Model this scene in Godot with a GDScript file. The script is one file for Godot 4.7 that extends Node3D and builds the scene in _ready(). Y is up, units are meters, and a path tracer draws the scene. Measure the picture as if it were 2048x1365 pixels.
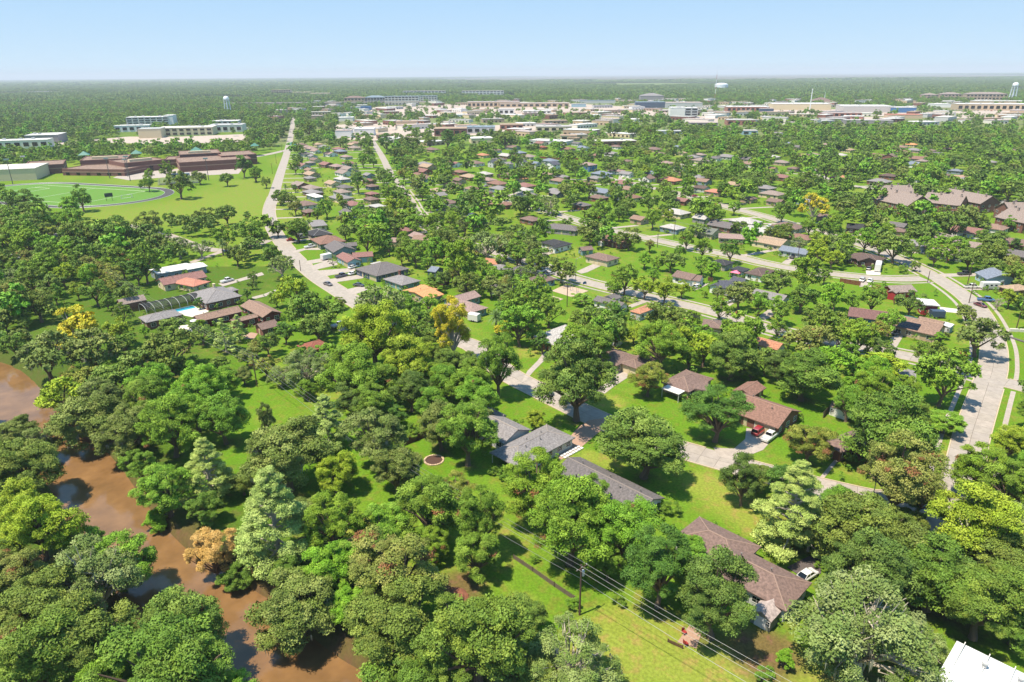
extends Node3D
# A flat Texas suburb seen from a drone 80 m up: a brown creek, oak-shaded streets and houses, a school, shops and woods to the horizon.
# All positions are metres on the ground; x is to the right, -z is ahead, y is up.

const HOUSES := [
	["L-shaped grey shingled ranch house with paved carport at centre of view","house","grey","ltgrey",{"carport":1,"vents":4},[[4.6,-134,-46,9,18.4,"h",2.6,1],[-2.3,-141.3,-46,10.2,9.1,"x",2.6,1],[-4.6,-150.2,-46,7.4,1.8,"x",2.6,1]]],
	["long dark grey gabled ranch house beside the big round oak","house","dkgrey","offwhite",{"vents":5},[[19.2,-118,-46,21.7,8.2,"x",2.6,1]]],
	["near brown hip-roofed house with white window row behind power lines","house","brown","ltgrey",{"vents":3,"winrow":1},[[39.6,-91.3,-46,16,9,"h",2.8,1],[35.9,-99.3,-46,12.3,8.9,"h",2.7,1]]],
	["red-brown gabled brick house with red and white vehicles in its driveway","house","redbrown","brick",{"vents":2,"garage":1},[[61.3,-150,-46,14.6,12.3,"x",2.7,1],[62.2,-161.8,44,7.7,5.5,"x",2.7,1]]],
	["brown hip-roofed house with straight concrete walk to its door","house","brown","brick",{"vents":2},[[80.2,-133.9,-46,8.6,11.2,"h",2.6,1],[76.1,-134.9,-60.2,5.2,13.4,"h",2.7,1]]],
	["brown hip-roofed house with white carport awning and grey metal patio cover","house","brown","tan",{"awning":1},[[47.4,-167.8,-46,8.7,12.2,"h",2.6,1],[50.4,-165.2,-14.8,3.7,8.1,"f",2.5,1]]],
	["brown hip-roofed house with cream double garage facing a wide drive","house","brown","cream",{"garage":1,"vents":2},[[36.7,-181.4,-46,5.8,10.5,"h",2.7,1],[29.9,-184.6,-46,9.6,10.1,"h",2.7,1]]],
	["flat-roofed modern house with orange porch posts and glazed front","house","palegrey","dark",{"posts":1},[[13.6,-203.9,-46,4.1,14.9,"f",2.9,1],[15.1,-199,-46,6.5,11.1,"f",2.6,1]]],
	["blue-grey house with bright white low roof at edge of woods","house","white","bluegrey",{"low":1},[[-146.2,-285.2,-46,10.5,15.6,"z",3.2,1],[-139,-289.9,-46,9.5,8.7,"z",3,1]]],
	["cream house with maroon roof and salmon front wing","house","maroon","cream",{"roof2":"salmon","vents":2},[[-135.5,-270.7,-46,9.1,17.4,"z",2.7,1],[-129.7,-266.1,-27.8,13.2,8,"h",2.6,1]]],
	["brick house under tall grey hip roof with cream chimney next to pool cage","house","grey","brick",{"chimney":1},[[-112.5,-247.4,-46,17.4,13.5,"h",3,1],[-109.2,-255.8,-46,5.5,2.9,"h",2.6,1]]],
	["detached brick pool house with pale grey hip roof","house","grey","brick",{},[[-121.8,-223.8,-46,7.9,12,"h",2.8,1]]],
	["long U-shaped house with tan-brown roof and dark red end wall","house","tanbrown","dkred",{"vents":3},[[-102.8,-225.4,-46,6.5,15.3,"z",2.7,1],[-89.4,-230.7,-46,18.2,7.3,"x",2.7,1],[-91.9,-220.7,-46,3.6,9,"z",2.6,1]]],
	["small brown gabled brick wing house half under the dark street oak","house","brown","brick",{},[[-81.7,-213.7,-46,6.3,6.3,"z",2.7,1]]],
	["rust-red hip-roofed house almost hidden below the dark street oak","house","rust","brick",{},[[-61,-195.2,-46,7.3,7.6,"h",2.7,1]]],
	["light blue house with brown-red roof and bright side window","house","maroon","ltblue",{"garage":1},[[-73.9,-302.3,-56.3,14.5,6.9,"x",2.8,1],[-68.6,-307.6,14.4,9.3,6.7,"x",2.8,1]]],
	["blue-grey house with dark grey gable beside the light blue house","house","dkgrey","bluegrey",{"vents":1},[[-82.6,-322.4,-59.3,15.7,11.2,"x",2.8,1],[-78.3,-329.3,17.7,4.9,5.6,"x",2.6,1]]],
	["slate-blue house with dark roof and pale flat roof patch","house","dkgrey","navy",{"patch":1,"garage":1},[[-55.5,-284,-46,16.5,16.8,"h",2.7,1]]],
	["teal house with pale grey hip roof and small brick chimney","house","grey","teal",{"chimney":2},[[-44.5,-267.1,-46,13.1,9.3,"h",2.6,1]]],
	["red-brown hip-roofed house between two dark-roofed neighbours on the main street","house","redbrown","green",{},[[-92.5,-339.6,-56.3,14.7,13.5,"h",2.7,1]]],
	["charcoal hip-roofed house with pale ridge lines on the main street","house","black","grey",{"cap":"palegrey"},[[-101.8,-357,-57,13.7,11,"h",2.7,1]]],
	["pale grey low-gabled cream house behind the charcoal-roofed house","house","grey","cream",{"low":1},[[-109.9,-382.7,-62.6,18.2,8.4,"z",2.7,1]]],
	["bright orange-roofed tan house near the shallow bend of the main street","house","orange","tan",{"low":1,"vents":1},[[-33.8,-249.2,-46,15.5,8.2,"z",2.8,1],[-32.7,-255.1,-46,9,3.6,"x",2.8,1]]],
	["L-shaped grey-teal house with pinkish brown roof beside the palm","house","pinkbrown","teal",{"garage":1},[[-16.1,-232.7,-46,13.9,8.1,"h",2.7,1],[-18.5,-242.1,44,12.9,7.3,"x",2.7,1]]],
	["teal-blue house with brown roof beside the sandy play court","house","brown","tealblue",{"vents":3},[[9.1,-264.5,44,16.7,9,"h",2.6,1]]],
	["small white house with dark grey gable beside parked cars","house","dkgrey","white",{},[[1.6,-279.4,44,7.2,8.4,"x",2.6,1]]],
	["white house with charcoal roof and black garage door","house","black","white",{"garage":2},[[22.1,-329.3,-46,13,9.5,"h",2.7,1],[21.9,-322.7,-46,4.7,7.8,"z",2.8,1]]],
	["cream house with tall brown hip roof and teal corner wall","house","brown","cream",{"garage":1,"vents":1},[[41,-301,-46,13.2,8.9,"h",2.8,1]]],
	["small teal outbuilding with brown roof behind the mossy oak","house","brown","teal",{},[[35.3,-317.4,19.7,6.3,5.6,"x",2.6,1]]],
	["long low brick house with red-brown roof and back patio","house","redbrown","brick",{},[[51.7,-335,-46,15.4,9,"x",2.7,1]]],
	["white house with dark grey cross-gabled roof beside bushy garden","house","dkgrey","white",{"vents":1},[[35.9,-235.8,-46,12.4,5.4,"x",2.7,1],[37.4,-241.9,-46,5.3,5,"z",2.6,1]]],
	["pale house with orange-brown hip roof below two twin-trunk street trees","house","orangebrown","ltgrey",{},[[46.4,-227.6,-46,4.5,10.1,"h",2.7,1]]],
	["white house with brown cross roof and white sedan outside","house","brown","white",{},[[71.4,-269,-46,9.2,7.8,"x",2.7,1],[75,-265.8,-28.1,4.2,6.6,"x",2.6,1]]],
	["white house with slate-grey multi-gabled roof and white van in its drive","house","slate","white",{"vents":1},[[81.9,-256.5,-46,5.6,9,"z",2.7,1],[83.6,-256.2,-8.9,5.5,9,"x",2.7,1],[88.2,-253.6,-33,3.1,6.3,"x",2.6,1],[91,-262.4,-46,5.9,5.6,"x",2.6,1]]],
	["grey-roofed house with white garage door and recessed porch","house","grey","ltgrey",{"garage":3,"vents":1},[[96.1,-241.7,-46,12.5,7.5,"x",2.7,1]]],
	["white house with dark hip roof and blackened flat wing","house","dkbrown","white",{"roof2":"black"},[[103.5,-274.7,-46,8,11.8,"h",2.7,1],[96.5,-278.6,-46,5.8,6.7,"f",2.6,1]]],
	["black hip-roofed house behind bushes and the round street tree","house","black","grey",{},[[92.2,-290.5,-46,7.9,7.8,"h",2.7,1]]],
	["salmon-orange gabled house beside street with pale blue car","house","orangebrown","offwhite",{"vents":1},[[78.4,-194,-46,9.1,6.3,"x",2.7,1]]],
	["brown-roofed house mostly under the flat-topped yellow-green tree","house","brown","tan",{},[[66.5,-212.3,-18.6,6.6,7.8,"h",2.6,1]]],
	["ranch house with blue-grey roof and black pickup in drive","house","bluegreyroof","ltgrey",{},[[132,-310.2,-46,13.2,7.8,"x",2.7,1]]],
	["tan house with black solar panels on its roof","house","tanbrown","tan",{"solar":1},[[132.6,-208,-46,13.1,11.3,"x",2.7,1],[139.3,-213,-46,7.5,3.9,"x",2.6,1]]],
	["bright blue house with maroon-brown roof behind leafy trees","house","maroonbrown","blue",{},[[121.6,-220.1,-28.6,11.8,9,"x",2.7,1]]],
	["red house with grey-brown roof next to curved lawn","house","greybrown","red",{},[[147.7,-249.1,8.4,10,7.8,"x",2.7,1],[144,-245.6,-46,3.1,4.5,"z",3,1]]],
	["red metal barn with flat white roof beside concrete drive","house","white","red",{},[[147.5,-229.7,-14.2,5.8,7.3,"f",3.6,1]]],
	["pale blue house with grey roof and big side gable beside white camper","house","bluegreyroof","paleblue",{},[[196.1,-265.4,-98.4,10.4,12.4,"x",2.8,1]]],
	["tan hip-roofed house next to the white camper trailer","house","tan","brick",{},[[192.7,-250,-74.7,6.7,9.2,"h",2.7,1]]],
	["small grey low-gabled building beside street tree near the crossing","house","grey","brick",{"low":1},[[107.4,-169,-30,4.3,10.4,"z",2.7,1]]],
	["dark teal house with grey-brown roof and red door below a big oak","house","greybrown","dkteal",{"reddoor":1},[[199.8,-305.3,-46,14.8,9,"x",2.7,1]]],
	["dark brown house with front gable and tall white camper parked beside","house","dkbrown","dkbrick",{"garage":1},[[158.3,-296.9,-46,13.8,10.1,"h",2.7,1],[156.9,-293.4,-13.4,8.6,7.8,"z",2.8,1]]],
	["dark-roofed brick house with black car below the yellow tree","house","black","dkbrick",{},[[184,-361.2,-28.3,8.7,9,"x",2.8,1]]],
	["low brown hip roof just below the townhouse court","house","brown","tan",{},[[202.5,-353.2,-25.8,7.6,7.8,"h",2.6,1]]],
	["house with grey-green roof and yellowish gable beside drainage lawn","house","greygreen","yellowgrey",{},[[102.8,-353.1,-46,11.7,10.6,"x",2.7,1]]],
	["low house with pink-brown roof beside the yellowish gable","house","pinkbrown","tan",{},[[111.2,-340,-15,12.6,7.8,"x",2.7,1]]],
	["wide house with dark grey hip roof near the third street","house","dkgrey","grey",{"vents":1},[[27.7,-365.4,-27.6,19.4,10.1,"h",2.7,1]]],
	["small cream backyard house beside the utility pole","house","pinkbrown","cream",{},[[-58.2,-337.8,-19.4,3.9,6.7,"x",2.6,1]]],
	["plain tan-roofed house behind the yellow-green yard tree","house","tanbrown","tan",{},[[-45.1,-341.6,-12.8,9.1,7.8,"x",2.7,1]]],
	["navy backyard house with grey gable roof","house","bluegreyroof","navy",{},[[-32.4,-282.2,-26.8,4.3,6.7,"x",2.6,1]]],
	["cream backyard building with rust-orange roof behind tall pecan","house","orangebrown","cream",{},[[-8,-294.5,-26.8,7.7,6.7,"x",2.6,1]]],
	["pale grey hip-roofed house behind the dark conifer","house","grey","grey",{},[[-4.5,-285.5,12.6,5.1,7.8,"h",2.6,1]]],
	["front left brown-roofed townhouse row with brick piers","townhouse","greybrown","brick",{"chimney":3},[[240.7,-422,-73.2,28.5,20.2,"x",5.6,1]]],
	["rear left brown-roofed townhouse row with paired chimneys","townhouse","greybrown","brick",{"chimney":3},[[253.7,-456.5,-2.6,20.8,15.7,"x",5.8,1]]],
	["middle brown-roofed townhouse row below the paired chimneys","townhouse","greybrown","brick",{"chimney":3},[[265.4,-418.7,-46,20.8,17.9,"x",5.6,1]]],
	["long rear brown-roofed townhouse row in the court","townhouse","greybrown","brick",{"chimney":3},[[285,-426.8,-76.1,31.4,15.7,"x",5.8,1]]],
	["front right brown townhouse row at the picture edge","townhouse","greybrown","brick",{"chimney":3},[[275.3,-365.1,-77.3,17.8,17.9,"x",5.6,1]]],
	["rear right brown townhouse row at the picture edge","townhouse","greybrown","brick",{"chimney":3},[[287.7,-390.8,-2.2,11.9,15.7,"x",5.8,1]]],
]
const ROW_HOUSES := [
	["brown","dkred",-123.9,-419.5,-50,9,8,"h",2.7,1,2,21],
	["white","bluegrey",-135.2,-475.8,-50,16.1,6.7,"f",2.7,1,2,21],
	["grey","brick",-141.9,-494.3,-50,14.5,10.4,"h",2.7,1,1,74],
	["greybrown","tan",-148.1,-515,-50,15.1,10.9,"h",2.7,1,1,74],
	["grey","tan",-163.7,-566.8,-50,10,8,"h",2.7,1,1,74],
	["tan","tan",-168.5,-589.9,-50,14.2,10.2,"x",2.7,1,1,74],
	["tanbrown","cream",-177.7,-617.6,-50,10.3,8,"x",2.7,1,1,74],
	["grey","ltgrey",-205.3,-729,-50,9,8,"x",2.7,1,1,74],
	["greybrown","bluegrey",-192.5,-672.8,-50,9,8,"h",2.7,1,1,74],
	["maroon","brick",-97.7,-485.4,-50,9,8,"h",2.7,1,0,75],
	["brown","tan",-93.9,-463,-50,10.8,8,"h",2.7,1,3,75],
	["brown","navy",-104.2,-520.7,-50,9,8,"h",2.7,1,0,75],
	["grey","bluegrey",-118.9,-582.5,-50,9,8,"x",2.7,1,0,75],
	["redbrown","brick",-112.4,-550.2,-50,9,8,"h",2.7,1,0,75],
	["palegrey","orangebrick",-85.1,-435,-50,9.8,7.8,"f",2.7,1,3,75],
	["tan","cream",-52.4,-497.3,-50,12.7,9.1,"h",2.7,1,1,75],
	["grey","ltgrey",-49.3,-476.8,-50,9,8,"z",2.7,1,1,75],
	["brown","ltgrey",-41.2,-448.6,-50,13.5,9.7,"h",2.7,1,2,55],
	["dkgrey","grey",-37.7,-430.6,-50,10.8,8,"h",2.7,1,2,55],
	["navyroof","blue",-24.7,-403.7,-50,9,8,"x",2.7,1,1,55],
	["brown","tan",-18.2,-487.3,-50,9,8,"h",2.7,1,3,76],
	["brown","brick",-14.3,-453.5,-50,11.2,8.1,"h",2.7,1,3,76],
	["redbrown","tan",-7.8,-439.3,-50,11.5,8.3,"h",2.7,1,0,83],
	["brown","tealblue",-67.8,-560.7,-50,11.6,8.4,"x",2.7,1,1,75],
	["orangebrown","cream",-28.8,-727.8,-50,13.1,9.4,"h",2.7,1,0,76],
	["maroon","tan",-56.8,-363.1,-50,9,8,"h",2.7,1,2,54],
	["pinkbrown","ltgrey",-47.7,-348.2,-50,9,8,"x",2.7,1,0,55],
	["brown","tan",-40.6,-548.5,-50,9,8,"x",2.7,1,0,76],
	["redbrown","brick",-43.7,-597.7,-50,12.3,8.9,"h",2.7,1,0,76],
	["brown","tan",-88.7,-789,-50,18,12,"h",2.7,1,1,73],
	["slate","ltgrey",-16,-648.7,-50,9,8,"z",4.5,1,0,76],
	["grey","ltgrey",-2.9,-634.8,-50,9,8,"z",4.5,1,0,76],
	["slate","white",9.9,-644.1,-50,10.5,8,"z",4.8,1,1,76],
	["slate","white",37.4,-627.9,-50,13,9.4,"z",4.8,1,0,77],
	["bluegreyroof","ltgrey",22.2,-635.7,-50,10.6,8,"x",4.8,1,1,76],
	["pinkbrown","blue",68.2,-618.9,-50,14.8,10.7,"h",5.4,1,1,77],
	["grey","white",96.5,-578.2,-50,11.7,8.5,"x",2.7,1,1,77],
	["brown","white",108.3,-551.9,-50,11.9,8.6,"z",2.7,1,1,77],
	["orangebrown","brick",124.4,-541.1,-50,17,12,"h",2.7,1,2,82],
	["dkbrown","ltgrey",138.5,-500.3,-50,10,8,"x",2.7,1,2,82],
	["salmon","tan",143.4,-483,-50,13.3,9.6,"h",2.7,1,1,82],
	["maroon","brick",112.1,-447.8,-50,9,8,"x",2.7,1,2,82],
	["dkgrey","brick",44.9,-435.5,-50,11.8,8.5,"h",2.7,1,1,83],
	["grey","tan",30.9,-494.6,-50,9.5,8,"h",2.7,1,2,83],
	["tanbrown","tan",73.5,-388.8,-50,9,8,"x",2.7,1,2,29],
	["greybrown","cream",182.6,-667.7,-50,18,12,"h",2.7,1,2,82],
	["grey","ltgrey",214.5,-698.5,-50,18,12,"h",2.7,1,3,97],
	["tan","cream",178.2,-736.4,-50,11.9,8.6,"h",2.7,1,2,82],
	["brown","tan",157.7,-774.3,-50,16.6,12,"h",2.7,1,1,77],
	["bluegreyroof","ltgrey",188.8,-798.3,-50,9.8,8,"h",2.7,1,3,97],
	["brown","tan",110.6,-665.9,-50,9,8,"h",2.7,1,2,82],
	["orange","cream",9,-555.1,-50,9,8,"h",2.7,1,3,76],
	["redbrown","brick",-2.9,-439.6,-50,9,8,"h",2.7,1,0,83],
	["brown","brick",11.6,-390.3,-50,12,8.6,"h",2.7,1,0,83],
	["grey","white",148.9,-616.7,-50,9,8,"x",2.7,1,2,82],
	["brown","tan",141.4,-583.6,-50,9,8,"x",2.7,1,2,82],
	["brown","brick",154.9,-730.1,-50,10.8,8,"h",2.7,1,1,77],
	["brown","tan",157.4,-454.5,-50,9,8,"h",2.7,1,2,52],
	["tan","tan",80.8,-913.1,-60,18,11.2,"f",3.5,1,2,77],
	["palegrey","grey",109.6,-389.8,-50,9,8,"x",2.7,1,2,51],
	["rust","brick",36.4,-805,-50,10.4,8,"h",2.7,1,1,76],
	["grey","tan",150.7,-803.2,-50,9,8,"h",2.7,1,1,77],
	["grey","navy",31.9,-480.5,-50,9,8,"x",2.7,1,2,83],
	["orangebrown","tan",259.6,-547,-50,13.5,9.7,"h",2.7,1,0,80],
	["grey","brick",280.2,-526.2,-50,15.2,10.9,"h",2.7,1,3,80],
	["dkbrown","brick",302.1,-555,-50,12.6,9.1,"h",2.7,1,1,80],
	["bluegreyroof","bluegrey",371.6,-581.8,-50,11.1,8,"h",2.7,1,3,81],
	["orange","cream",455.8,-804.9,-50,13.8,10,"h",2.7,1,2,80],
	["grey","tan",426.8,-745.2,-50,14.8,10.7,"h",2.7,1,0,81],
	["brown","tan",440.5,-738.3,-50,10.2,8,"h",2.7,1,0,81],
	["maroonbrown","brick",469.9,-755.9,-50,13.2,9.5,"h",2.7,1,2,81],
	["brown","brick",365.8,-676.2,-50,12.6,9.1,"z",4,1,2,80],
	["grey","grey",328,-603.4,-50,9,8,"h",4,1,2,80],
	["greybrown","tan",250.5,-648.3,-50,14.3,10.3,"h",2.7,1,2,79],
	["grey","tan",256.4,-592.8,-50,9,8,"h",2.7,1,2,79],
	["grey","white",362.8,-964.1,-50,14,10.1,"x",2.7,1,1,97],
	["bluegreyroof","ltgrey",466.1,-990.1,-50,10.1,8,"h",2.7,1,2,80],
	["brown","tan",347.1,-557.2,-50,9,8,"h",2.7,1,1,78],
	["greybrown","tan",382,-649.8,-50,9.7,8,"h",2.7,1,0,81],
	["brown","brick",525.4,-737.2,-50,9,8,"h",2.7,1,1,81],
	["redbrown","tan",405.8,-573.5,-50,9,8,"h",2.7,1,1,81],
	["dkgrey","dkteal",209.1,-365.2,-50,9,8,"x",2.7,1,2,50],
	["brown","tan",181,-390.4,-50,9,8,"x",2.7,1,3,79],
	["dkgrey","ltgrey",313.5,-539.3,-50,9,8,"x",2.7,1,1,80],
	["brown","tan",244.8,-603.8,-50,9,8,"h",2.7,1,2,79],
	["grey","tan",438.2,-637.8,-50,9,8,"h",2.7,1,1,81],
	["brown","tan",170.9,-442.1,-50,10.3,8,"x",2.7,1,0,79],
	["grey","tan",-241.2,-354.6,-50,9,8,"h",2.7,1,3,66],
	["white","teal",-230.5,-310.3,-50,9,7.8,"f",2.7,1,3,66],
	["pinkbrown","brick",-159.8,-643.8,-50,14.5,10.5,"h",2.7,1,0,75],
	["greybrown","brick",-161.3,-530.8,-50,13.9,10,"x",2.7,1,1,74],
	["greybrown","bluegrey",-144.7,-623.4,-50,14.5,10.5,"x",2.7,1,0,75],
	["dkgrey","cream",-123.6,-516.4,-50,13.1,9.5,"h",2.7,1,0,75],
	["brown","ltgrey",-133,-445.9,-50,14.3,10.3,"h",2.7,1,2,21],
	["maroon","brick",-173,-657.9,-50,14.5,10.5,"x",2.7,1,1,74],
	["dkgrey","bluegrey",-98.2,-414.2,-50,12.3,8.9,"x",2.7,1,1,21],
	["palegrey","bluegrey",-136,-560.7,-50,13.3,9.6,"h",2.7,1,0,75],
	["maroon","ltgrey",-102.3,-444.6,-50,13.8,9.9,"h",2.7,1,1,21],
	["greybrown","white",-142.9,-597.9,-50,15.5,11.2,"x",2.7,1,0,75],
	["maroon","ltgrey",-193.3,-649.9,-50,14.4,10.4,"x",2.7,1,1,74],
	["grey","cream",-115.9,-469.9,-50,16.2,11.7,"h",2.7,1,2,21],
	["greybrown","ltgrey",-120.9,-495,-50,13.1,9.4,"h",2.7,1,2,21],
	["maroon","bluegrey",-153.7,-667.1,-50,13.9,10,"h",2.7,1,0,75],
	["tan","cream",-137.7,-536.3,-50,13,9.4,"x",2.7,1,1,74],
	["grey","bluegrey",-80.7,-654.6,-50,16.2,11.7,"h",2.7,1,3,73],
	["tan","brick",-33.7,-568.8,-50,15.5,11.2,"h",2.7,1,0,76],
	["tan","tan",-75.5,-635.6,-50,15.3,11,"x",2.7,1,3,73],
	["palegrey","tan",-21.7,-584.4,-50,13.1,9.5,"h",2.7,1,0,76],
	["brown","white",-33.5,-660.3,-50,16.2,11.7,"h",2.7,1,0,76],
	["brown","cream",-44.6,-527.4,-50,13.4,9.7,"h",2.7,1,1,75],
	["maroon","white",-52.9,-654,-50,14.4,10.4,"x",2.7,1,1,73],
	["grey","bluegrey",-8.1,-504.4,-50,14.1,10.2,"h",2.7,1,3,76],
	["grey","white",11,-477.8,-50,13.5,9.7,"h",2.7,1,0,83],
	["pinkbrown","bluegrey",-17.8,-549.3,-50,12.6,9.1,"h",2.7,1,0,76],
	["tanbrown","white",-28.1,-504.7,-50,12.6,9.1,"h",2.7,1,0,76],
	["palegrey","white",9.7,-497.6,-50,12.4,8.9,"h",2.7,1,2,83],
	["maroon","brick",-75.6,-604.4,-50,15.1,10.9,"x",2.7,1,1,75],
	["redbrown","tan",-10,-529.9,-50,15.5,11.2,"h",2.7,1,3,76],
	["redbrown","bluegrey",-77.1,-578.4,-50,16.1,11.6,"h",2.7,1,1,75],
	["grey","brick",41.3,-563.5,-50,12.4,8.9,"h",2.7,1,0,77],
	["pinkbrown","white",90.6,-597.5,-50,13.4,9.7,"h",2.7,1,1,77],
	["maroon","white",84.4,-527.3,-50,15.5,11.2,"h",2.7,1,1,77],
	["bluegreyroof","brick",117.5,-579.1,-50,13.5,9.7,"x",2.7,1,2,82],
	["bluegreyroof","bluegrey",75.9,-579.9,-50,16,11.5,"h",2.7,1,1,77],
	["brown","brick",58.8,-462.7,-50,12.5,9,"h",2.7,1,3,77],
	["redbrown","white",79.3,-464.6,-50,16,11.6,"h",2.7,1,1,77],
	["tanbrown","cream",84.4,-499,-50,13.6,9.8,"h",2.7,1,1,77],
	["bluegreyroof","ltgrey",64.6,-486.6,-50,15.3,11,"x",2.7,1,3,77],
	["tan","bluegrey",29.5,-580.8,-50,12.9,9.3,"h",2.7,1,1,76],
	["brown","brick",-3.4,-575.6,-50,14.6,10.5,"h",2.7,1,2,83],
	["redbrown","brick",54,-526.7,-50,14.9,10.7,"h",2.7,1,3,77],
	["maroon","tan",10.9,-517.7,-50,15,10.8,"h",2.7,1,3,76],
	["tanbrown","bluegrey",37.7,-542.9,-50,13.7,9.9,"h",2.7,1,0,77],
	["grey","tan",67.5,-553.9,-50,12.3,8.8,"h",2.7,1,3,77],
	["tanbrown","bluegrey",147.8,-534.2,-50,12.8,9.2,"x",2.7,1,2,82],
	["grey","brick",180.8,-695.8,-50,13.7,9.9,"h",2.7,1,2,82],
	["greybrown","cream",179.4,-472.4,-50,15.6,11.3,"h",2.7,1,0,79],
	["grey","bluegrey",183.1,-499.1,-50,14.7,10.6,"h",2.7,1,0,79],
	["dkgrey","tan",226,-675.9,-50,13,9.4,"x",2.7,1,0,79],
	["greybrown","bluegrey",192.7,-715.4,-50,12.2,8.8,"h",2.7,1,2,82],
	["tan","bluegrey",165.7,-517.1,-50,13.4,9.6,"h",2.7,1,2,51],
	["grey","brick",149,-556.4,-50,14.7,10.6,"h",2.7,1,2,51],
	["dkgrey","white",199.3,-685.7,-50,12.3,8.9,"h",2.7,1,2,82],
	["maroon","brick",215.7,-552.8,-50,14.8,10.7,"h",2.7,1,2,79],
	["grey","bluegrey",194.5,-443.1,-50,16,11.6,"x",2.7,1,2,79],
	["palegrey","cream",258.5,-692.4,-50,12.7,9.1,"h",2.7,1,2,79],
	["pinkbrown","tan",143.9,-649.7,-50,13.6,9.8,"h",2.7,1,2,82],
	["tanbrown","white",217.9,-638.6,-50,15.4,11.1,"h",2.7,1,0,79],
	["redbrown","cream",222.4,-600,-50,12.7,9.1,"x",2.7,1,0,79],
	["palegrey","bluegrey",131.2,-379.9,-50,15.2,11,"h",2.7,1,2,52],
	["palegrey","bluegrey",87.2,-365.1,-50,12.1,8.7,"h",2.7,1,3,82],
	["redbrown","cream",145.9,-338.9,-50,12.3,8.9,"h",2.7,1,2,39],
	["palegrey","ltgrey",129.9,-355.9,-50,14.2,10.2,"x",2.7,1,1,52],
	["dkgrey","brick",115.7,-368.7,-50,14.9,10.7,"x",2.7,1,2,52],
	["tan","cream",127.9,-329.3,-50,16,11.6,"x",2.7,1,0,39],
	["palegrey","cream",98.5,-407.8,-50,15.6,11.2,"h",2.7,1,2,82],
	["brown","ltgrey",149.7,-365.5,-50,15.4,11.1,"h",2.7,1,2,39],
	["redbrown","bluegrey",386.7,-668.9,-50,15.7,11.3,"x",2.7,1,0,81],
	["bluegreyroof","white",324,-826.4,-50,13,9.4,"h",2.7,1,2,79],
	["dkgrey","tan",425.2,-704.3,-50,15.4,11.1,"x",2.7,1,0,81],
	["grey","cream",347.9,-530.6,-50,12.4,9,"h",2.7,1,3,81],
	["palegrey","ltgrey",329.9,-702.9,-50,13,9.3,"h",2.7,1,0,80],
	["pinkbrown","bluegrey",305.1,-710.6,-50,12.5,9,"h",2.7,1,2,79],
	["maroon","bluegrey",289.8,-698.6,-50,15.8,11.4,"h",2.7,1,2,79],
	["redbrown","bluegrey",405.8,-730.2,-50,15.2,10.9,"h",2.7,1,2,80],
	["dkgrey","tan",317.7,-785.9,-50,13.9,10,"x",2.7,1,2,79],
	["tanbrown","white",429.7,-777,-50,13.5,9.8,"h",2.7,1,2,80],
	["tan","cream",359.2,-754.8,-50,16.2,11.7,"h",2.7,1,2,80],
	["pinkbrown","cream",363.7,-810.6,-50,12.1,8.7,"h",2.7,1,0,80],
	["bluegreyroof","white",359.9,-628.4,-50,15.1,10.9,"x",2.7,1,1,80],
	["redbrown","white",365,-701.2,-50,13.7,9.9,"h",2.7,1,2,80],
	["grey","bluegrey",346.9,-671.4,-50,13.1,9.4,"h",2.7,1,2,80],
	["greybrown","tan",218.6,-319.5,-50,12.5,9,"x",2.7,1,1,47],
	["maroon","white",237.4,-349.7,-50,14.9,10.8,"x",2.7,1,2,47],
	["grey","bluegrey",194.5,-324.2,-50,12.8,9.2,"h",2.7,1,3,50],
	["brown","brick",242,-325,-50,14.5,10.4,"x",2.7,1,2,44],
	["tanbrown","white",255.4,-359.6,-50,14.4,10.4,"h",2.7,1,1,47],
	["greybrown","brick",215.5,-339.1,-50,13.8,10,"h",2.7,1,2,47],
	["dkgrey","brick",229.1,-301.5,-50,14.3,10.3,"h",2.7,1,2,44],
	["brown","white",120.5,-805,-50,13.7,9.9,"h",2.7,1,1,77],
	["brown","bluegrey",2.7,-805.8,-50,15.9,11.5,"x",2.7,1,2,76],
	["maroon","brick",85.6,-721.1,-50,14.3,10.3,"h",2.7,1,2,77],
	["dkgrey","ltgrey",79.7,-846.8,-50,12.1,8.7,"x",2.7,1,2,77],
	["maroon","cream",36.5,-852.6,-50,13.7,9.9,"x",2.7,1,1,76],
	["grey","white",105.8,-731.8,-50,15,10.8,"h",2.7,1,1,77],
	["bluegreyroof","ltgrey",37.9,-673.8,-50,15.7,11.3,"h",2.7,1,1,76],
	["greybrown","ltgrey",18.9,-711.2,-50,15.2,10.9,"h",2.7,1,1,76],
	["redbrown","tan",63,-783.3,-50,16.3,11.8,"h",2.7,1,2,77],
	["palegrey","brick",-4.1,-720,-50,15,10.8,"x",2.7,1,0,76],
	["dkgrey","cream",-11.7,-687.3,-50,14.2,10.2,"h",2.7,1,0,76],
	["redbrown","brick",105.7,-841.6,-50,13.8,10,"x",2.7,1,2,77],
	["bluegreyroof","brick",9,-748.3,-50,14.6,10.5,"h",2.7,1,2,76],
	["brown","ltgrey",-17.2,-776.3,-50,13.9,10,"h",2.7,1,0,76],
	["bluegreyroof","white",82.7,-794.8,-50,13.6,9.8,"x",2.7,1,2,77],
	["tan","cream",-234.4,-860.5,-50,12.9,9.3,"h",2.7,1,2,74],
	["pinkbrown","white",-192.3,-750.9,-50,15,10.8,"x",2.7,1,1,74],
	["maroon","cream",-195.4,-802.2,-50,15,10.8,"h",2.7,1,0,75],
	["brown","tan",-253.5,-857.3,-50,14.6,10.5,"h",2.7,1,2,74],
	["tan","cream",-190.7,-853,-50,12.8,9.3,"x",2.7,1,0,73],
	["pinkbrown","cream",-238.6,-828.4,-50,12.7,9.2,"h",2.7,1,2,74],
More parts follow.
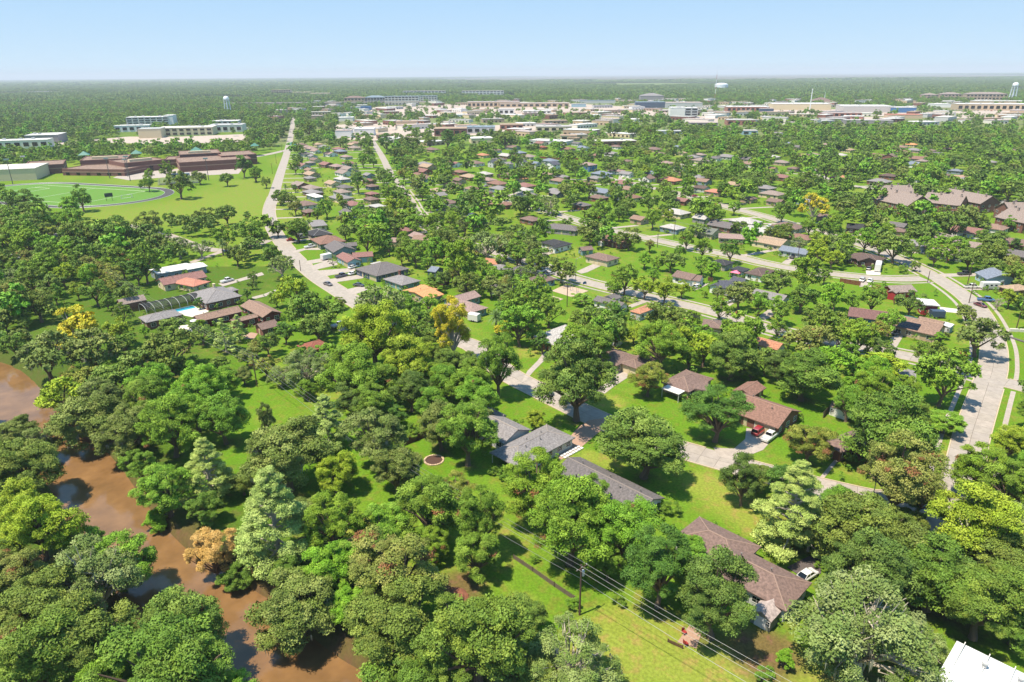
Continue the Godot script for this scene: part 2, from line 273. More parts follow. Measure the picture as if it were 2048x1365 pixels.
	["greybrown","cream",-180.3,-814.7,-50,16,11.5,"h",2.7,1,0,73],
	["pinkbrown","ltgrey",-169.1,-722.4,-50,13,9.3,"h",2.7,1,0,75],
	["pinkbrown","bluegrey",-228.1,-809.2,-50,14.4,10.4,"h",2.7,1,2,74],
	["grey","white",-219.4,-831.7,-50,14.2,10.2,"h",2.7,1,1,74],
	["pinkbrown","white",-216,-782.2,-50,13.5,9.7,"x",2.7,1,2,74],
	["bluegreyroof","brick",-187.5,-776.5,-50,14.6,10.5,"h",2.7,1,0,75],
	["dkgrey","ltgrey",-219.4,-753.6,-50,15.2,10.9,"h",2.7,1,2,74],
	["tanbrown","tan",-191.5,-874.1,-50,15.6,11.3,"h",2.7,1,0,73],
	["brown","cream",-193.7,-696.3,-50,12.4,8.9,"x",2.7,1,1,74],
]
const ROOF_LOOK := {"brown":"brown","tan":"tan","grey":"grey","dkgrey":"dark grey","white":"white","greybrown":"grey-brown","tanbrown":"tan-brown","maroon":"maroon","redbrown":"red-brown","palegrey":"pale grey","navyroof":"navy-grey","orangebrown":"orange-brown","pinkbrown":"pink-brown","slate":"slate","bluegreyroof":"blue-grey","dkbrown":"dark brown","salmon":"salmon","orange":"orange","rust":"rust-red","maroonbrown":"maroon-brown","black":"charcoal"}
const WALL_LOOK := {"dkred":"dark red","bluegrey":"blue-grey","brick":"brick","tan":"tan","cream":"cream","ltgrey":"pale grey","navy":"navy","orangebrick":"orange brick","grey":"grey","blue":"blue","tealblue":"teal","white":"white","teal":"teal","dkteal":"dark teal"}
const ROADS := [
	["main_street",[-450.6,-1487.9,-342.4,-1114.8,-259.3,-820.6,-205.3,-622.1,-174.6,-510,-155.4,-439.3,-135.5,-384.8,-110.6,-330.7,-86.3,-286.5,-68,-259.1,-51.7,-236,-38.3,-219.8,-25.3,-209.9,-12.5,-200.8,-2.1,-180,8.1,-166.5,22.8,-149.2,35.2,-138.1,46.8,-130.3,56.6,-124.1,66.8,-118.4,76.1,-114.8,90.1,-117.3],7.6],
	["second_street",[-221.3,-1103.3,-181,-929.5,-134.1,-735.5,-101.8,-594.1,-84.9,-529.6,-70.2,-473.2,-59.1,-427,-42.2,-374.9,-24.8,-341.9,-5.4,-319.5,9.5,-300.6,22.7,-280.4,35.8,-265.4,51.5,-251.6,68.5,-235.5,79.3,-223.3,88.7,-211.3,98.8,-203.8,109.6,-196.3,118.7,-190,125.6,-183.8,133.5,-172.4],6.6],
	["third_street",[-7.6,-478.6,7.6,-454.3,20.5,-430.6,35.2,-402.9,50.7,-375.6,65.4,-356.2,78.1,-340.8,91.6,-324.5,105.2,-310.5,113.7,-298.5,126.1,-286.4,143.6,-276.5,158.5,-271.6,174,-272.6],6.6],
	["fourth_street",[87.4,-555.2,106.2,-518.1,121.2,-487.7,133.7,-449.1,151,-406.2,159.6,-375.8,169.7,-351.6,173.8,-332.4,176.5,-314,177.7,-289,176.8,-273.3,172.8,-248.7,166.5,-229.4,153.4,-202.7,141.9,-184.6,132.8,-172.4,119.6,-155.8,106.7,-139.4,94.4,-122.7,85,-110.6,74.9,-97.5,68.4,-87.8],7],
	["side_street",[133.2,-173.1,138.7,-167.4,146.6,-159.7],7],
	["townhouse_lane",[255.9,-575.1,251.8,-536.2,259.9,-518.1,267.8,-501.1,274.1,-491.8],7.5],
	["school_lane",[-261.4,-393.4,-240.5,-387.1,-220.1,-391.9,-188.2,-367.1,-149.3,-331.9,-131.9,-338.7,-127.3,-355.4],6],
	["cross_avenue",[-337.5,-684,-295.8,-714.5,-270.2,-758.6,-259.3,-820.6],9],
	["parking_lane",[303,-442.1,313.9,-434.5,322.9,-420.4],14],
]
const DRIVES := [
	["driveway",[13.3,-141.6,16,-146.8,18.9,-150.2,23.2,-151.5,22.4,-144.9,21,-144.7,15.5,-136.8,12.7,-133.7,10.5,-131.5,9.2,-133.7,13.3,-138.2],"brickpave"],
	["driveway",[56.5,-145.7,63.2,-143.2,57,-135.4,52.6,-132.8,49.2,-130.7,46,-132.9,46,-136.6,50.5,-136,54.5,-140.4],"conc"],
	["driveway",[26.6,-180.8,28.5,-179.2,31.7,-180.7,33.9,-177.1,28.3,-170.3,24.8,-165.3,22,-167.6,27,-172.8,27.6,-176.2],"conc"],
	["driveway",[9.9,-195.1,13,-194.5,9.6,-188.2,6.3,-180.7,4,-174.6,2.5,-172.7,4.4,-180.7,7.6,-188.2],"conc"],
	["walkway",[72.2,-132,73.6,-132.5,65.3,-123,64.8,-123.7],"conc"],
	["driveway",[-95,-308.7,-89.6,-312.9,-80.8,-306.9,-78.8,-301.3,-87.4,-292.3,-90.9,-298.9,-86.6,-307.1,-93.5,-301.7],"conc"],
	["driveway",[-87,-291,-75.1,-294.5,-69.8,-295.7,-68.4,-290.5,-80.3,-282.1,-85,-288.4],"conc"],
	["driveway",[-77.7,-277.2,-74.3,-279.5,-66,-284.1,-62.3,-279.2,-72.3,-273.6,-73.1,-270.2],"conc"],
	["driveway",[-66.8,-262.4,-63.4,-265.6,-60.7,-267.7,-57.7,-262.2,-61.4,-256,-64.1,-257.1],"conc"],
	["driveway",[-108.2,-327.1,-103.5,-333.4,-96,-334.8,-94,-329.9,-101.4,-330.1,-104.9,-323.9],"conc"],
	["driveway",[-118.7,-347.5,-116.7,-350.1,-106.3,-355.2,-105.1,-352.4,-116,-343.9],"conc"],
	["driveway",[73.7,-238.6,82.5,-250.7,87,-253.6,89.3,-249.6,77.9,-235.3,75.6,-232.3],"conc"],
	["driveway",[86.3,-225.7,93.3,-234.5,96.2,-237.2,100.7,-237.1,96.2,-231,87.8,-222.8],"conc"],
	["driveway",[122.1,-299.3,130,-309.7,132.7,-308.1,123.7,-295.9],"conc"],
	["driveway",[71.8,-263.5,77,-266.6,81.1,-267.6,74.7,-260.2,72.3,-258.1],"conc"],
	["driveway",[5.7,-313.6,10.6,-315,16.9,-323.2,20.1,-319.2,12.7,-312,10.4,-309.1],"conc"],
	["driveway",[28.3,-287.1,36.8,-299.3,39.9,-295.8,32.9,-285.7,30,-283.3],"conc"],
	["driveway",[42.8,-239.5,50.5,-246.8,52.1,-244.9,43.5,-236.8],"conc"],
	["driveway",[155.8,-235.5,162,-232.3,160.5,-227.9,153.5,-230.5],"concw"],
	["driveway",[121.9,-204.8,128.2,-209.6,128.2,-208,120.5,-197.8,117.5,-194.2,117.5,-196.4],"conc"],
	["driveway",[142.2,-268.8,148.4,-268.6,144.3,-261.1,139,-261.3],"conc"],
	["driveway",[153,-285,159.9,-285.5,155.6,-277.8,150.3,-278.7],"concw"],
	["driveway",[181.1,-279.2,196.5,-279.5,196.1,-275.4,180.1,-274.4],"conc"],
	["driveway",[178.5,-258.4,192.9,-258.7,190.9,-255.7,178.4,-256],"conc"],
	["driveway",[-121.6,-272.1,-116,-278.6,-109.4,-289.4,-106.9,-285.3,-114,-274.7,-118,-268.3],"conc"],
	["driveway",[-149.6,-308.1,-147.2,-315.1,-143.4,-330.1,-140.6,-326.1,-144.9,-312.7,-146.3,-304.6],"conc"],
	["driveway",[-101.1,-253.3,-97.5,-257.4,-94.9,-263.3,-93.5,-260.7,-95.6,-254.8,-99.3,-250.8],"conc"],
	["driveway",[-60.8,-223.7,-57.2,-227.7,-54.1,-223.6,-55.5,-216,-58.2,-214.8],"conc"],
	["pool_deck",[-124.6,-236.2,-119.4,-240.5,-111.2,-240.3,-110.9,-235.9,-114.1,-230.3,-119.9,-233.2],"concw"],
	["patio",[-114.9,-221,-111.9,-222.2,-107.8,-215.8,-111,-213.5],"concw"],
	["patio",[-89.9,-211.8,-87.3,-214.2,-84.7,-212.9,-84.3,-208.2,-88.1,-208.2],"brickpave"],
	["driveway",[47.4,-95.8,53.2,-99.1,54,-97.4,52.6,-94.1,49.2,-93.1],"asph"],
	["driveway",[53,-89.9,58.3,-94.6,60.5,-94.6,57.3,-89.4],"conc"],
	["play_court",[15.9,-258.7,21.8,-267.1,30.4,-258.3,23.2,-250.4],"sandc"],
	["play_court",[14.1,-249.6,16.1,-252,19.7,-248,17.5,-245.5],"sandc"],
	["driveway",[-23.2,-203.5,-18.9,-212.8,-14.9,-217.6,-13.9,-215.1,-16.8,-206.8,-19.7,-201.2],"conc"],
	["patio",[24.6,-79.2,28,-83.5,29.3,-82.2,27.2,-78],"brickpave"],
	["schoolyard",[-340.4,-595.5,-344.5,-619.9,-301.4,-662.3,-251.8,-659.4,-239.9,-614.3,-285.6,-600.4,-318.7,-579.2],"conc"],
	["driveway",[159,-664.4,176.9,-653.5,188.1,-634,177.6,-621.1,162.9,-635.5],"conc"],
	["driveway",[365.7,-573.8,378,-573.1,356.2,-541.5,348.4,-541.9],"brickpave"],
]
const LOTS := [
	[-583.9,-967.4,-551.7,-1026.2,-474.7,-1019.6,-392.7,-1057.3,-350.1,-929.8,-420.7,-900,-515.6,-924.8],
	[-615.6,-950.9,-583.9,-967.4,-553.8,-910.2,-566.7,-877.9],
	[-309.7,-1240.9,-240.3,-1300.9,-134.1,-1222.4,4.1,-1207.8,3.4,-1021.7,-112.7,-988.4,-177.8,-934.4,-234,-958.2],
	[-370.3,-1946.3,11.9,-2238.3,7.2,-1386.4,-141.5,-1492.4,-287.5,-1422.1],
	[-35.9,-2247.6,179.6,-2106.9,316.5,-1834,376.3,-1689.8,310.8,-1390.7,218.5,-1492.9,86.1,-1510.5,-22.6,-1390],
	[-19.8,-1210.3,108.7,-1166.4,91.4,-1060.7,39,-1090.8,-18.5,-1122.7],
	[369.7,-1426.7,411.5,-1421.4,340.8,-1172.1,285.3,-1178],
	[477.9,-1614.7,571,-1601.1,527.2,-1475.8,446,-1486.8],
	[602.8,-1718.8,741.6,-1665.1,849.8,-1506.5,1094,-1580.9,1134.8,-1574.7,948.5,-1311.2,815,-1307.9,712.1,-1382.8,624.7,-1439.1,527.5,-1500.4],
	[604.2,-1396.6,714.7,-1340.4,619.4,-1157.7,557.8,-1281.8],
]
const FAR_BUILDINGS := [
	["four-storey cream hospital block left of the water tower","hospital",-636.2,-1263.8,13.4,67.7,30,14.8,"offwhite","white",4],
	["white stair tower at right end of the cream hospital","stair tower",-603.7,-1273.3,12.8,14.8,30,16.8,"white","white",0],
	["low white clinic with dark window bays in front of hospital","clinic",-596.7,-1129.6,14,50.6,20,9.2,"white","white",1],
	["blank cream hall at the left end of the car park","hall",-508.9,-1011.5,13.4,29.2,30,12.2,"cream","ltgrey",0],
	["long tan clinic with window bands facing the full car park","clinic",-478.1,-1056.7,12.3,75.2,40,10.8,"cream","offwhite",2],
	["pale low clinic wing behind the full car park","clinic",-442.7,-1117.5,10.9,49.4,40,10.1,"offwhite","ltgrey",1],
	["grey store with bright white roof left of the school","store",-618.8,-948,16.7,38.1,40,10.1,"grey","white",0],
	["long white strip of shops at the left edge","shop row",-600.7,-868.6,17.4,65.5,25,9.5,"offwhite","white",1],
	["small pale office behind the clinic","office",-517.2,-1304,10.9,46.1,30,5.1,"ltgrey","white",1],
	["leftmost of the tiny white sheds far behind woods","shed",-2625.8,-4017,16.6,67.2,40,8.7,"white","white",0],
	["middle one of the tiny pale sheds far behind woods","shed",-2481.9,-3928.3,16.2,77.9,50,10.9,"ltgrey","white",0],
	["largest of the pale sheds far behind the woods","shed",-2340.6,-3868,15.6,92.6,60,12.3,"ltgrey","white",0],
	["cream gymnasium with pale roof left of the track","gymnasium",-423.2,-599.5,17.8,37.2,40,9.1,"cream","offwhite",0],
	["white four-storey office, rear one of the left pair","office",-354.2,-2997.3,3.4,173.2,40,19.1,"white","pinkgrey",3],
	["white three-storey office farthest to the right behind trees","office",-111.7,-2972.6,1.1,171.2,40,18.3,"white","pinkgrey",3],
	["near white office with dark ribbon windows","office",-314.9,-2108.2,4.3,96.5,45,23.1,"offwhite","bluegrey",4],
	["right wing of the white ribbon-window office","office",-274.7,-2403,3.3,63.9,40,15.7,"offwhite","bluegrey",3],
	["sandy five-storey hotel far left of the offices","hotel",-985.6,-3135.3,8.8,79.9,40,24.4,"sandy","sandy",4],
	["low sandy annex beside the far hotel","annex",-914.6,-3179.1,8.1,92.9,50,14.4,"sandy","cream",1],
	["low cream store between hotel and grey apartments","store",-794.3,-3038.9,7.4,76.1,50,12.5,"sandy","cream",1],
	["brown-roofed apartment house with dormers left of the office","apartment house",-478.3,-2228.4,6.1,62.2,40,16.5,"tan","brown",2],
	["grey-roofed apartment house touching the white office","apartment house",-419.7,-2257.5,5.3,64.8,40,16.6,"grey","bluegrey",2],
	["small shop with bright blue roof","shop",-360.3,-1800.6,5.7,24.9,25,8,"blue","blue",0],
	["sandy warehouse with vertical wall ribs","warehouse",-174.4,-1204.5,4.1,34.9,30,7.9,"sandy","tan",0],
	["red brick school annex with flat tan roof","annex",-84.6,-1011.8,2.4,45.3,35,9.8,"brick","tan",1],
	["white store at the head of the dark tree row","store",-230.6,-988.5,6.6,21.6,30,9.8,"white","pinkgrey",0],
	["low white-roofed store right of the street end","store",-209.9,-1028.8,5.8,27.1,30,8.9,"white","white",0],
	["grey flat store behind the dark trees","store",-43.7,-1054.9,1.2,41.5,35,8.5,"ltgrey","bluegrey",1],
	["long sandy strip mall below the right office","strip mall",-44.5,-1918,0.7,137,50,13.1,"sandy","pinkgrey",1],
	["low white store near the left avenue trees","store",-311.4,-1360.1,6.5,27.4,30,6.5,"offwhite","white",0],
	["small tan store by the avenue","store",-389,-1446.5,7.6,21.3,25,5.4,"tan","pinkgrey",0],
	["blue-fronted supermarket with peaked portal","supermarket",351.7,-1817.9,-5.5,72.1,50,13,"navy","bluegrey",0],
	["long grey store adjoining the blue supermarket","store",431.1,-1803.3,-6.8,89.3,60,12,"ltgrey","pinkgrey",0],
	["blank white end of the tall office in the trees","office",318.1,-1374.4,-6.6,27.4,35,19.3,"white","white",0],
	["dark-banded wing of the tall white office","office",346.5,-1383.1,-7.1,23.9,35,18,"ltgrey","white",4],
	["low brick store with white portal at right","store",524.5,-1597,-9.2,89.5,45,10.3,"orangebrick","white",1],
	["grey arena with broad low roof","arena",455.4,-2334,-5.6,74.2,60,13.3,"grey","grey",0],
	["very long sandy shop row in the middle distance","shop row",63,-1900.5,-1,181.5,50,9.6,"sandy","pinkgrey",1],
	["white flat store in front of sandy shops","store",57.7,-1554.1,-1.1,60.7,30,7,"offwhite","white",1],
	["pale blue shop beside the sandy row","shop",177.3,-1871.8,-2.7,36.3,30,7.5,"ltblue","palegrey",0],
	["white shop with red sign spot","shop",-8.5,-1565.5,0.2,33.5,35,9.9,"white","palegrey",1],
	["grey low shop row behind the car park","shop row",253.4,-2108.3,-3.4,103.6,30,7.7,"ltgrey","bluegrey",0],
	["brick shop with flat tan roof behind oaks","shop",1.7,-1122.4,-0,36,30,7.1,"orangebrick","tan",1],
	["cream flat-roofed offices among oaks","office",65.2,-1078.2,-1.7,53.6,30,6.8,"cream","palegrey",1],
	["small cream flats with stepped roof","flats",75.3,-923.9,-2.3,21.4,20,5.8,"cream","tan",1],
	["long low flats right of the tall office","flats",314.1,-1166.2,-7.6,44.5,30,5,"grey","pinkgrey",1],
	["brick flats below the low brick store","flats",379.8,-1183.1,-9,44.9,30,7.8,"orangebrick","palegrey",1],
	["low grey-blue motel row among trees","motel",222.6,-1001.1,-6.3,35.2,20,4.6,"bluegrey","ltgrey",1],
	["pale blue flats at right among trees","flats",332.6,-991.3,-9.3,20.7,20,5.1,"ltblue","palegrey",1],
	["big white warehouse store behind the flagpole","warehouse",668.9,-1668.7,-11,125.1,70,12.9,"cream","white",0],
	["blue and yellow fronted store at left of warehouse","store",556.5,-1568.2,-9.8,27.9,40,7.5,"navy","pinkgrey",0],
	["huge white-roofed superstore behind the pink-brown shop row","superstore",760.9,-1548.9,-13.2,96.8,80,12.3,"palegrey","white",0],
	["blue-panelled entrance front of the superstore","store",821,-1510.1,-14.3,48,40,10.5,"blue","white",0],
	["long white-roofed shop row below right water tower","shop row",1054.5,-1577.4,-17,142.9,50,13,"sandy","white",1],
	["small white-roofed hall right of the superstore","hall",1028.5,-1724.1,-15.5,42.1,40,7.2,"white","white",0],
	["white-roofed store row directly below water tower","shop row",1268.3,-1875.2,-17.1,116.8,40,7.4,"sandy","white",0],
	["pink-brown shop row in front of superstore","shop row",638.2,-1385.8,-12.4,70.2,30,6.9,"orangebrick","pinkgrey",1],
	["low salmon-roofed shop before the blue store front","shop",724.8,-1322.2,-14.4,57.6,30,6.3,"sandy","salmon",0],
	["left pale flat roof just above the woods","flats",558.9,-1241.1,-12.2,40.2,25,4.9,"grey","palegrey",0],
	["right pale flat roof just above the woods","flats",590.9,-1182.4,-13.3,72.3,25,5.7,"grey","palegrey",0],
	["left one of the far brown apartment roofs","apartment house",1333,-2302.4,-15.1,44.1,40,10.6,"tan","greybrown",2],
	["middle one of the far brown apartment roofs","apartment house",1377.4,-2268.2,-15.7,57.7,40,13.4,"tan","greybrown",2],
	["right one of the far brown apartment roofs","apartment house",1421.4,-2166.8,-16.7,106.2,40,15.9,"tan","greybrown",2],
]
const CARS := [
	["red suv parked before the red-brown gabled house","suv","red",58.6,-143.2,44.9],
	["white pickup beside the red suv","pickup","white",60.2,-140.5,44.6],
	["black sedan at the kerb beside the big street oak","sedan","black",9,-165.5,-40.8],
	["white sedan with dark glass behind the near brown roof","sedan","white",49.7,-93.1,33.9],
	["dark grey sedan driving on the main street","sedan","dkgrey",-75.3,-269.1,-40.4],
	["slate grey pickup in the drive of the slate-blue house","pickup","slate",-72.5,-281,47.1],
	["white car parked in front of the slate pickup","sedan","white",-68.4,-284.8,52.7],
	["white car beside the blue garage wall","sedan","white",-70.8,-295.3,58.9],
	["black car at the lawn corner of the teal house","sedan","black",-62.3,-267.2,-18.4],
	["white pickup with dark stripe by the front yard bushes","pickup","white",-100.5,-334.6,39.8],
	["red sedan beside the covered trailer","sedan","red",-114.8,-350.5,34.7],
	["white pickup under the dark street oak","pickup","white",-58.9,-219.2,38.2],
	["white car next to the white box trailer","suv","white",-19.4,-229.5,57.6],
	["white pickup on the long drive of the cream house","pickup","white",-118.8,-274.8,55.2],
	["blue pickup behind the white roof","pickup","blue",-165.4,-317.5,65.5],
	["dark blue hatchback parked on the second street","suv","navy",9.5,-299.2,-45],
	["white pickup beside the small dark gable","pickup","white",13.1,-286.2,50.4],
	["silver car at the wall of the small dark gable","sedan","palegrey",8.6,-285.3,32.8],
	["pale car behind the teal house by the court","sedan","palegrey",16.4,-281.9,30.1],
	["white van on the drive of the slate-roofed house","van","white",81.7,-243,34],
	["dark car in front of the white van","sedan","dkgrey",83.9,-250.5,35],
	["white sedan outside the brown-roofed white house","sedan","white",73.9,-261.5,38.1],
	["pale blue car on the street below the grey garage house","sedan","paleblue",89.5,-207.4,27.3],
	["black pickup at the blue-grey roofed house","pickup","black",130.5,-307.5,46.6],
	["left one of two pale cars by the brown fence","suv","palegrey",143.8,-269.1,52.4],
	["right one of two pale cars by the brown fence","sedan","white",146.5,-268.1,53.3],
	["black car beside the tall white camper","sedan","black",155.3,-286.8,53.8],
	["black pickup at the pale blue gabled house","pickup","black",190.7,-277.2,6],
	["cream pickup coupled near the camper trailer","pickup","offwhite",181.8,-258.4,-1.4],
	["bright blue pickup on the right verge","pickup","blue",176.9,-241.9,-18.7],
	["dark maroon car behind the street oak","sedan","dkred",170.9,-235.9,-73.2],
	["dark convertible in the solar house drive","sedan","dkgrey",125.8,-207.8,21.6],
	["black car below the yellow tree house","sedan","black",179.4,-360.9,32.1],
	["second black car nearer the dark brick house","sedan","black",184.9,-362,12.2],
	["black suv beside the dark teal house","suv","black",192.5,-302.3,11.5],
	["black pickup near the yellowish gable far right","pickup","black",256.8,-363.9,27.8],
	["white car on the fourth street","sedan","white",143.9,-375.8,32.1],
	["black car driving up the second street","sedan","black",-104.4,-600.9,94.2],
	["pale suv farther up the second street","suv","offwhite",-108.6,-629.3,94.4],
	["dark suv at bend of the second street","suv","dkgrey",-65.2,-452.2,87.4],
	["white car outside the dark hip roof","sedan","white",-45.5,-432.1,51.4],
	["black car half under street tree","sedan","black",-56.2,-399.2,55.3],
	["silver car by leafy bright trees","sedan","palegrey",-19.1,-530,59.1],
	["grey pickup beside brick flat roof","pickup","dkgrey",-74.5,-443.8,65.2],
	["red car on the fourth street","sedan","red",127.8,-477.9,30.7],
	["white van below the grey hip roof","van","white",9.4,-519.2,42.7],
	["silver car behind long brick house","sedan","palegrey",76.4,-398,53.1],
	["white car in the townhouse yard","sedan","white",239.2,-388.4,25.7],
	["black car in the townhouse parking lane","sedan","black",316.8,-450.2,34.3],
	["white car in the townhouse parking lane","sedan","white",318.3,-442.7,26.1],
	["rightmost white car in the townhouse lane","sedan","white",325.4,-435.7,31.2],
	["cream car behind the townhouse roof","sedan","offwhite",300.5,-428.2,31.6],
]
const POLES := [
	["near timber utility pole with transformer on the lawn corner",10.4,-85,9.8,1],
	["timber utility pole behind the sandy play court",20.4,-239.1,9.5,0],
	["timber utility pole among trees behind the rust-red roof",-70.7,-171.6,9.5,0],
	["timber utility pole between two dark oak crowns",91.2,-177.8,9.5,1],
	["tall dark pole beside white barrier blocks at the right edge",167.9,-212.5,10.5,0],
	["timber pole behind the cream pickup",184,-264.3,9,0],
	["timber pole at the maroon car",169.2,-239.8,8,0],
	["timber pole on the drainage lawn",84.2,-348,9.5,0],
	["timber pole at the long brick house",48.9,-330.8,9.5,0],
	["timber pole right of the long brick house",72,-330.1,7,0],
	["street light pole with curved arm by the second street",26.7,-273.9,9,2],
	["timber pole at the blue-grey roofed house",129.3,-300.1,9.5,0],
	["small pole on the grass at the junction",169.1,-266.5,5,0],
	["timber pole at the cream backyard house",-59.7,-345.6,9.5,0],
	["thin pole on the verge of the main street",-92.8,-291.1,5,0],
	["timber pole behind the brown hip roofs",-34.1,-494.7,9,0],
	["pole beside main street near the school lawn",-209.4,-612.6,9,0],
	["second pole along the school lawn",-230,-687.9,9,0],
	["pole at the cross avenue corner",-258.2,-796.6,9,0],
	["pole behind the white gabled pair",55.2,-725,8,0],
	["pole by the brown fence row",0.2,-717,8,0],
	["pole by the yellowish tree",119.6,-638,8,0],
	["grey street light rising from the near oak crowns",70,-112.4,8.5,2],
]
const RIVER := [
	[-207.4,-205.5],
	[-198.9,-202.6],
	[-190.4,-199.7],
	[-182,-196.6],
	[-173.5,-193.4],
	[-165.1,-190.2],
	[-157.1,-186.2],
	[-149.8,-181],
	[-143.1,-175],
	[-136.6,-168.7],
	[-130.2,-162.4],
	[-123.5,-156.4],
	[-116.7,-150.5],
	[-110,-144.5],
	[-103.4,-138.3],
	[-97,-132],
	[-90.7,-125.6],
	[-84.8,-118.9],
	[-78.7,-112.2],
	[-72.5,-105.7],
	[-65.9,-99.6],
	[-58.5,-94.4],
	[-51,-89.5],
	[-43.6,-84.4],
	[-37.1,-78.2],
	[-30,-72.7],
	[-22.4,-67.9],
	[-14.6,-63.4],
	[8,-48.7],
	[30.6,-34],
	[53.2,-19.3],
	[75.7,-4.6],
	[98.3,10.1],
	[120.9,24.8],
]
const PLACES := [
	"the L-shaped grey house",
	"the long dark grey roof",
	"the near brown hip roof",
	"the red-brown gabled house",
	"the brown corner house",
	"the brown house with white carport",
	"the house with cream garage",
	"the flat-roofed modern house",
	"the white-roofed blue house",
	"the maroon-roofed cream house",
	"the brick house with pool cage",
	"the grey pool house",
	"the long tan-brown U-shaped house",
	"the small brown gable by the oak",
	"the rust-red roof",
	"the light blue house",
	"the grey-gabled blue-grey house",
	"the slate-blue house",
	"the grey-roofed teal house",
	"the red-brown hip house",
	"the charcoal-roofed house",
	"the pale grey low-gabled house",
	"the orange-roofed house",
	"the L-shaped teal house",
	"the teal house by the sandy court",
	"the small dark gable",
	"the white house with black garage door",
	"the brown hip roof with teal corner",
	"the small teal outbuilding",
	"the long brick house",
	"the dark-roofed white house by bushes",
	"the orange-brown hip roof",
	"the brown-roofed white house",
	"the white house with slate roof",
	"the grey house with white garage",
	"the white house with blackened flat wing",
	"the black roof behind bushes",
	"the salmon gable",
	"the roof under the round yellow-green tree",
	"the blue-grey roofed house with pickup",
	"the solar-panel house",
	"the bright blue house",
	"the red house",
	"the red metal barn",
	"the pale blue gabled house",
	"the tan roof at the picture edge",
	"the small grey slab roof",
	"the dark teal house",
	"the dark brown house with camper",
	"the dark house with black car",
	"the low brown roof",
	"the grey-green gable",
	"the pink-brown low roof",
	"the wide dark hip roof",
	"the cream backyard house",
	"the plain tan roof",
	"the navy backyard gable",
	"the small rust shed roof",
	"the pale hip roof by conifer",
	"the wide brown creek bend",
	"the creek narrows",
	"the near creek end",
	"the far creek end",
	"the red dirt mound",
	"the near utility pole",
	"the stone fire ring",
	"the running track",
	"the soccer goal",
	"the bleachers",
	"the brick school",
	"the right end of the brick school",
	"the left end of the brick school",
	"the full car park",
	"the end of the second street",
	"the straight main street",
	"the straight second street",
	"the white gabled pair",
	"the blue two-storey house",
	"the townhouse court",
	"the big yellow tree",
	"the grey hip roof by the lane",
	"the lone blue-grey roof",
	"the drainage lawn",
	"the pale dead-looking street oak",
	"the street junction",
	"the concrete crossing",
	"the right-hand street",
	"the shaded driveway",
	"the big white roof",
	"the sandy play court",
	"the feather palm",
	"the swimming pool",
	"the beached flat boat",
	"the dry school lawn",
	"the sunny creekside lawn",
	"the dry front lawn",
	"the green lawn with palms",
	"the far storage tank",
	"the blank cream hall",
	"the rear white office",
	"the farthest white office",
	"the ribbon-window office",
	"the sandy hotel",
	"the blue-roofed shop",
	"the ribbed sandy warehouse",
	"the brick annex",
	"the white store by the tree row",
	"the grey flat store",
	"the sandy strip mall",
	"the small tan store",
	"the blue supermarket",
	"the tall white office",
	"the low brick store",
	"the grey arena",
	"the very long shop row",
	"the pale blue shop",
	"the cream offices",
	"the small cream flats",
	"the brick flats",
	"the grey-blue motel",
	"the white warehouse",
	"the superstore",
	"the pink-brown shops",
	"the long white-roofed shops",
	"the pink-brown shops",
	"the left pale flats",
	"the right pale flats",
]
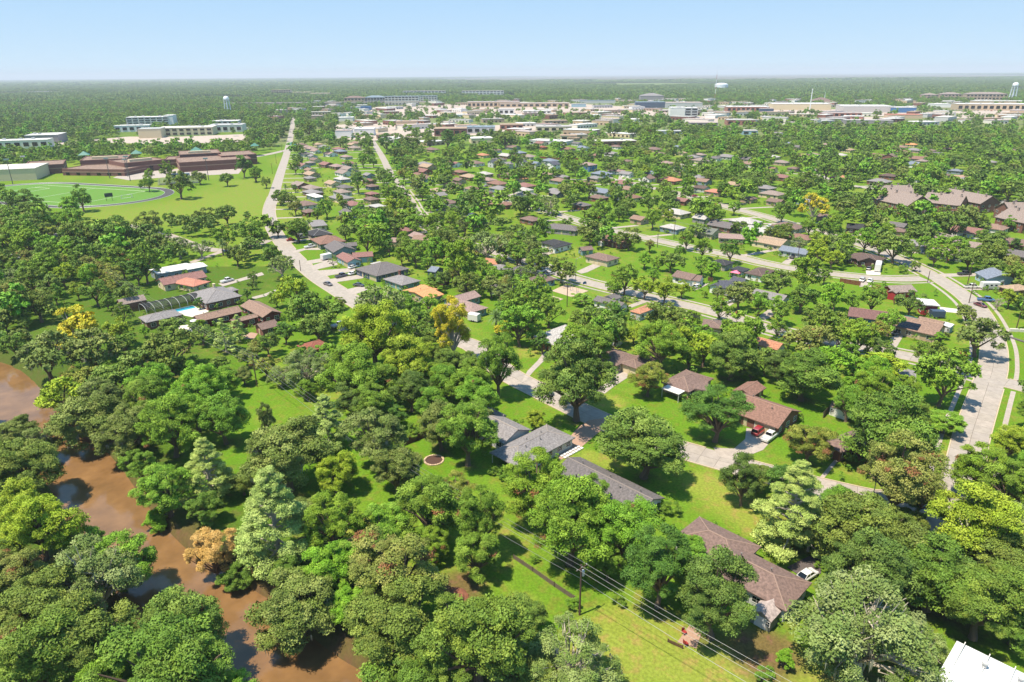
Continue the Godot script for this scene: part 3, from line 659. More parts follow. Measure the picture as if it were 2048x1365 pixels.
const TREES := [
	["o",3.4,-69.6,7.8,6.7,3,64],
	["o",-13.4,-69,12.8,10.9,3,63],
	["s",7.8,-70.9,12.5,9.5,3,64],
	["s",-0.4,-71.5,8.6,6.6,3,63],
	["o",-5.1,-71.9,16.4,14,3,63],
	["b",-36.5,-65.9,7,7.7,3,61],
	["o",-17.2,-76.2,15.1,12.9,0,63],
	["u",35,-71.5,3.7,2.6,3,2],
	["o",-45.4,-66.8,17.4,14.8,3,92],
	["o",1.6,-81.5,6.9,5.9,0,64],
	["b",38.7,-74.2,2.9,3,3,87],
	["k",29.9,-80.1,12.1,13.4,0,2],
	["b",-24.8,-83,7.4,7.5,1,61],
	["u",9.5,-86.3,2.7,1.9,3,64],
	["p",-55,-67.3,7.1,8.9,3,92],
	["s",48.3,-72.5,21.1,14.7,3,87],
	["m",-29.5,-82.3,6.6,5.8,1,61],
	["l",-18.1,-86.1,14.6,13.6,0,63],
	["u",16.8,-87.1,2.7,1.9,1,64],
	["m",-33,-82.4,13.8,12.2,2,61],
	["k",23.1,-86.6,11.3,13.6,1,64],
	["o",-47.4,-77.2,12.8,11,1,92],
	["s",47.2,-78,7.1,5.4,3,87],
	["p",29.1,-87.6,9.2,10.6,0,2],
	["b",-28.9,-88.8,9.6,9.9,2,61],
	["p",-6.1,-93.4,8,8.9,2,63],
	["s",56.8,-75,8.9,6.8,0,88],
	["p",15.8,-92.9,6,7,2,64],
	["o",-64.3,-69.2,14.7,12.6,0,92],
	["b",-25.8,-91.7,9.1,9.3,0,63],
	["o",-61.7,-73.4,14.4,12.3,0,60],
	["o",-36.7,-89.5,7.7,7.1,2,61],
	["p",9.8,-96.9,14.6,17.7,3,1],
	["u",3.7,-97.6,1.9,1.3,0,64],
	["p",18.7,-96.8,11.5,13.8,2,64],
	["p",-24.1,-95.7,7.8,9,0,63],
	["p",-13.8,-97.8,5.8,6.8,2,63],
	["p",-5.9,-99,8.9,14.5,3,65],
	["p",-15.5,-99.9,5.5,6.4,3,65],
	["k",55.1,-85.3,12.3,13.3,1,87],
	["p",30.7,-96.8,5.2,6,0,95],
	["b",-23.1,-100.6,9.3,9.5,3,65],
	["p",-31.2,-99.5,10.5,13.1,0,65],
	["p",-15,-103.7,11.7,13.5,4,65,63],
	["o",-47.3,-93.8,6.1,5.2,1,60],
	["c",-40.7,-97,15.8,19.8,3,94],
	["o",69.4,-79.6,14.2,12.1,2,88],
	["l",-73,-77.3,9.1,8.4,0,92],
	["o",-70.7,-80.9,13.6,11.6,4,92,60],
	["o",65.6,-85.5,14.3,12.2,1,87],
	["o",74.2,-78.3,9.2,7.8,3,86],
	["s",-66,-86.1,15,11.4,2,92],
	["u",52.9,-95.1,2.5,1.7,2,87],
	["o",69.6,-84.3,11.6,9.9,4,86,88],
	["p",3.7,-109.4,12.6,14.6,3,0],
	["g",-51.9,-96.5,8.2,11.4,2,60],
	["m",62.8,-92,11.9,10.5,1,87],
	["p",15.3,-111.2,7.8,9.1,0,1],
	["c",49.6,-101.2,14.3,17.9,1,95],
	["c",52.8,-100.1,7.2,9,2,87],
	["o",60,-96.5,16.3,13.6,2,87],
	["b",-65.9,-92.7,11.8,12,2,60],
	["l",-11.6,-113.3,8.4,7.8,3,65],
	["m",-38.4,-108.8,6.8,6,3,94],
	["u",30.6,-111.6,4.7,3.2,0,95],
	["m",57,-101.5,8.2,7.2,2,87],
	["o",79.7,-89.4,12.8,10.9,4,86,87],
	["l",-80.2,-89.6,9.3,8.7,3,59],
	["m",-23.7,-119.4,11.2,9.9,0,65],
	["k",45.1,-114,7.5,10.4,2,95],
	["l",7.3,-122.9,4,3.7,3,0],
	["p",60.5,-107.6,7.5,9.4,3,4],
	["y",78,-95.9,14.8,15.1,2,86],
	["u",-2.1,-123.7,3,2.1,3,0],
	["o",-59.1,-109.1,7.1,6.5,2,60],
	["y",-36,-118.7,9.7,9.9,1,94],
	["k",53.5,-112.7,9.5,10.3,1,95],
	["b",-76,-99.9,7.2,7.4,3,59],
	["o",71.5,-103.3,7.4,6.3,0,86],
	["l",-86.8,-90.9,7.4,7.4,0,59],
	["u",-4,-126.2,3.1,2.1,0,0],
	["o",27.8,-124.4,20,13.9,2,1],
	["l",86.5,-95.1,7.3,7.3,3,86],
	["m",-46,-120.2,17.4,15.4,1,94],
	["o",50.1,-119.1,6.7,6.2,2,95],
	["y",-83.4,-99.4,13.4,13.7,0,59],
	["b",-69,-109.9,5.5,5.6,1,59],
	["p",-9.9,-129.8,13.9,16.8,2,65],
	["o",-87.7,-96.4,7.9,6.7,0,59],
	["b",-67,-112.2,10.6,10.8,1,59],
	["o",-55.1,-119,6.3,5.4,3,94],
	["l",72.8,-110.2,16.7,15.6,1,4],
	["c",-60.9,-117.3,11.4,14.3,0,94],
	["m",-29.3,-129.2,13.9,12.3,1,94],
	["k",78,-110.1,7.4,7.4,0,86],
	["s",88,-102.8,10.8,8.2,3,86],
	["m",-16.4,-136.7,11,10.4,2,65],
	["m",-9.3,-139.7,9.2,8.7,0,0],
	["y",-91.4,-106.8,9.7,10.7,3,62],
	["b",-48.1,-133,7.9,8.7,1,94],
	["u",-23.5,-142.1,5.1,3.5,2,65],
	["c",-42.3,-137.8,10.9,13.6,1,94],
	["l",64.4,-129.6,10.4,9.6,0,4],
	["p",94.9,-109.7,10.4,12.1,1,86],
	["y",5.4,-145.1,5.2,5.3,2,0],
	["p",-78.4,-123.7,7.5,8.7,1,59],
	["k",47.1,-139.3,14.8,12.4,0,3],
	["p",-19.2,-146.8,8.6,12,0,0],
	["p",92.7,-116.3,10.4,12,3,85],
	["o",78.4,-126.9,21.3,18.2,3,46],
	["k",-28.6,-146.6,6.4,6.4,2,65],
	["u",74,-129.7,3.2,2.2,0,4],
	["p",-9,-149.7,10.1,12.6,4,0,65],
	["o",15.8,-150.2,20,20.8,3,7],
	["o",-99.4,-114.3,9.4,8,3,62],
	["p",-33.8,-147.8,9.8,11.4,3,14],
	["p",-76,-134.3,13.3,15.4,0,94],
	["m",-58.1,-143,4,8.1,2,94],
	["p",103.3,-115.3,9.5,11.9,4,86,85],
	["p",-66.9,-139.8,12.1,14,3,13],
	["o",-98.9,-119.6,14.5,12.4,4,59,62],
	["k",-39.4,-151.7,10.1,10.1,3,14],
	["p",-11.2,-156.8,10.2,11.8,3,90],
	["k",-25.7,-155.7,9.5,10.3,2,65],
	["m",-86.8,-133,11.7,10.3,2,59],
	["p",-17.8,-159.8,9.5,11.9,4,65,90],
	["p",-108.8,-120.3,10.3,12.9,0,59],
	["p",-34.4,-159.3,10.3,12,1,14],
	["p",-39.8,-158.4,15.3,17.7,1,13],
	["p",-3.8,-163.7,12.3,19.5,0,7],
	["p",-76.1,-146.3,11.4,13.3,3,11],
	["m",-87.8,-141.5,10,9.5,0,94],
	["p",-20.6,-165.7,8,9.3,3,23],
	["p",-11.2,-166.7,7.8,9.8,4,90,23],
	["l",35.9,-163.6,10.2,9.5,3,6],
	["o",86.3,-144,6.9,6.3,2,4],
	["y",108,-129.2,8.3,8.5,3,85],
	["p",81.8,-148.7,8.4,10.5,2,4],
	["y",-27.9,-167.7,15.3,15.6,3,22],
	["p",-18.3,-169.9,6.3,7.3,3,90],
	["p",-54.2,-162.9,5.3,6.1,3,14],
	["m",-107.5,-134.6,10.2,9,3,62],
	["o",94.2,-144.3,10.1,9.3,3,46],
	["m",-99.6,-141.5,16.6,14.6,1,62],
	["y",114.5,-131,6.9,7.6,2,86],
	["p",-88.9,-150.4,11.1,12.9,3,91],
	["m",-11.2,-174.5,8.2,7.8,3,90],
	["b",102,-142.6,9.3,5.2,3,46],
	["b",-78.9,-156.8,13.1,13.3,3,12],
	["p",-40.9,-170.9,7.4,9.2,4,14,13],
	["p",89.4,-152.5,10.1,12.6,0,46],
	["o",75.5,-160.6,17.8,13.2,3,37],
	["p",-48.5,-170.7,6.7,7.7,1,13],
	["o",-18.6,-177.1,9,8.3,0,90],
	["s",-56.5,-171.4,13.8,10.5,3,14],
	["b",-76.2,-163.9,8.7,8.9,2,94],
	["o",-13.1,-181,5.8,4.9,3,90],
	["p",23.3,-180.9,10.9,13.6,0,6],
	["s",-63.8,-171.9,7.5,5.7,3,13],
	["o",60.9,-173.4,15.8,13.5,0,37],
	["o",-25,-182.6,9.8,9,3,23],
	["m",-102.1,-153.5,10.8,9.5,1,62],
	["b",93.3,-159,10.6,11.7,0,46],
	["k",73,-170.1,8.2,8.9,3,37],
	["b",87.9,-163,5.3,5.4,0,46],
	["o",66.2,-172.9,6,5.1,3,37],
	["p",-93.1,-160.5,10.7,12.5,4,11,91],
	["m",-118,-143.5,8.5,7.5,0,59],
	["p",100.6,-156.4,6.2,7.8,3,46],
	["y",-39.5,-182,21.2,21.7,1,14],
	["p",43.1,-181.6,12.7,14.8,1,6],
	["p",50.8,-180.2,7,8.1,2,5],
	["m",-74.4,-172.7,5.6,4.9,3,13],
	["Y",-17.7,-187.3,12.6,18.7,3,23],
	["o",80,-170.3,6.8,6.3,1,37],
	["p",123.1,-142.3,8.5,10.6,1,85],
	["l",-69.7,-177.2,7.7,7.2,3,13],
	["o",71.4,-176.6,8.8,8.1,3,37],
	["b",87.4,-169.4,10.1,11.1,1,37],
	["b",94.6,-165.8,6.1,6.3,2,4],
	["p",18.6,-190.1,9.9,11.4,1,7],
	["y",55.6,-182.8,11.3,11.5,3,38],
	["p",109.3,-156.7,13,15.1,0,85],
	["b",-53.2,-184.1,7.9,8.1,1,14],
	["o",-28.4,-190.3,10.8,9.9,3,22],
	["p",26.9,-190.6,12,15,4,6,7],
	["p",103.6,-162.8,5.2,6.5,3,40],
	["y",-114.1,-155.9,13.7,14,1,62],
	["k",9.2,-193.5,6.5,7,0,7],
	["o",-105,-163.8,12.5,10.6,3,11],
	["b",94.5,-171,6.8,7.5,3,41],
	["p",-61.3,-186.7,5.5,6.9,0,14],
	["p",65.9,-185.5,10.4,13,0,37],
	["l",-47,-192.8,8.7,8.7,1,14],
	["o",-25.5,-197.3,8.5,7.2,4,23,22],
	["o",-84.7,-180.9,6.2,5.3,3,12],
	["p",2.3,-199.9,12.1,14,1,90],
	["y",44.7,-194.9,9.8,10.8,2,6],
	["k",-38,-196.7,9.9,10.7,3,22],
	["o",-92.1,-177.9,8.1,6.9,3,12],
	["m",-77.7,-185.1,6.3,5.6,3,12],
	["b",95.5,-176.7,6.5,6.6,4,46,41],
	["m",-103.5,-172.9,13,11.5,3,11],
	["y",51.2,-195.1,7.7,8.5,0,38],
	["p",32.3,-199.3,7.6,8.8,3,30],
	["y",102.8,-174.3,12.8,8.3,0,46],
	["l",-114.9,-166.6,10,9.3,1,62],
	["l",86.1,-183.2,14.1,13.1,1,37],
	["p",59.2,-195,6.7,8.3,3,38],
	["o",28.4,-201.9,13.9,11.9,3,30],
	["o",-97.6,-179.7,16.3,13.9,3,11],
	["y",38.6,-201,6.8,6.9,3,31],
	["p",70,-193.1,10.7,13.4,1,38],
	["l",-77.6,-191.5,6.5,6,3,13],
	["p",6,-207,9.1,11.4,4,7,90],
	["k",-74.7,-193.6,7.4,7.5,3,13],
	["Y",-3,-208.1,6.1,5.9,1,90],
	["o",-29.3,-206.6,12.9,11,0,23],
	["p",54.1,-202.1,7.7,8.9,0,38],
	["P",-5.1,-210.2,6.5,8.8,2,90],
	["o",22.6,-209.8,9,8.3,1,7],
	["p",99.5,-187.1,6.4,7.4,3,41],
	["o",50.2,-207.2,13.9,11.8,1,31],
	["p",85.4,-195.6,5.3,6.2,1,37],
	["p",2.7,-213.6,10,12.5,4,90,7],
	["o",-62.2,-204.5,11.4,9.8,2,14],
	["o",118.4,-178.1,11,9.4,2,46],
	["k",108.8,-185.2,7.2,7.2,2,46],
	["k",-72.1,-202.7,7.3,7.3,1,13],
	["m",-106.7,-187,7.6,6.7,3,91],
	["k",34.7,-212.9,8.4,9.1,3,30],
	["p",126.1,-175.2,4.9,5.7,0,85],
	["m",-119.1,-180.4,15.5,13.7,0,11],
	["c",-89.1,-197.2,8.9,11.1,3,12],
	["p",103.7,-190,10.6,12.2,3,41],
	["p",12.4,-216.4,10.6,12.3,0,89],
	["y",-42,-212.8,9.5,9.7,0,22],
	["m",-129.3,-174.9,17.1,15.1,0,11],
	["k",-2.2,-217.7,7,7.6,2,90],
	["o",-25.5,-216.8,8.2,7,4,23,18],
	["p",107.4,-190.6,6,7,0,40],
	["p",2.1,-220.4,6.7,8.4,1,90],
	["p",101.2,-196.4,6.3,7.3,0,41],
	["p",84.9,-204.2,6.9,8,2,37],
	["o",96.3,-199.8,15.3,13.1,0,41],
	["k",31.2,-219.9,7,7.6,1,89],
	["p",60.2,-214.6,6.2,7.2,0,38],
	["c",-88.1,-205.9,7.4,9.2,1,12],
	["o",-61.6,-215.5,13.4,11.4,1,13],
	["s",-44.9,-219.7,19.1,14.5,0,18],
	["p",-3.2,-224.5,6,6.9,2,90],
	["o",-98.6,-203.1,8.7,7.4,3,91],
	["u",74.2,-213.5,4.3,3,1,38],
	["o",-68.9,-216.2,15.8,13.5,4,13,14],
	["o",-119.2,-195,8.4,7.1,0,11],
	["p",5.1,-228.5,10.5,13.1,3,24],
	["Y",-129.5,-190.3,16.4,17.2,0,11],
	["p",-36,-228,8.4,10.5,0,22],
	["u",-54.7,-225.1,3.5,2.6,1,14],
	["p",-0.7,-231.9,7.1,8.9,2,90],
	["p",71.2,-220.9,7.4,9.2,2,38],
	["p",36.1,-230.1,4.6,5.7,2,30],
	["l",109.5,-205.6,7,7,0,41],
	["b",-29.7,-231.2,7.1,7.9,3,22],
	["l",116.6,-202.9,7.2,7.2,3,41],
	["m",138.9,-188.9,14.9,12.7,2,85],
	["p",9.5,-234.7,9,11.2,4,24,90],
	["p",90.7,-217.7,8.3,10.4,3,34],
	["y",-123.6,-201,9.1,10,0,11],
	["m",-3,-238.9,9.1,8.6,3,25],
	["p",-104.5,-215.4,3.8,4.7,0,12],
	["b",121.9,-206.5,8.4,9.2,1,41],
	["b",134.2,-199.3,3.5,3.9,1,40],
	["o",-112.5,-212.7,9.1,6.4,1,11],
	["p",86.2,-225,7.1,8.9,3,35],
	["o",-140.4,-196.2,7.3,6.7,2,62],
	["b",-120.7,-209.9,4.1,4.5,3,11],
	["b",26,-241,8.8,4.4,1,89],
	["p",4.6,-242.5,7.9,9.9,3,25],
	["b",92.5,-227.4,6.2,6.9,3,34],
	["m",138.3,-202.8,2.8,2.7,1,40],
	["b",124.2,-212.2,6,6.6,1,41],
	["o",-62.9,-238,5.1,4.7,3,15],
	["o",-152.2,-194,8.4,7.8,4,62,11],
	["m",81.8,-233,11.2,10.6,1,33],
	["u",43.2,-243.9,3.5,2.6,1,30],
	["y",56.5,-241.2,9,9.9,0,32],
	["n",-0,-248.4,6.6,11.6,3,25],
	["p",6.8,-248.5,5.2,6.6,3,24],
	["u",46.6,-244.3,2.1,1.6,2,31],
	["p",39,-246.4,7.1,8.9,2,30],
	["y",-78.9,-237.3,12.7,14,2,13],
	["m",-7.7,-250.4,9,8.5,3,58],
	["y",50.2,-246.9,8.6,9.4,2,31],
	["o",-17.2,-251.4,10.9,10,2,23],
	["o",102.8,-230.2,11.5,10.6,1,34],
	["o",90.1,-236.1,6.8,6.2,0,34],
	["l",-2.6,-253.6,6.6,6.6,3,25],
	["u",-12.5,-254.8,4.9,3.7,2,23],
	["b",3.1,-255.4,8,8.8,0,24],
	["p",-87,-240.4,5.6,6.9,2,13],
	["p",43.5,-252.2,10.4,13,1,27],
	["y",64.6,-248.2,6.2,6.8,3,32],
	["p",11.6,-257.3,6.3,7.9,1,24],
	["b",114.9,-231.1,9.8,10.8,0,41],
	["m",78,-246.6,5.5,5.3,3,33],
	["p",73.6,-248.2,2.4,3,0,33],
	["l",-2.1,-259,6.5,6.5,3,58],
	["o",-29.7,-257.8,7.9,7.3,3,56],
	["p",125.9,-226.9,9.6,12,2,41],
	["o",-134.7,-222.9,8.2,7.6,0,91],
	["p",121.4,-230.7,6.2,7.8,2,41],
	["p",-19.5,-260.8,14.7,22.1,1,56],
	["b",-8.1,-262.4,8.5,9.3,3,58],
	["m",90,-248.7,6.8,6.5,3,35],
	["k",139,-225.7,9.2,8.7,0,43],
	["k",-114.9,-239,4,4.3,0,10],
	["k",-27.3,-264.1,6.7,7.2,3,56],
	["m",100.9,-247.5,11.9,11.3,2,34],
	["m",154.4,-218.3,6.8,6.5,1,43],
	["p",-17.7,-268.2,6.1,7.7,0,57],
	["p",-9.5,-269,7,8.7,0,58],
	["k",-101.6,-250.2,3.8,4.2,1,10],
	["o",5.8,-270,8.1,7.5,1,25],
	["o",20.4,-269.9,11.8,10.8,1,24],
	["l",-24.3,-271.9,6.8,6.8,1,56],
	["o",-2,-273.4,6.3,5.8,1,58],
	["o",-165.1,-218,5.1,4.7,2,62],
	["p",57.7,-267.6,5.6,7,0,32],
	["o",-170.6,-216.2,6.3,5.8,0,11],
	["p",112.3,-251.6,12.9,16.1,3,39],
	["l",-18.6,-275.2,10.3,10.3,0,57],
	["p",-157.3,-227.9,5.3,6.6,0,11],
	["p",-12.1,-277.3,7.1,8.9,0,57],
	["o",10.3,-278,10.3,9.5,2,24],
	["p",101.7,-259.9,6,7.4,1,35],
	["o",-165,-225.9,13.5,12.4,4,62,66],
	["o",-148.5,-238.5,6,5.5,0,91],
	["b",-22.8,-281.9,9.9,10.9,1,56],
	["k",-104,-263.3,3.8,4.1,3,96],
	["l",138.5,-246.9,5.7,5.7,0,42],
	["o",-143.8,-244.9,9.7,8.9,0,8],
	["b",83.3,-273.8,6.8,7.4,0,36],
	["o",12,-286.4,12,11,4,24,25],
	["o",-155,-243.5,10.3,9.5,4,11,8],
	["b",80.1,-277.9,8.4,9.3,0,36],
	["d",173.7,-231.4,5.8,5.2,3,45],
	["p",-36.2,-287.5,7,8.8,2,56],
	["l",-171.4,-234.7,9.9,9.9,2,62],
	["u",40.2,-288.2,1.4,1.1,3,27],
	["p",-4.4,-291.1,6,7.5,1,57],
	["p",2.3,-291.6,10.7,13.4,2,25],
	["l",-27.2,-291.2,7.2,7.2,1,56],
	["o",68.6,-284.3,10.2,9.4,2,32],
	["l",-179,-231.9,9.4,9.4,0,11],
	["p",126,-264.6,6,7.6,1,39],
	["p",63.6,-286.3,5.4,6.8,1,29],
	["k",-107.1,-273,4.4,4.8,4,96,12],
	["y",179,-233,6.8,7.4,3,45],
	["u",181.1,-231.7,4.5,3.4,3,45],
	["s",-97,-279.2,12.2,10,1,96],
	["u",-144.5,-257.9,2.7,2,2,11],
	["b",58.3,-290.5,7.1,7.8,1,29],
	["p",-42.3,-294.9,9.8,12.2,3,55],
	["l",-19.7,-297.5,10.7,10.7,4,57,56],
	["p",-171.4,-245.2,7.1,8.8,0,11],
	["l",-156.9,-255,6.6,6.6,0,11],
	["m",4.1,-300.9,8.5,8.1,2,25],
	["y",-166.9,-251.5,5.8,6.4,0,11],
	["l",-183.2,-240.3,11.6,11.6,3,66],
	["p",-34.6,-300.4,10.1,12.6,4,56,55],
	["u",149.6,-263.1,2.5,1.9,0,42],
	["p",-49.3,-298.7,7.5,9.4,3,54],
	["s",-10.9,-303.4,18.2,14.9,2,57],
	["l",-158.1,-260.7,9.4,9.4,0,8],
	["o",-22.1,-304.9,8.1,7.5,0,57],
	["m",-2.2,-307,12.1,11.5,2,57],
	["d",-79.7,-296.6,5.6,5,0,15],
	["p",-30.3,-305.7,8.4,10.5,1,55],
	["p",-47.3,-306.2,9.5,11.9,4,54,55],
	["k",-152.9,-269.5,9.7,10.5,0,8],
	["m",8.8,-310.3,11.4,10.8,0,26],
	["o",-186.8,-249.1,7.6,7,3,66],
	["o",-178.7,-255,10.6,9.8,4,11,66],
	["o",-20.2,-310.9,7.4,6.8,0,58],
	["p",-151.1,-273,11.8,17.7,0,8],
	["k",98.1,-297.4,9.9,10.6,3,52],
	["u",-139.6,-282.9,4.1,3.1,2,9],
	["p",-170.5,-265.7,8.6,10.7,4,8,11],
	["p",77,-306.1,6.3,7.9,2,32],
	["o",-31.6,-314.1,15.2,14,1,55],
	["o",-15.6,-315.4,6.6,6.1,2,57],
	["l",-165.2,-270,9.6,9.6,0,9],
	["o",-197.8,-247.7,7.3,6.7,4,62,71],
	["o",-187.1,-255.9,12.2,11.2,4,66,62],
	["m",-43.9,-315.2,8.6,8.2,3,55],
	["p",87.9,-306,8.6,10.8,3,51],
	["o",-108,-299.7,10.7,9.8,1,96],
	["o",2.9,-319.4,7.5,6.9,1,57],
	["y",139.3,-288,8.3,9.1,0,48],
	["m",-23.9,-319.4,8.6,8.2,0,57],
	["o",-196.9,-253.4,7.9,7.3,4,62,67],
	["k",-57.8,-316.6,7.1,7.7,3,54],
	["y",135.9,-293.5,9.4,10.3,1,39],
	["p",-67.9,-316.7,12.4,15.5,0,54],
	["y",-182.3,-268.1,9.7,10.6,3,66],
	["o",197.8,-257,11.3,10.4,2,45],
	["y",-175.7,-272.6,8.5,9.4,0,8],
	["o",-123.7,-300.1,10.7,9.9,0,96],
	["o",8.4,-324.7,11.9,10.9,0,26],
	["o",-164.6,-280.8,9.7,8.9,0,9],
	["m",-50.9,-321.7,8.5,8.1,1,54],
	["m",-19.5,-325.6,8.3,7.9,2,58],
	["l",66.2,-320,6.6,6.6,1,29],
	["u",167.1,-280.9,6.1,4.6,2,42],
	["m",-3.5,-327,10.1,9.6,4,57,58],
	["p",-37.5,-325.1,8.1,10.1,4,55,56],
	["k",145.1,-293.7,9.4,10.2,0,48],
	["m",-30.4,-326.6,11.3,10.7,1,55],
	["o",-199,-261.8,6.8,6.3,3,66],
	["o",56.9,-324.3,11.7,10.8,1,29],
	["p",-191.5,-268.4,9.7,12.1,3,66],
	["b",-61.4,-325.6,8.3,9.1,0,54],
	["l",-174.7,-281.7,8,8,4,8,9],
	["o",173.3,-283.6,4.8,4.4,0,47],
	["m",-53.1,-329,7.1,6.8,0,55],
	["b",-207.9,-261,10.4,11.4,2,62],
	["p",84.4,-323.1,9,11.3,0,51],
	["y",139.6,-303.7,11,12.1,0,49],
	["p",-198.4,-271.1,8.4,10.5,3,67],
	["p",-34.2,-335,7.5,9.4,4,55,54],
	["b",-64.9,-330.8,5.6,6.1,0,54],
	["o",39.1,-335.1,8.1,7.5,2,28],
	["p",-172.1,-290.6,11.5,14.3,4,8,67],
	["p",-193.3,-277.2,11.2,14,4,66,67],
	["o",199.3,-273.6,9.5,8.7,2,44],
	["p",-168.6,-294.3,7.2,9,0,9],
	["l",-182.7,-286.3,9.4,9.4,4,8,66],
	["p",-53.8,-335.5,6.7,8.4,1,54],
	["s",-206.8,-270.6,9.8,8,3,66],
	["P",-125.4,-318.4,5.3,8.3,2,96],
	["o",170.6,-296.8,14.5,13.3,3,50],
	["s",-213.1,-268.7,7.4,6.1,2,62],
	["l",207,-273.6,9.7,9.7,1,44],
	["o",-31,-342.3,9.6,8.8,2,56],
	["p",-38.7,-342.1,8.9,11.1,1,54],
	["p",185.1,-290.3,8.2,10.2,0,47],
	["o",195.9,-284,11,10.1,1,47],
	["o",-13.6,-345.2,6.9,6.3,2,58],
	["u",17.2,-345.4,9.6,7.2,2,26],
	["s",137,-318.6,8.9,7.3,2,39],
	["s",-146.1,-314.8,11.2,9.2,1,8],
	["o",-68.9,-340.7,9,8.3,0,54],
	["s",150,-314.1,11,9,0,49],
	["y",-200.9,-284.6,8.1,8.9,3,67],
	["P",-138.2,-320.2,6,8.3,3,93],
	["p",-55.2,-344.9,5,6.3,2,54],
	["p",-209,-280.6,7.8,9.7,3,71],
	["o",-187.4,-297.3,12.8,11.8,3,67],
	["s",-156.4,-315.2,12.4,10.2,2,8],
	["o",170.4,-308,10.2,9.4,1,48],
	["l",-198.6,-291.1,8.1,8.1,3,67],
	["o",206.9,-285.5,12.3,11.3,4,44,47],
	["p",11.6,-353.6,5.3,6.6,0,26],
	["p",157.5,-316.9,8.2,10.2,3,49],
	["p",-67.1,-347.7,7.1,8.9,0,55],
	["b",-75.3,-346.9,10.9,12,1,16],
	["k",183,-304.5,7.2,7.8,3,50],
	["p",195,-297.1,7.3,9.1,1,47],
	["m",-14.6,-355.3,11.2,10.6,4,57,55],
	["p",-139.7,-327.6,10.6,13.2,2,96],
	["m",-180.8,-307,8.8,8.4,0,8],
	["p",166.8,-316.1,9.7,12.1,2,48],
	["l",-206.5,-292.5,7.1,7.1,4,66,67],
	["m",-212.2,-288.6,7.5,7.1,3,66],
	["p",-59.3,-353.5,7.5,9.4,2,54],
	["o",42.7,-356.2,10.6,9.7,0,29],
	["p",-129.6,-334.7,12,15,3,93],
	["o",122,-337.7,6.6,6.1,1,52],
	["o",205,-294.9,7.5,6.9,4,47,44],
	["p",-40.8,-357.6,11,13.8,2,55],
	["m",-24.9,-359.3,10.9,10.4,4,55,57],
	["o",-223.3,-282.8,7.7,7.1,0,66],
	["o",-64.2,-354.8,12.5,11.5,2,54],
	["p",162,-322.5,6,7.5,3,49],
	["l",-203.2,-298.7,7.1,7.1,4,66,71],
	["m",-86.3,-351,9.1,8.7,1,19],
	["p",-109.4,-344.7,10.5,13.2,0,21],
	["p",-127,-339.2,7.5,9.3,4,93,96],
	["p",-50.8,-359.5,6,7.5,2,55],
	["m",-180,-315.5,9.4,8.9,0,9],
	["o",159.1,-326.7,6.7,6.2,0,49],
	["o",130.9,-339,8.8,8.1,0,39],
	["p",43.1,-361,12.7,15.8,1,53],
	["o",-198.8,-304.6,7.8,7.2,4,66,67],
	["o",-109.8,-347.7,11,10.1,0,21],
	["l",-215.4,-294.6,7.2,7.2,3,71],
	["o",138.2,-338,6.5,6,2,39],
	["o",-222.6,-290.1,12,11,3,71],
	["p",210.7,-299.4,5.6,7.1,1,47],
	["o",-68.9,-361,6.6,6.1,2,54],
	["o",-171.3,-325.1,11.5,10.6,2,8],
	["o",217.5,-296.5,10.2,9.4,4,44,84],
	["o",152,-334.9,5.7,5.2,1,39],
	["o",164.9,-328.9,6.9,6.3,3,49],
	["b",194.3,-312.8,8.4,9.3,0,47],
	["o",160.1,-332.2,6.5,6,0,48],
	["o",-75.5,-361.8,9.8,9,1,16],
	["m",-21,-369.3,8.8,8.4,4,55,58],
	["b",-51.5,-366.8,11.1,12.2,2,55],
	["p",-31.9,-369.3,9.4,11.8,4,55,57],
	["o",-212.2,-304.7,12,11,0,67],
	["p",-44.3,-369.1,7.3,9.1,4,55,75],
	["b",207.4,-310.7,8.9,9.8,1,47],
	["o",-70.1,-367.3,8.1,7.5,0,55],
	["l",-220.4,-302.7,8.3,8.3,4,66,68],
	["o",140.9,-347,8,7.3,2,39],
	["o",139.1,-349.5,8,7.3,0,79],
	["b",-208.3,-314.6,10,11,3,66],
	["p",158.5,-343.5,9.2,11.6,0,49],
	["b",203.9,-318.9,6.6,7.3,2,47],
	["o",121.5,-358.9,8,7.3,2,52],
	["p",-33,-377.6,8.5,10.6,4,55,58],
	["o",-123.9,-358.5,9.9,9.1,1,93],
	["p",77.9,-371.7,9.6,12,0,82],
	["o",222,-309.4,11.4,10.5,4,44,50],
	["p",-20.6,-380.5,6,7.5,1,55],
	["o",-229.4,-304.2,6,5.5,0,66],
	["p",185.5,-333.2,9.3,11.6,0,50],
	["p",-80.8,-372.8,7.4,9.2,2,16],
	["o",-194,-328.5,18.3,16.8,3,67],
	["p",214.1,-316.4,5.5,6.8,2,47],
	["m",-49.4,-379.9,7.7,7.3,2,55],
	["p",165.8,-345.8,8,10,3,79],
	["o",-205.6,-323.8,18.1,16.6,3,66],
	["b",205.4,-324,3,3.3,0,47],
	["p",155.2,-352.1,8.1,10.1,2,39],
	["p",-76.9,-377,8,10,1,16],
	["p",-219.5,-316.4,9,11.2,0,67],
	["o",200.6,-329.3,11.7,10.7,1,50],
	["o",145.9,-358.2,6.5,6,0,79],
	["k",210.5,-325,6.2,6.7,2,47],
	["m",-59.5,-382.7,9.2,8.7,2,54],
	["p",-11.4,-387.6,6.4,8,0,83],
	["o",227.5,-315.1,8.7,8,4,44,81],
	["l",-92.3,-377.9,9.8,9.8,1,21],
	["p",-228.1,-316.6,12.4,15.5,0,66],
	["l",-201.6,-334.7,7.9,7.9,4,67,66],
	["p",111.1,-375.6,11.1,13.8,2,51],
	["p",-83.3,-383.3,7.3,9.1,4,54,16],
	["o",-33.8,-391.5,9.3,8.6,1,54],
	["o",-71.1,-386.6,8.6,7.9,4,54,55],
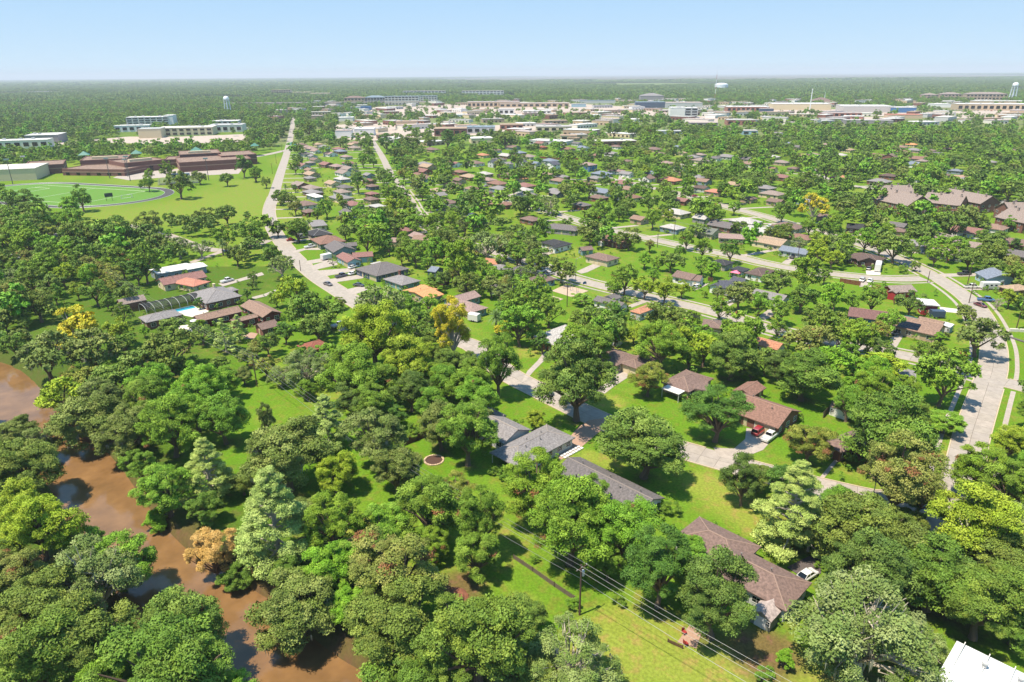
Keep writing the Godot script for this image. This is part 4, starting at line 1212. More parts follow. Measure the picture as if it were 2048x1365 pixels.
	["o",-213.3,-331.7,8.9,8.2,4,66,68],
	["p",-192.2,-345.6,5.1,6.4,3,67],
	["y",-57.2,-391.7,8,8.8,2,55],
	["l",-204.1,-339.6,6.7,6.7,3,67],
	["p",-179.8,-353.7,4.8,6,2,8],
	["o",-223.4,-329.2,8,7.3,4,66,71],
	["k",239.4,-318,5.5,5.9,2,44],
	["o",62.5,-394.3,9.4,8.7,2,29],
	["p",-246.5,-314.1,8.4,10.5,4,66,71],
	["l",-65.1,-394.1,8.3,8.3,2,54],
	["p",-87.6,-390.2,8.4,10.6,1,19],
	["o",234.8,-324,9.5,8.7,4,47,45],
	["p",172.4,-361.3,8.7,11,1,79],
	["o",-41.2,-398.7,7.2,6.6,2,55],
	["o",-210.5,-341.8,7.7,7.1,4,66,8],
	["p",-236,-326.6,15.1,18.9,4,66,68],
	["p",-79.9,-395,6.2,7.7,3,75],
	["p",-31.9,-401.9,7.4,9.3,4,54,57],
	["o",189.2,-356.1,6.3,5.8,1,49],
	["o",232.3,-330.3,8.6,7.9,4,47,84],
	["y",91.3,-394.3,6.5,7.2,2,82],
	["y",-69.8,-398.7,7.6,8.4,2,54],
	["o",190.1,-358,6.6,6.1,0,50],
	["y",-61.4,-401,7.4,8.1,4,55,54],
	["p",-242.8,-325.5,11.5,14.4,4,66,69],
	["o",-222.3,-341.7,12,11,4,66,69],
	["o",-213.6,-347.5,7,6.4,4,66,9],
	["o",55.9,-406.3,8.2,7.6,1,53],
	["o",-233.7,-338.3,7.1,6.6,4,71,67],
	["o",225,-344.5,14.7,13.5,2,47],
	["d",-32.1,-411.5,6.4,5.8,1,55],
	["l",-213.8,-353.5,6.8,6.8,3,66],
	["o",152.8,-383.9,13.9,12.8,4,79,39],
	["p",-113.1,-397.7,7.7,9.6,2,21],
	["y",-70,-407.8,12.2,13.4,3,75],
	["s",22.9,-416.4,15.4,12.6,2,83],
	["o",-196.2,-369.1,13.6,12.5,1,67],
	["o",5.8,-418,9.2,8.5,0,83],
	["p",-62.8,-413.4,9.6,12,3,75],
	["o",70.5,-412.4,11.4,10.4,0,82],
	["k",-36.1,-417.4,5.5,6,2,55],
	["s",-8.3,-419.4,7.5,6.1,0,83],
	["Y",170.5,-383.5,16.9,17.7,3,79],
	["o",-257.3,-333.3,11,10.1,4,71,68],
	["p",54.2,-417.7,7.4,9.3,3,77],
	["k",110.1,-406.6,7.5,8.1,1,82],
	["o",-223.4,-358,9.8,9,4,67,68],
	["p",-110.3,-408,11.2,14,2,20],
	["o",-240.9,-347.3,12.2,11.2,4,71,69],
	["p",120.5,-405.2,10.6,13.2,1,82],
	["o",-231.4,-354.1,9.6,8.8,4,67,71],
	["o",-163.1,-390.5,13.6,12.6,0,93],
	["k",-252.3,-343.5,10,10.8,0,66],
	["p",204.3,-374.8,7.6,9.5,3,78],
	["o",-175.4,-389.7,11.5,10.6,2,96],
	["o",85.1,-420,13.1,12,4,82,29],
	["o",-231.3,-361.4,6.8,6.3,0,67],
	["o",12.4,-429.9,11,10.1,0,53],
	["k",-50.5,-428.3,9,9.7,2,55],
	["o",-260.5,-343.8,12.4,11.4,4,71,8],
	["k",-155.7,-402.7,5.2,5.6,3,93],
	["b",134.1,-410.5,8.3,9.1,2,52],
	["o",-229.9,-367.5,9.9,9.1,4,67,69],
	["p",-186.1,-392,5.1,6.3,0,93],
	["o",248.1,-358.3,10.5,9.6,3,81],
	["o",-254.4,-354.3,16.4,15.1,0,66],
	["m",-239.4,-367.1,7.9,7.5,0,67],
	["o",-196.6,-392.1,8.3,7.6,1,68],
	["b",-94.3,-428.8,5.9,6.5,3,75],
	["l",-132.1,-418.9,9.2,9.2,0,21],
	["o",224,-384.1,10.6,9.7,1,78],
	["p",266.2,-360.5,7,8.8,1,81],
	["o",-270.2,-359,8.3,7.6,4,67,8],
	["b",-243.1,-378,12.4,13.6,0,67],
	["m",-107.5,-437.2,7.2,6.8,1,21],
	["o",-262,-366.6,11,10.1,4,68,69],
	["o",209.1,-403.6,11.1,10.2,0,78],
	["o",202.8,-408.8,15,13.8,2,49],
	["p",-25.9,-456.4,8,10.1,0,76],
	["b",-248.8,-384.5,10.7,11.8,4,66,67],
	["p",-81,-451.5,10.7,13.4,4,75,54],
	["p",-73,-453.6,9.1,11.4,4,75,55],
	["b",-255.5,-382.7,7.7,8.5,3,71],
	["p",11.6,-460.9,6.1,7.5,2,83],
	["o",-142.5,-440.4,11.3,10.4,3,74],
	["p",-4.8,-465.8,6.9,8.6,3,76],
	["o",177.9,-431.1,14.2,13,4,79,49],
	["p",-276.3,-376.5,11.8,14.7,0,71],
	["o",250.9,-394,8.4,7.7,4,81,78],
	["o",-260.7,-388.8,8.7,8,4,68,8],
	["o",70.4,-464.7,11.1,10.2,1,77],
	["l",-284.6,-375.7,7.1,7.1,0,66],
	["o",-60.5,-468.6,9.4,8.6,1,75],
	["o",241.5,-406.4,10.6,9.7,2,50],
	["y",-114.6,-459.3,6.2,6.8,2,21],
	["o",-266,-397.1,8.4,7.7,4,69,8],
	["o",54.3,-475.7,12.1,11.1,3,77],
	["o",-152.6,-454.6,11.6,10.7,4,74,93],
	["l",-284.9,-385.9,8,8,0,71],
	["l",-278.1,-391.7,8.3,8.3,4,66,69],
	["p",85.3,-476.8,7.4,9.2,1,77],
	["p",2.3,-484.5,8.8,11,3,76],
	["b",-264.7,-409.9,12.8,14,0,66],
	["l",-284.3,-396.9,7.9,7.9,4,66,8],
	["m",-292,-391.9,9.9,9.4,0,66],
	["y",38.4,-487.8,8.9,9.7,3,77],
	["p",-50.4,-489.7,4.5,5.6,1,75],
	["m",-279.8,-405.4,7.7,7.3,3,71],
	["m",-297.2,-396.2,7.4,7,0,71],
	["o",146.4,-475.7,11.4,10.5,2,82],
	["p",109.7,-487.8,8.2,10.3,2,82],
	["o",-290.9,-412.7,12.5,11.5,0,68],
	["o",198.4,-467.1,18.6,17.2,2,79],
	["p",40.7,-506.4,8.2,10.3,0,77],
	["k",-110.1,-499.2,13.6,14.6,0,75],
	["s",-69.1,-507.9,9.2,7.6,1,75],
	["o",-309.2,-409.1,8.2,7.5,0,71],
	["o",217.4,-465.7,12.7,11.7,2,79],
	["p",85.7,-507.4,7.1,8.9,4,77,82],
	["p",-273.6,-437.8,14.3,17.9,2,66],
	["b",-24.2,-517.6,10.8,11.9,0,76],
	["o",127.3,-503.8,10.1,9.2,2,51],
	["o",-301.9,-423.5,17,15.7,0,71],
	["o",-319.8,-418.8,11.6,10.7,4,71,66],
	["p",298.3,-435.4,8,10,3,81],
	["o",168.1,-501.8,14,12.9,4,52,51],
	["o",-316.9,-425.2,7.3,6.7,0,69],
	["p",276.1,-453.4,9.1,11.4,1,78],
	["k",-158.7,-508.3,5.1,5.5,1,74],
	["P",-165.7,-508.6,4.6,8.3,1,74],
	["o",-231.3,-482.8,20.1,18.5,1,69],
	["p",-305.7,-445.1,7.7,9.7,4,66,8],
	["p",-49.4,-543.1,9.3,11.6,1,75],
	["p",305.1,-455.7,11.5,14.4,4,81,78],
	["p",-325.9,-444.6,12.1,15.1,4,71,66],
	["o",324.6,-447.5,16.3,15,1,81],
	["p",114.8,-541.8,10.6,13.2,4,82,77],
	["o",195.9,-521.5,11.3,10.4,4,79,52],
	["b",-5.5,-558.2,6.1,6.6,3,76],
	["p",-71,-555.5,6,7.5,3,73],
	["l",-84.9,-553.7,13,13,1,75],
	["o",152.9,-540.3,10.7,9.9,4,82,51],
	["o",-187.2,-529.7,9.1,8.4,0,74],
	["k",252.8,-509.5,10.1,11,0,80],
	["p",303.4,-481.8,9.4,11.8,4,81,50],
	["p",-335.3,-460.6,6.6,8.2,0,71],
	["p",327.3,-468.6,12.7,15.9,2,47],
	["o",-59.1,-569.7,8.2,7.6,3,73],
	["p",-345.2,-457.5,9,11.2,4,71,67],
	["p",178.1,-550.5,14.5,18.2,4,82,51],
	["p",53.8,-579.5,11.5,14.3,1,76],
	["b",299.2,-500.5,18.1,19.9,0,81],
	["p",-270.5,-517.2,9.8,12.3,3,69],
	["o",-221.4,-541.5,11.7,10.8,3,70],
	["y",111.8,-576.5,8.8,9.7,1,77],
	["c",-127.6,-573.3,10.4,14.1,0,75],
	["y",307.8,-502,11.1,12.2,0,81],
	["o",-109.7,-583,9.4,8.7,0,75],
	["o",247.4,-544.4,18,16.6,0,80],
	["p",-206.4,-561.9,10.1,12.6,3,70],
	["p",-206.8,-564.6,9.7,12.1,0,74],
	["p",-283.8,-530.4,4.3,5.4,1,68],
	["o",17.3,-602.3,7.7,7.2,1,76],
	["m",-246.9,-551.3,11.9,11.3,0,70],
	["p",-365,-486.9,12.2,15.2,4,71,68],
	["o",-88.1,-615.3,15.4,14.2,2,75],
	["o",-276,-560.6,13.1,17,1,69],
	["l",136.4,-612.6,7.2,7.3,2,82],
	["k",-225.2,-587.7,16.3,17.6,3,70],
	["p",-186.8,-606,10.9,13.6,2,74],
	["p",-295.9,-570,8.2,10.3,1,68],
	["p",285,-580.8,10.4,13.1,0,80],
	["y",326.9,-560.3,10.6,11.7,1,80],
	["o",-59.5,-646.9,11.6,10.7,1,73],
	["l",314.6,-575.6,6.2,6.2,2,80],
	["o",301.9,-582.5,13.6,12.5,2,80],
	["o",70.9,-652.6,13.2,12.2,2,77],
	["o",53.5,-656.1,15.5,14.2,0,77],
	["p",-136,-646.4,11.6,14.4,0,75],
	["p",-127.6,-650.9,9.3,11.6,2,75],
	["p",353.5,-574.8,13.4,16.8,0,81],
	["b",-152.8,-657.6,6.1,6.7,0,75],
	["k",100.5,-674.9,8,8.6,1,77],
	["o",332.8,-597.9,11.8,10.9,1,80],
	["o",-60.1,-684.1,15.9,14.6,0,76],
	["p",165.5,-667.9,7.2,9,3,97],
	["o",-105.7,-681.1,17,15.6,3,73],
	["o",-200.2,-661.6,13.1,12,2,74],
	["l",130.7,-685,12.2,12.2,1,77],
	["o",379.6,-596.8,17.1,15.8,2,81],
	["o",-142,-701.1,13.8,12.7,0,73],
	["o",322,-640.3,15.1,13.9,2,78],
	["o",270.2,-665.4,10.1,9.3,0,80],
	["o",90.4,-713.3,10.5,9.6,4,77,76],
	["p",99.1,-721.7,10,12.5,2,77],
	["o",169.1,-752.5,12.1,11.1,3,97],
	["k",-135.5,-770.2,19.1,20.6,0,73],
	["o",128.8,-773.8,13.8,12.7,4,77,82],
	["o",-112.1,-792.6,21.1,19.4,2,75],
	["o",-162.4,-792.2,16.9,15.5,0,73],
	["k",-71.6,-806.1,20,21.6,1,73],
	["o",-6.2,-813.1,21.6,19.9,2,76],
	["o",-93.2,-815.2,17.3,16,1,73],
	["o",-200.9,-833.5,13.3,12.2,4,73,75],
	["k",478.3,-741.1,14.5,15.7,2,81],
	["p",174.5,-882.2,18.7,23.3,1,77],
	["p",157.8,-915.1,17.7,22.2,0,97],
	["k",136.6,-938.8,18.2,19.7,2,77],
	["o",-275.3,-969.4,25.6,23.5,1,70],
	["o",-319.7,-987.6,20.9,19.2,2,74],
]
const FENCES := [
	["brown board fence beside two pale cars near third street",[134,-267.7,139.9,-262.7],1.8,"r"],
	["red-brown board fence corner by the grey garage house",[107.2,-265.8,112.2,-274.2,117.7,-280.1],1.8,"r"],
	["dark board fence between shed and pool house",[-138.8,-236.5,-134.3,-240.8],1.8,"w"],
	["dark board fence behind the creekside house trees",[-25.1,-138.4,-22.4,-140.8,-18.8,-144.1],1.7,"w"],
	["grey board fence between the two brown back yards",[77.1,-150.6,81.5,-155.7,86.3,-161.6],1.8,"o"],
	["brown board fence along the far back lots",[-23.3,-739.6,2.3,-738],1.9,"r"],
	["brown board fence behind the white gabled pair",[-11.2,-738.8,3.6,-737.9,48.4,-702.7,67.3,-699.3],1.9,"r"],
	["red board fence beside the red house drive",[145.4,-248.1,140.7,-238.4],1.8,"r"],
	["dark board fence under trees behind the teal house",[-32,-269.9,-27.9,-267,-25.5,-268.6],1.8,"w"],
	["brown board fence behind the garage house back yard",[27.9,-203.5,31.4,-206.7,37.2,-211.9],1.8,"w"],
	["brown rail fence beside the far brown hip roofs",[-24.1,-450.5,-14.9,-425.5],1.4,"w"],
	["low timber edging on near dry lawn",[23.2,-79.3,25.1,-78],0.6,"w"],
	["brown board fence behind brown-roofed white house",[81,-271,82.6,-269.8],1.8,"w"],
	["long wire-topped low board fence across the near lawn",[-0,-98.6,3.3,-95.2,6.8,-91.4,9.9,-88.2],0.9,"o"],
]
const TRAILERS := [
	["white camper trailer with dark stripe and windows","camper trailer",187.8,-257,-1.4,6.3,2.5,"white",true,3],
	["tall white camper beside the dark brown house","camper trailer",158.4,-285.7,60.3,8,2.9,"white",false,2],
	["dark blue box trailer with white roof by the red barn","box trailer",148,-224.1,-7.4,4.4,2.3,"navy",false,0],
	["white box trailer on the lawn by the palm","box trailer",-13.1,-223.9,-29.4,4,2.4,"white",false,0],
	["white box trailer before the grey-gabled blue house","box trailer",-86.5,-311,46.7,4.8,2.3,"white",false,0],
	["pale covered trailer under the street oak","box trailer",-110.2,-356.2,43.7,5.2,2.3,"palegrey",false,0],
]
const SHEDS := [
	["blue-grey garden shed with white double door on bright lawn",-6.1,-256.3,0,5.2,3.6,2.7,"dkgrey","bluegrey","x"],
	["brown-roofed garden shed at the dark fence",-141.5,-242.2,-46,5.5,9,2.5,"greybrown","brick","z"],
	["small pale shed with brown roof behind the grey fence",82.1,-152,-46,4.6,4,2.5,"tanbrown","offwhite","x"],
	["white shed with red door behind the garage house",32.5,-201.5,-30,4.6,3.6,2.5,"palegrey","white","x"],
	["small grey round-roofed shed at the near brown house",39.7,-83.8,-46,3.4,5,2.2,"pinkgrey","greygreen","z"],
	["white carport shed beside the solar-panel house",142.7,-210.2,-46,3.6,4.2,2.3,"white","teal","f"],
	["tiny white playhouse beside the long brick house",44.9,-334.4,-46,2.4,2.2,1.8,"palegrey","white","x"],
	["orange backyard shed with white canopy near third street",6.2,-355.1,-46,4.5,4.5,2.5,"white","orangebrick","f"],
	["small grey shed beside the drainage lawn",112.4,-402.4,-46,4,4,2.4,"palegrey","grey","f"],
]
const POOL := [Vector3(-126.1, 0, -240.8), 0.77, 20.0, 8.5, Vector3(-121.9, 0, -238.7), Vector3(-115.9, 0, -209.4), Vector3(-108.2, 0, -219.2)]
const COURT_POSTS := [
	[20.9,-261.7,"left post of the sandy court",3.5],
	[23.3,-258.5,"tall middle post of the sandy court",4.5],
	[25.5,-256.4,"right inner post of the sandy court",3.5],
	[26.1,-256.9,"right outer post of the sandy court",3.5],
	[15.5,-247.6,"lone post of the small sandy square",4],
	[24.3,-260.1,"short post near the court centre",1.2],
]
const MISC := [Vector3(29.5, 0, -264.7), Vector3(-1.7, 0, -244.4), Vector3(-58.6, -1.2, -83.7), Vector3(-17.6, 0, -131.9), Vector3(-9.4, 0, -89.6), Vector3(66.7, 0, -60.3), Vector3(160.8, 0, -203.2), Vector3(137.1, 0, -221.3), Vector3(11, 0.1, -133.3), Vector3(94.3, 0, -276.5)]
const BLOCKS := [
	["white barrier block at base of the tall dark pole",165.4,-210.1,-10],
	["white barrier block cut by the right picture edge",168.3,-209.5,-10],
]
const SCHOOL := [
	[-423.2,-638,29.5,40,7.5,28.3],
	[-361.2,-630.8,58.9,45,5,-7.4],
	[-382.4,-664.9,38.4,40,9,22.8],
	[-343.7,-646.1,36.5,34,8.5,49.2],
	[-280.1,-661.2,61.7,46,8,28.3],
	[-308.9,-699.2,36.6,40,10,25.9],
	[-271.1,-694.1,32.2,40,9,29.6],
	[-324,-675.7,13.2,30,7,19.4],
]
const CHAIRS := [
	[26,-80.8,0.5,"red patio chair farther from the wires"],
	[25.7,-78.6,2,"red patio chair nearest the power wires"],
]
const TOWN := [
	[1107.9,-1689,-46,36.9,20.5,7,"sandy","white",0,123],
	[-136.3,-1565.7,-46,36.8,16.6,4.5,"cream","white",2,105],
	[486.3,-2055.6,-30,25.9,23.7,5,"sandy","white",2,111],
	[-82.1,-1432.5,44,18.5,19.9,5.5,"cream","pinkbrown",2,107],
	[824,-1586.6,-46,31.6,25.9,6,"brick","pinkgrey",1,121],
	[-201.2,-1082.2,-30,19.4,23.7,5.5,"cream","palegrey",0,104],
	[1163.4,-1875.9,-46,20.3,20.4,5.5,"brick","white",0,123],
	[-101.9,-1158,-46,19.5,25.5,6,"brick","offwhite",2,105],
	[-155.8,-1133.2,44,50.8,19.5,7,"offwhite","pinkgrey",1,104],
	[40.3,-1474.8,10,28.6,18.6,6,"tan","pinkgrey",3,114],
	[871.7,-1250.2,44,44.8,15.6,5.5,"offwhite","white",1,123],
	[299.1,-1781.5,10,42.7,16,6,"cream","offwhite",0,110],
	[60.7,-1159,-46,35.9,17.2,5,"ltgrey","pinkbrown",0,116],
	[438.3,-1507.8,-30,40.7,18.3,4.5,"offwhite","pinkgrey",0,118],
	[417.5,-2138.7,44,25.3,21.1,4.5,"orangebrick","palegrey",3,113],
	[31.1,-2094.7,-30,49.8,17.3,4.5,"orangebrick","offwhite",0,114],
	[391.2,-1367.4,44,38,21.6,5.5,"white","white",0,118],
	[100.5,-1003.7,-30,47.1,22.5,7,"tan","white",1,117],
	[-150.7,-1634.1,-46,37.7,14.1,5.5,"brick","white",3,99],
	[50,-867.8,-30,48.9,23.1,4.5,"ltgrey","white",3,116],
	[-253.6,-1230.8,-46,30.7,21.2,4.5,"tan","palegrey",3,103],
	[913.2,-1308.5,-46,35.7,16.8,5,"tan","white",1,123],
	[77.2,-1379.3,44,26,17.7,7,"brick","tan",2,116],
	[187.2,-1664.8,44,30.1,21.9,4.5,"sandy","palegrey",1,115],
	[21.1,-997.2,-46,36.4,21.2,6,"sandy","pinkgrey",0,116],
	[790.3,-1405.8,44,33.6,15,7,"brick","tan",1,126],
	[116.4,-1140.4,44,49.1,17.7,5.5,"offwhite","white",1,117],
	[-268.1,-1612.1,10,37.1,20.3,5,"brick","offwhite",0,101],
	[-31.4,-1285.4,10,39.3,15.2,6,"tan","palegrey",2,107],
	[-506.2,-2050.7,-30,47.5,21.2,7,"white","tan",1,109],
	[375.7,-1953.9,-30,28.9,18.9,5,"cream","palegrey",2,110],
	[188.1,-1480,44,44.7,17.1,7,"sandy","white",1,115],
	[83.1,-1641.3,-46,50.2,15.2,5.5,"sandy","white",1,114],
	[563.5,-1399.2,-30,39.4,17.4,4.5,"sandy","offwhite",3,120],
	[171.4,-1251,-46,40.3,24.6,7,"offwhite","pinkgrey",1,115],
	[784.8,-1308.2,-46,19.8,21.6,7,"brick","pinkgrey",0,123],
	[607.8,-1843.3,44,28.6,14.3,5.5,"cream","palegrey",2,112],
	[683.3,-1271.8,44,45.5,18.1,4.5,"offwhite","palegrey",1,126],
	[161.6,-1407.5,10,28.7,23.9,5,"white","white",1,115],
	[-136.3,-2061.5,10,40.5,17.4,5.5,"sandy","tan",0,100],
	[592.9,-1348.5,44,36.1,16.5,6,"brick","white",0,125],
	[194,-1350.1,-46,41.8,18.8,6,"cream","palegrey",1,115],
	[748.8,-1179.5,44,23.7,15.2,5.5,"white","pinkbrown",0,123],
	[-535.5,-1675.1,-46,33.5,22.7,7,"tan","palegrey",3,102],
	[680.8,-1789.2,-46,39.6,22,7,"orangebrick","palegrey",0,120],
	[972.8,-2009.6,10,36.7,15.2,7,"white","tan",2,121],
	[124.2,-853.9,10,51.1,22.2,5,"brick","offwhite",1,117],
	[-302.6,-1744.8,-46,47.1,24.7,6,"brick","white",0,101],
	[425.4,-1446.4,-46,32.6,17.5,5.5,"ltgrey","tan",0,118],
	[1060.4,-1791.2,44,21.6,19,5.5,"sandy","offwhite",0,123],
	[-547.1,-2197.4,-46,26.7,23,5.5,"cream","white",2,109],
	[774.6,-2138,-46,18.9,16.5,5.5,"white","palegrey",1,112],
	[365.1,-1477.8,-30,46.1,17.2,5,"brick","tan",1,111],
	[229.8,-1576.2,10,48.5,14.4,6,"tan","pinkgrey",0,110],
	[1030.8,-1461.7,44,28.3,17.2,6,"offwhite","pinkgrey",1,123],
	[1174.7,-1933.1,44,23.2,22.1,6,"ltgrey","palegrey",0,123],
	[590.3,-1287.7,10,34.6,18.2,4.5,"brick","palegrey",3,122],
	[217.9,-1268.3,-46,22.9,24.5,5,"offwhite","white",3,110],
	[154.6,-1203.3,-30,30.8,17,7,"sandy","pinkgrey",1,115],
	[403.9,-1232,-46,46.1,18.4,5,"ltgrey","palegrey",1,118],
	[1161.7,-2109.6,-46,20.9,14.6,7,"white","pinkbrown",1,121],
	[-483.1,-1978,-46,50.8,24.3,5,"offwhite","pinkbrown",1,109],
	[488.9,-1488.7,-30,30.9,15.3,7,"cream","tan",3,112],
	[-205.3,-2022.4,44,37.1,20,7,"brick","white",1,99],
	[1005.4,-1416.6,-30,30.4,17.8,7,"sandy","pinkgrey",1,123],
	[578.2,-1495.4,44,21.3,19.2,4.5,"tan","pinkgrey",0,120],
	[-20,-2204.7,-46,46.9,14,7,"tan","palegrey",1,108],
	[451.5,-1696,-30,26.5,16.5,5,"offwhite","pinkgrey",1,111],
	[559.4,-2316.6,-30,43.4,20.6,4.5,"cream","palegrey",2,111],
	[-634.9,-2166.6,44,47.5,19.3,5,"orangebrick","white",1,102],
	[25.4,-1185.9,10,31.3,23.6,5,"offwhite","white",3,114],
	[531.2,-1447.3,10,50.8,25.6,6,"cream","tan",0,120],
	[-273.5,-1974.9,-30,24.5,20.9,7,"offwhite","white",1,101],
	[-226.9,-2161.2,-46,45,22.8,7,"offwhite","white",1,99],
	[499.8,-1179.2,-46,19.7,14.7,7,"offwhite","palegrey",0,125],
	[-296.9,-1453.9,-46,20,24.7,6,"orangebrick","tan",3,103],
	[464,-1313.2,44,21.7,19.2,5,"cream","palegrey",1,112],
	[1031.7,-1816.6,44,44,22.6,6,"brick","tan",1,121],
	[-99,-869.3,44,28.2,23.7,4.5,"tan","white",0,105],
	[580.4,-1982.3,-30,44.7,16.2,5.5,"sandy","tan",0,112],
	[502.2,-1987.3,-46,32.9,23.3,4.5,"brick","palegrey",1,111],
	[198.5,-1416.3,-46,30.5,18.5,5.5,"orangebrick","pinkgrey",1,115],
	[796.1,-1167.2,10,40.1,25.8,5.5,"offwhite","pinkgrey",3,123],
	[1031.3,-2077.9,-46,29.9,21.9,4.5,"ltgrey","white",2,121],
	[137.9,-2211.7,-46,50.1,14.3,5,"sandy","palegrey",1,114],
	[1196.6,-1731,-46,18.6,15,7,"brick","pinkbrown",1,123],
	[529.2,-1204.2,10,22.3,19.4,4.5,"ltgrey","white",0,125],
	[-470.5,-1433.7,-30,31.6,18.2,5.5,"orangebrick","pinkbrown",3,102],
	[1198.7,-1975.9,-30,32,22.9,5,"offwhite","offwhite",0,123],
	[264.8,-1619.8,-46,41.9,20.9,5,"cream","palegrey",0,110],
	[964.7,-1374.5,10,47.2,19.3,5,"cream","tan",1,123],
	[300.9,-1710.9,10,31.8,23.9,7,"white","palegrey",0,110],
	[357.1,-2199.3,-30,46.7,21.6,4.5,"sandy","palegrey",0,110],
	[843.4,-1395.3,-46,37,18.9,6,"offwhite","offwhite",1,126],
	[1088.1,-1977.3,44,50.8,14.5,7,"sandy","white",1,121],
	[494.1,-1799.5,-46,21.5,16.6,4.5,"offwhite","pinkgrey",4,111,118],
	[-109.3,-1229.1,-46,25.9,15.2,5,"offwhite","pinkgrey",2,105],
	[-80.3,-1559.5,44,48.8,14.8,7,"cream","palegrey",0,108],
	[-305.5,-1851.9,10,26.1,20.8,5,"white","white",0,101],
	[1323.2,-2021.9,-30,45.5,14.4,4.5,"tan","offwhite",2,123],
	[-444.2,-1748.2,-46,36.2,19.8,4.5,"sandy","pinkbrown",1,109],
	[532.3,-1784.6,44,37.4,24.6,4.5,"ltgrey","offwhite",0,112],
	[339,-1911.9,-46,50.1,23.8,5,"cream","pinkgrey",0,110],
	[676.7,-1899.4,-46,22.5,14.4,5.5,"offwhite","white",1,112],
	[-258.1,-1278,-46,44,19.2,5.5,"orangebrick","offwhite",3,103],
	[659,-1469.4,10,37.6,19.5,6,"ltgrey","pinkgrey",0,122],
	[-365.4,-1520.2,-30,28.5,19.4,6,"white","palegrey",1,109],
	[694.5,-1395.3,-30,24.6,25.9,5.5,"offwhite","offwhite",3,121],
	[639.1,-2022.9,-46,49.8,18,4.5,"white","tan",2,112],
	[571.1,-2074,44,20.6,16.7,7,"brick","white",1,111],
	[-424.8,-1602.8,10,47,16.5,5.5,"sandy","offwhite",2,109],
	[783.5,-1767.5,10,23.5,16.2,4.5,"cream","palegrey",0,122],
	[820.7,-1224.8,10,34,22.2,5,"orangebrick","tan",3,123],
	[394.5,-1429.8,-30,21.9,15.9,6,"offwhite","white",1,111],
	[631.6,-1317.8,-30,33.5,24.6,4.5,"orangebrick","white",0,121],
	[495.4,-2241.2,-30,45.1,24.1,7,"ltgrey","pinkgrey",1,113],
	[22,-2246.4,44,18.3,19.9,5.5,"brick","pinkbrown",0,114],
	[315.8,-1317.8,-46,42.2,21.2,6,"brick","palegrey",2,119],
	[119.6,-1217,-46,27.9,22.7,6,"sandy","offwhite",3,115],
	[791.8,-1809.8,10,18.8,24.5,5.5,"cream","tan",0,122],
	[633.4,-1910.3,44,20.3,19.5,6,"brick","white",2,112],
	[650.8,-1221,10,37,17.9,5.5,"brick","white",1,126],
	[452.7,-1165,10,19.5,24.6,4.5,"offwhite","pinkgrey",3,120],
	[1118.3,-2015.2,-30,25.4,22.5,4.5,"sandy","pinkbrown",1,121],
	[1124.5,-2101.1,-46,38.7,19.8,5.5,"sandy","pinkbrown",1,122],
	[-151.2,-919.9,-46,30.9,17.8,4.5,"ltgrey","white",3,104],
	[232.7,-1824.2,10,49.4,17.5,6,"ltgrey","palegrey",1,115],
	[-128.7,-1187.3,-46,38.3,18.4,4.5,"sandy","palegrey",0,105],
	[620.1,-2249.7,44,43.9,16.9,6,"white","palegrey",0,112],
	[329.7,-1661.6,-30,39,23.7,4.5,"tan","pinkbrown",3,110],
	[-397.6,-1922.7,10,32.4,24.9,7,"cream","white",0,103],
	[835.5,-1884.1,-46,31.5,21,6,"orangebrick","offwhite",2,122],
	[78.1,-1470.7,-30,23.3,16.7,5,"tan","white",1,114],
	[394.5,-1571.7,-46,42.8,21.7,6,"sandy","white",1,111],
	[810.7,-1368.6,-30,19,23.6,5,"ltgrey","pinkgrey",0,123],
	[-37.6,-895.2,10,27.2,25.8,6,"cream","white",3,107],
	[-98.7,-1460.2,10,23.7,25.1,5,"offwhite","white",2,105],
	[-684.4,-2093.6,10,42.9,15,4.5,"offwhite","tan",3,102],
	[431.5,-1547.1,-46,19,16.6,5.5,"sandy","offwhite",0,118],
	[-508.1,-1905.2,10,32.9,21.6,4.5,"brick","white",2,109],
	[320.6,-1221.4,-46,50.7,18.8,7,"offwhite","pinkgrey",1,119],
	[-64.4,-1619.2,-30,33.8,24.5,7,"sandy","tan",0,108],
	[469.6,-1452.9,10,35.6,22.2,6,"offwhite","tan",3,112],
	[-511.8,-1745.2,-46,32.9,20.1,7,"ltgrey","palegrey",0,109],
	[135.2,-1508.9,10,44.8,25.1,4.5,"orangebrick","tan",3,115],
	[-262.3,-1451.2,-46,24.7,17.1,7,"cream","palegrey",1,103],
	[-162.1,-1668.2,-46,21.1,18.5,7,"white","palegrey",3,99],
	[78,-1249.7,10,41.3,21.4,4.5,"tan","tan",2,116],
	[-356.3,-1745.8,-30,20.1,19.2,4.5,"white","offwhite",0,103],
	[-548.4,-1804.4,-30,22.9,25.3,6,"tan","tan",3,102],
	[-89.6,-1299.1,-30,42.6,15.1,4.5,"offwhite","palegrey",2,105],
	[394.6,-1312.3,-46,21.6,16.5,4.5,"sandy","tan",0,118],
	[-163,-1439.2,-30,30.1,15.1,4.5,"brick","white",1,104],
	[436.3,-2181.5,10,36.3,14,4.5,"offwhite","white",1,113],
	[-173.7,-972.4,10,19.7,25.3,5,"tan","tan",0,104],
	[-367.9,-2237.9,-46,29.4,20.3,5,"orangebrick","tan",0,101],
	[610.6,-1764.1,10,46.2,15.5,5.5,"tan","offwhite",1,112],
	[90.7,-947.4,10,19.8,19.3,5,"sandy","palegrey",1,117],
	[-162.3,-1269.4,-30,36.5,19.2,5,"orangebrick","palegrey",1,104],
	[-165.3,-1348.7,-46,24.7,14.8,5.5,"sandy","palegrey",1,104],
	[736.8,-1968.5,10,43.2,15,6,"orangebrick","palegrey",1,112],
	[208.3,-2213,-30,46.5,18.4,7,"ltgrey","pinkbrown",2,115],
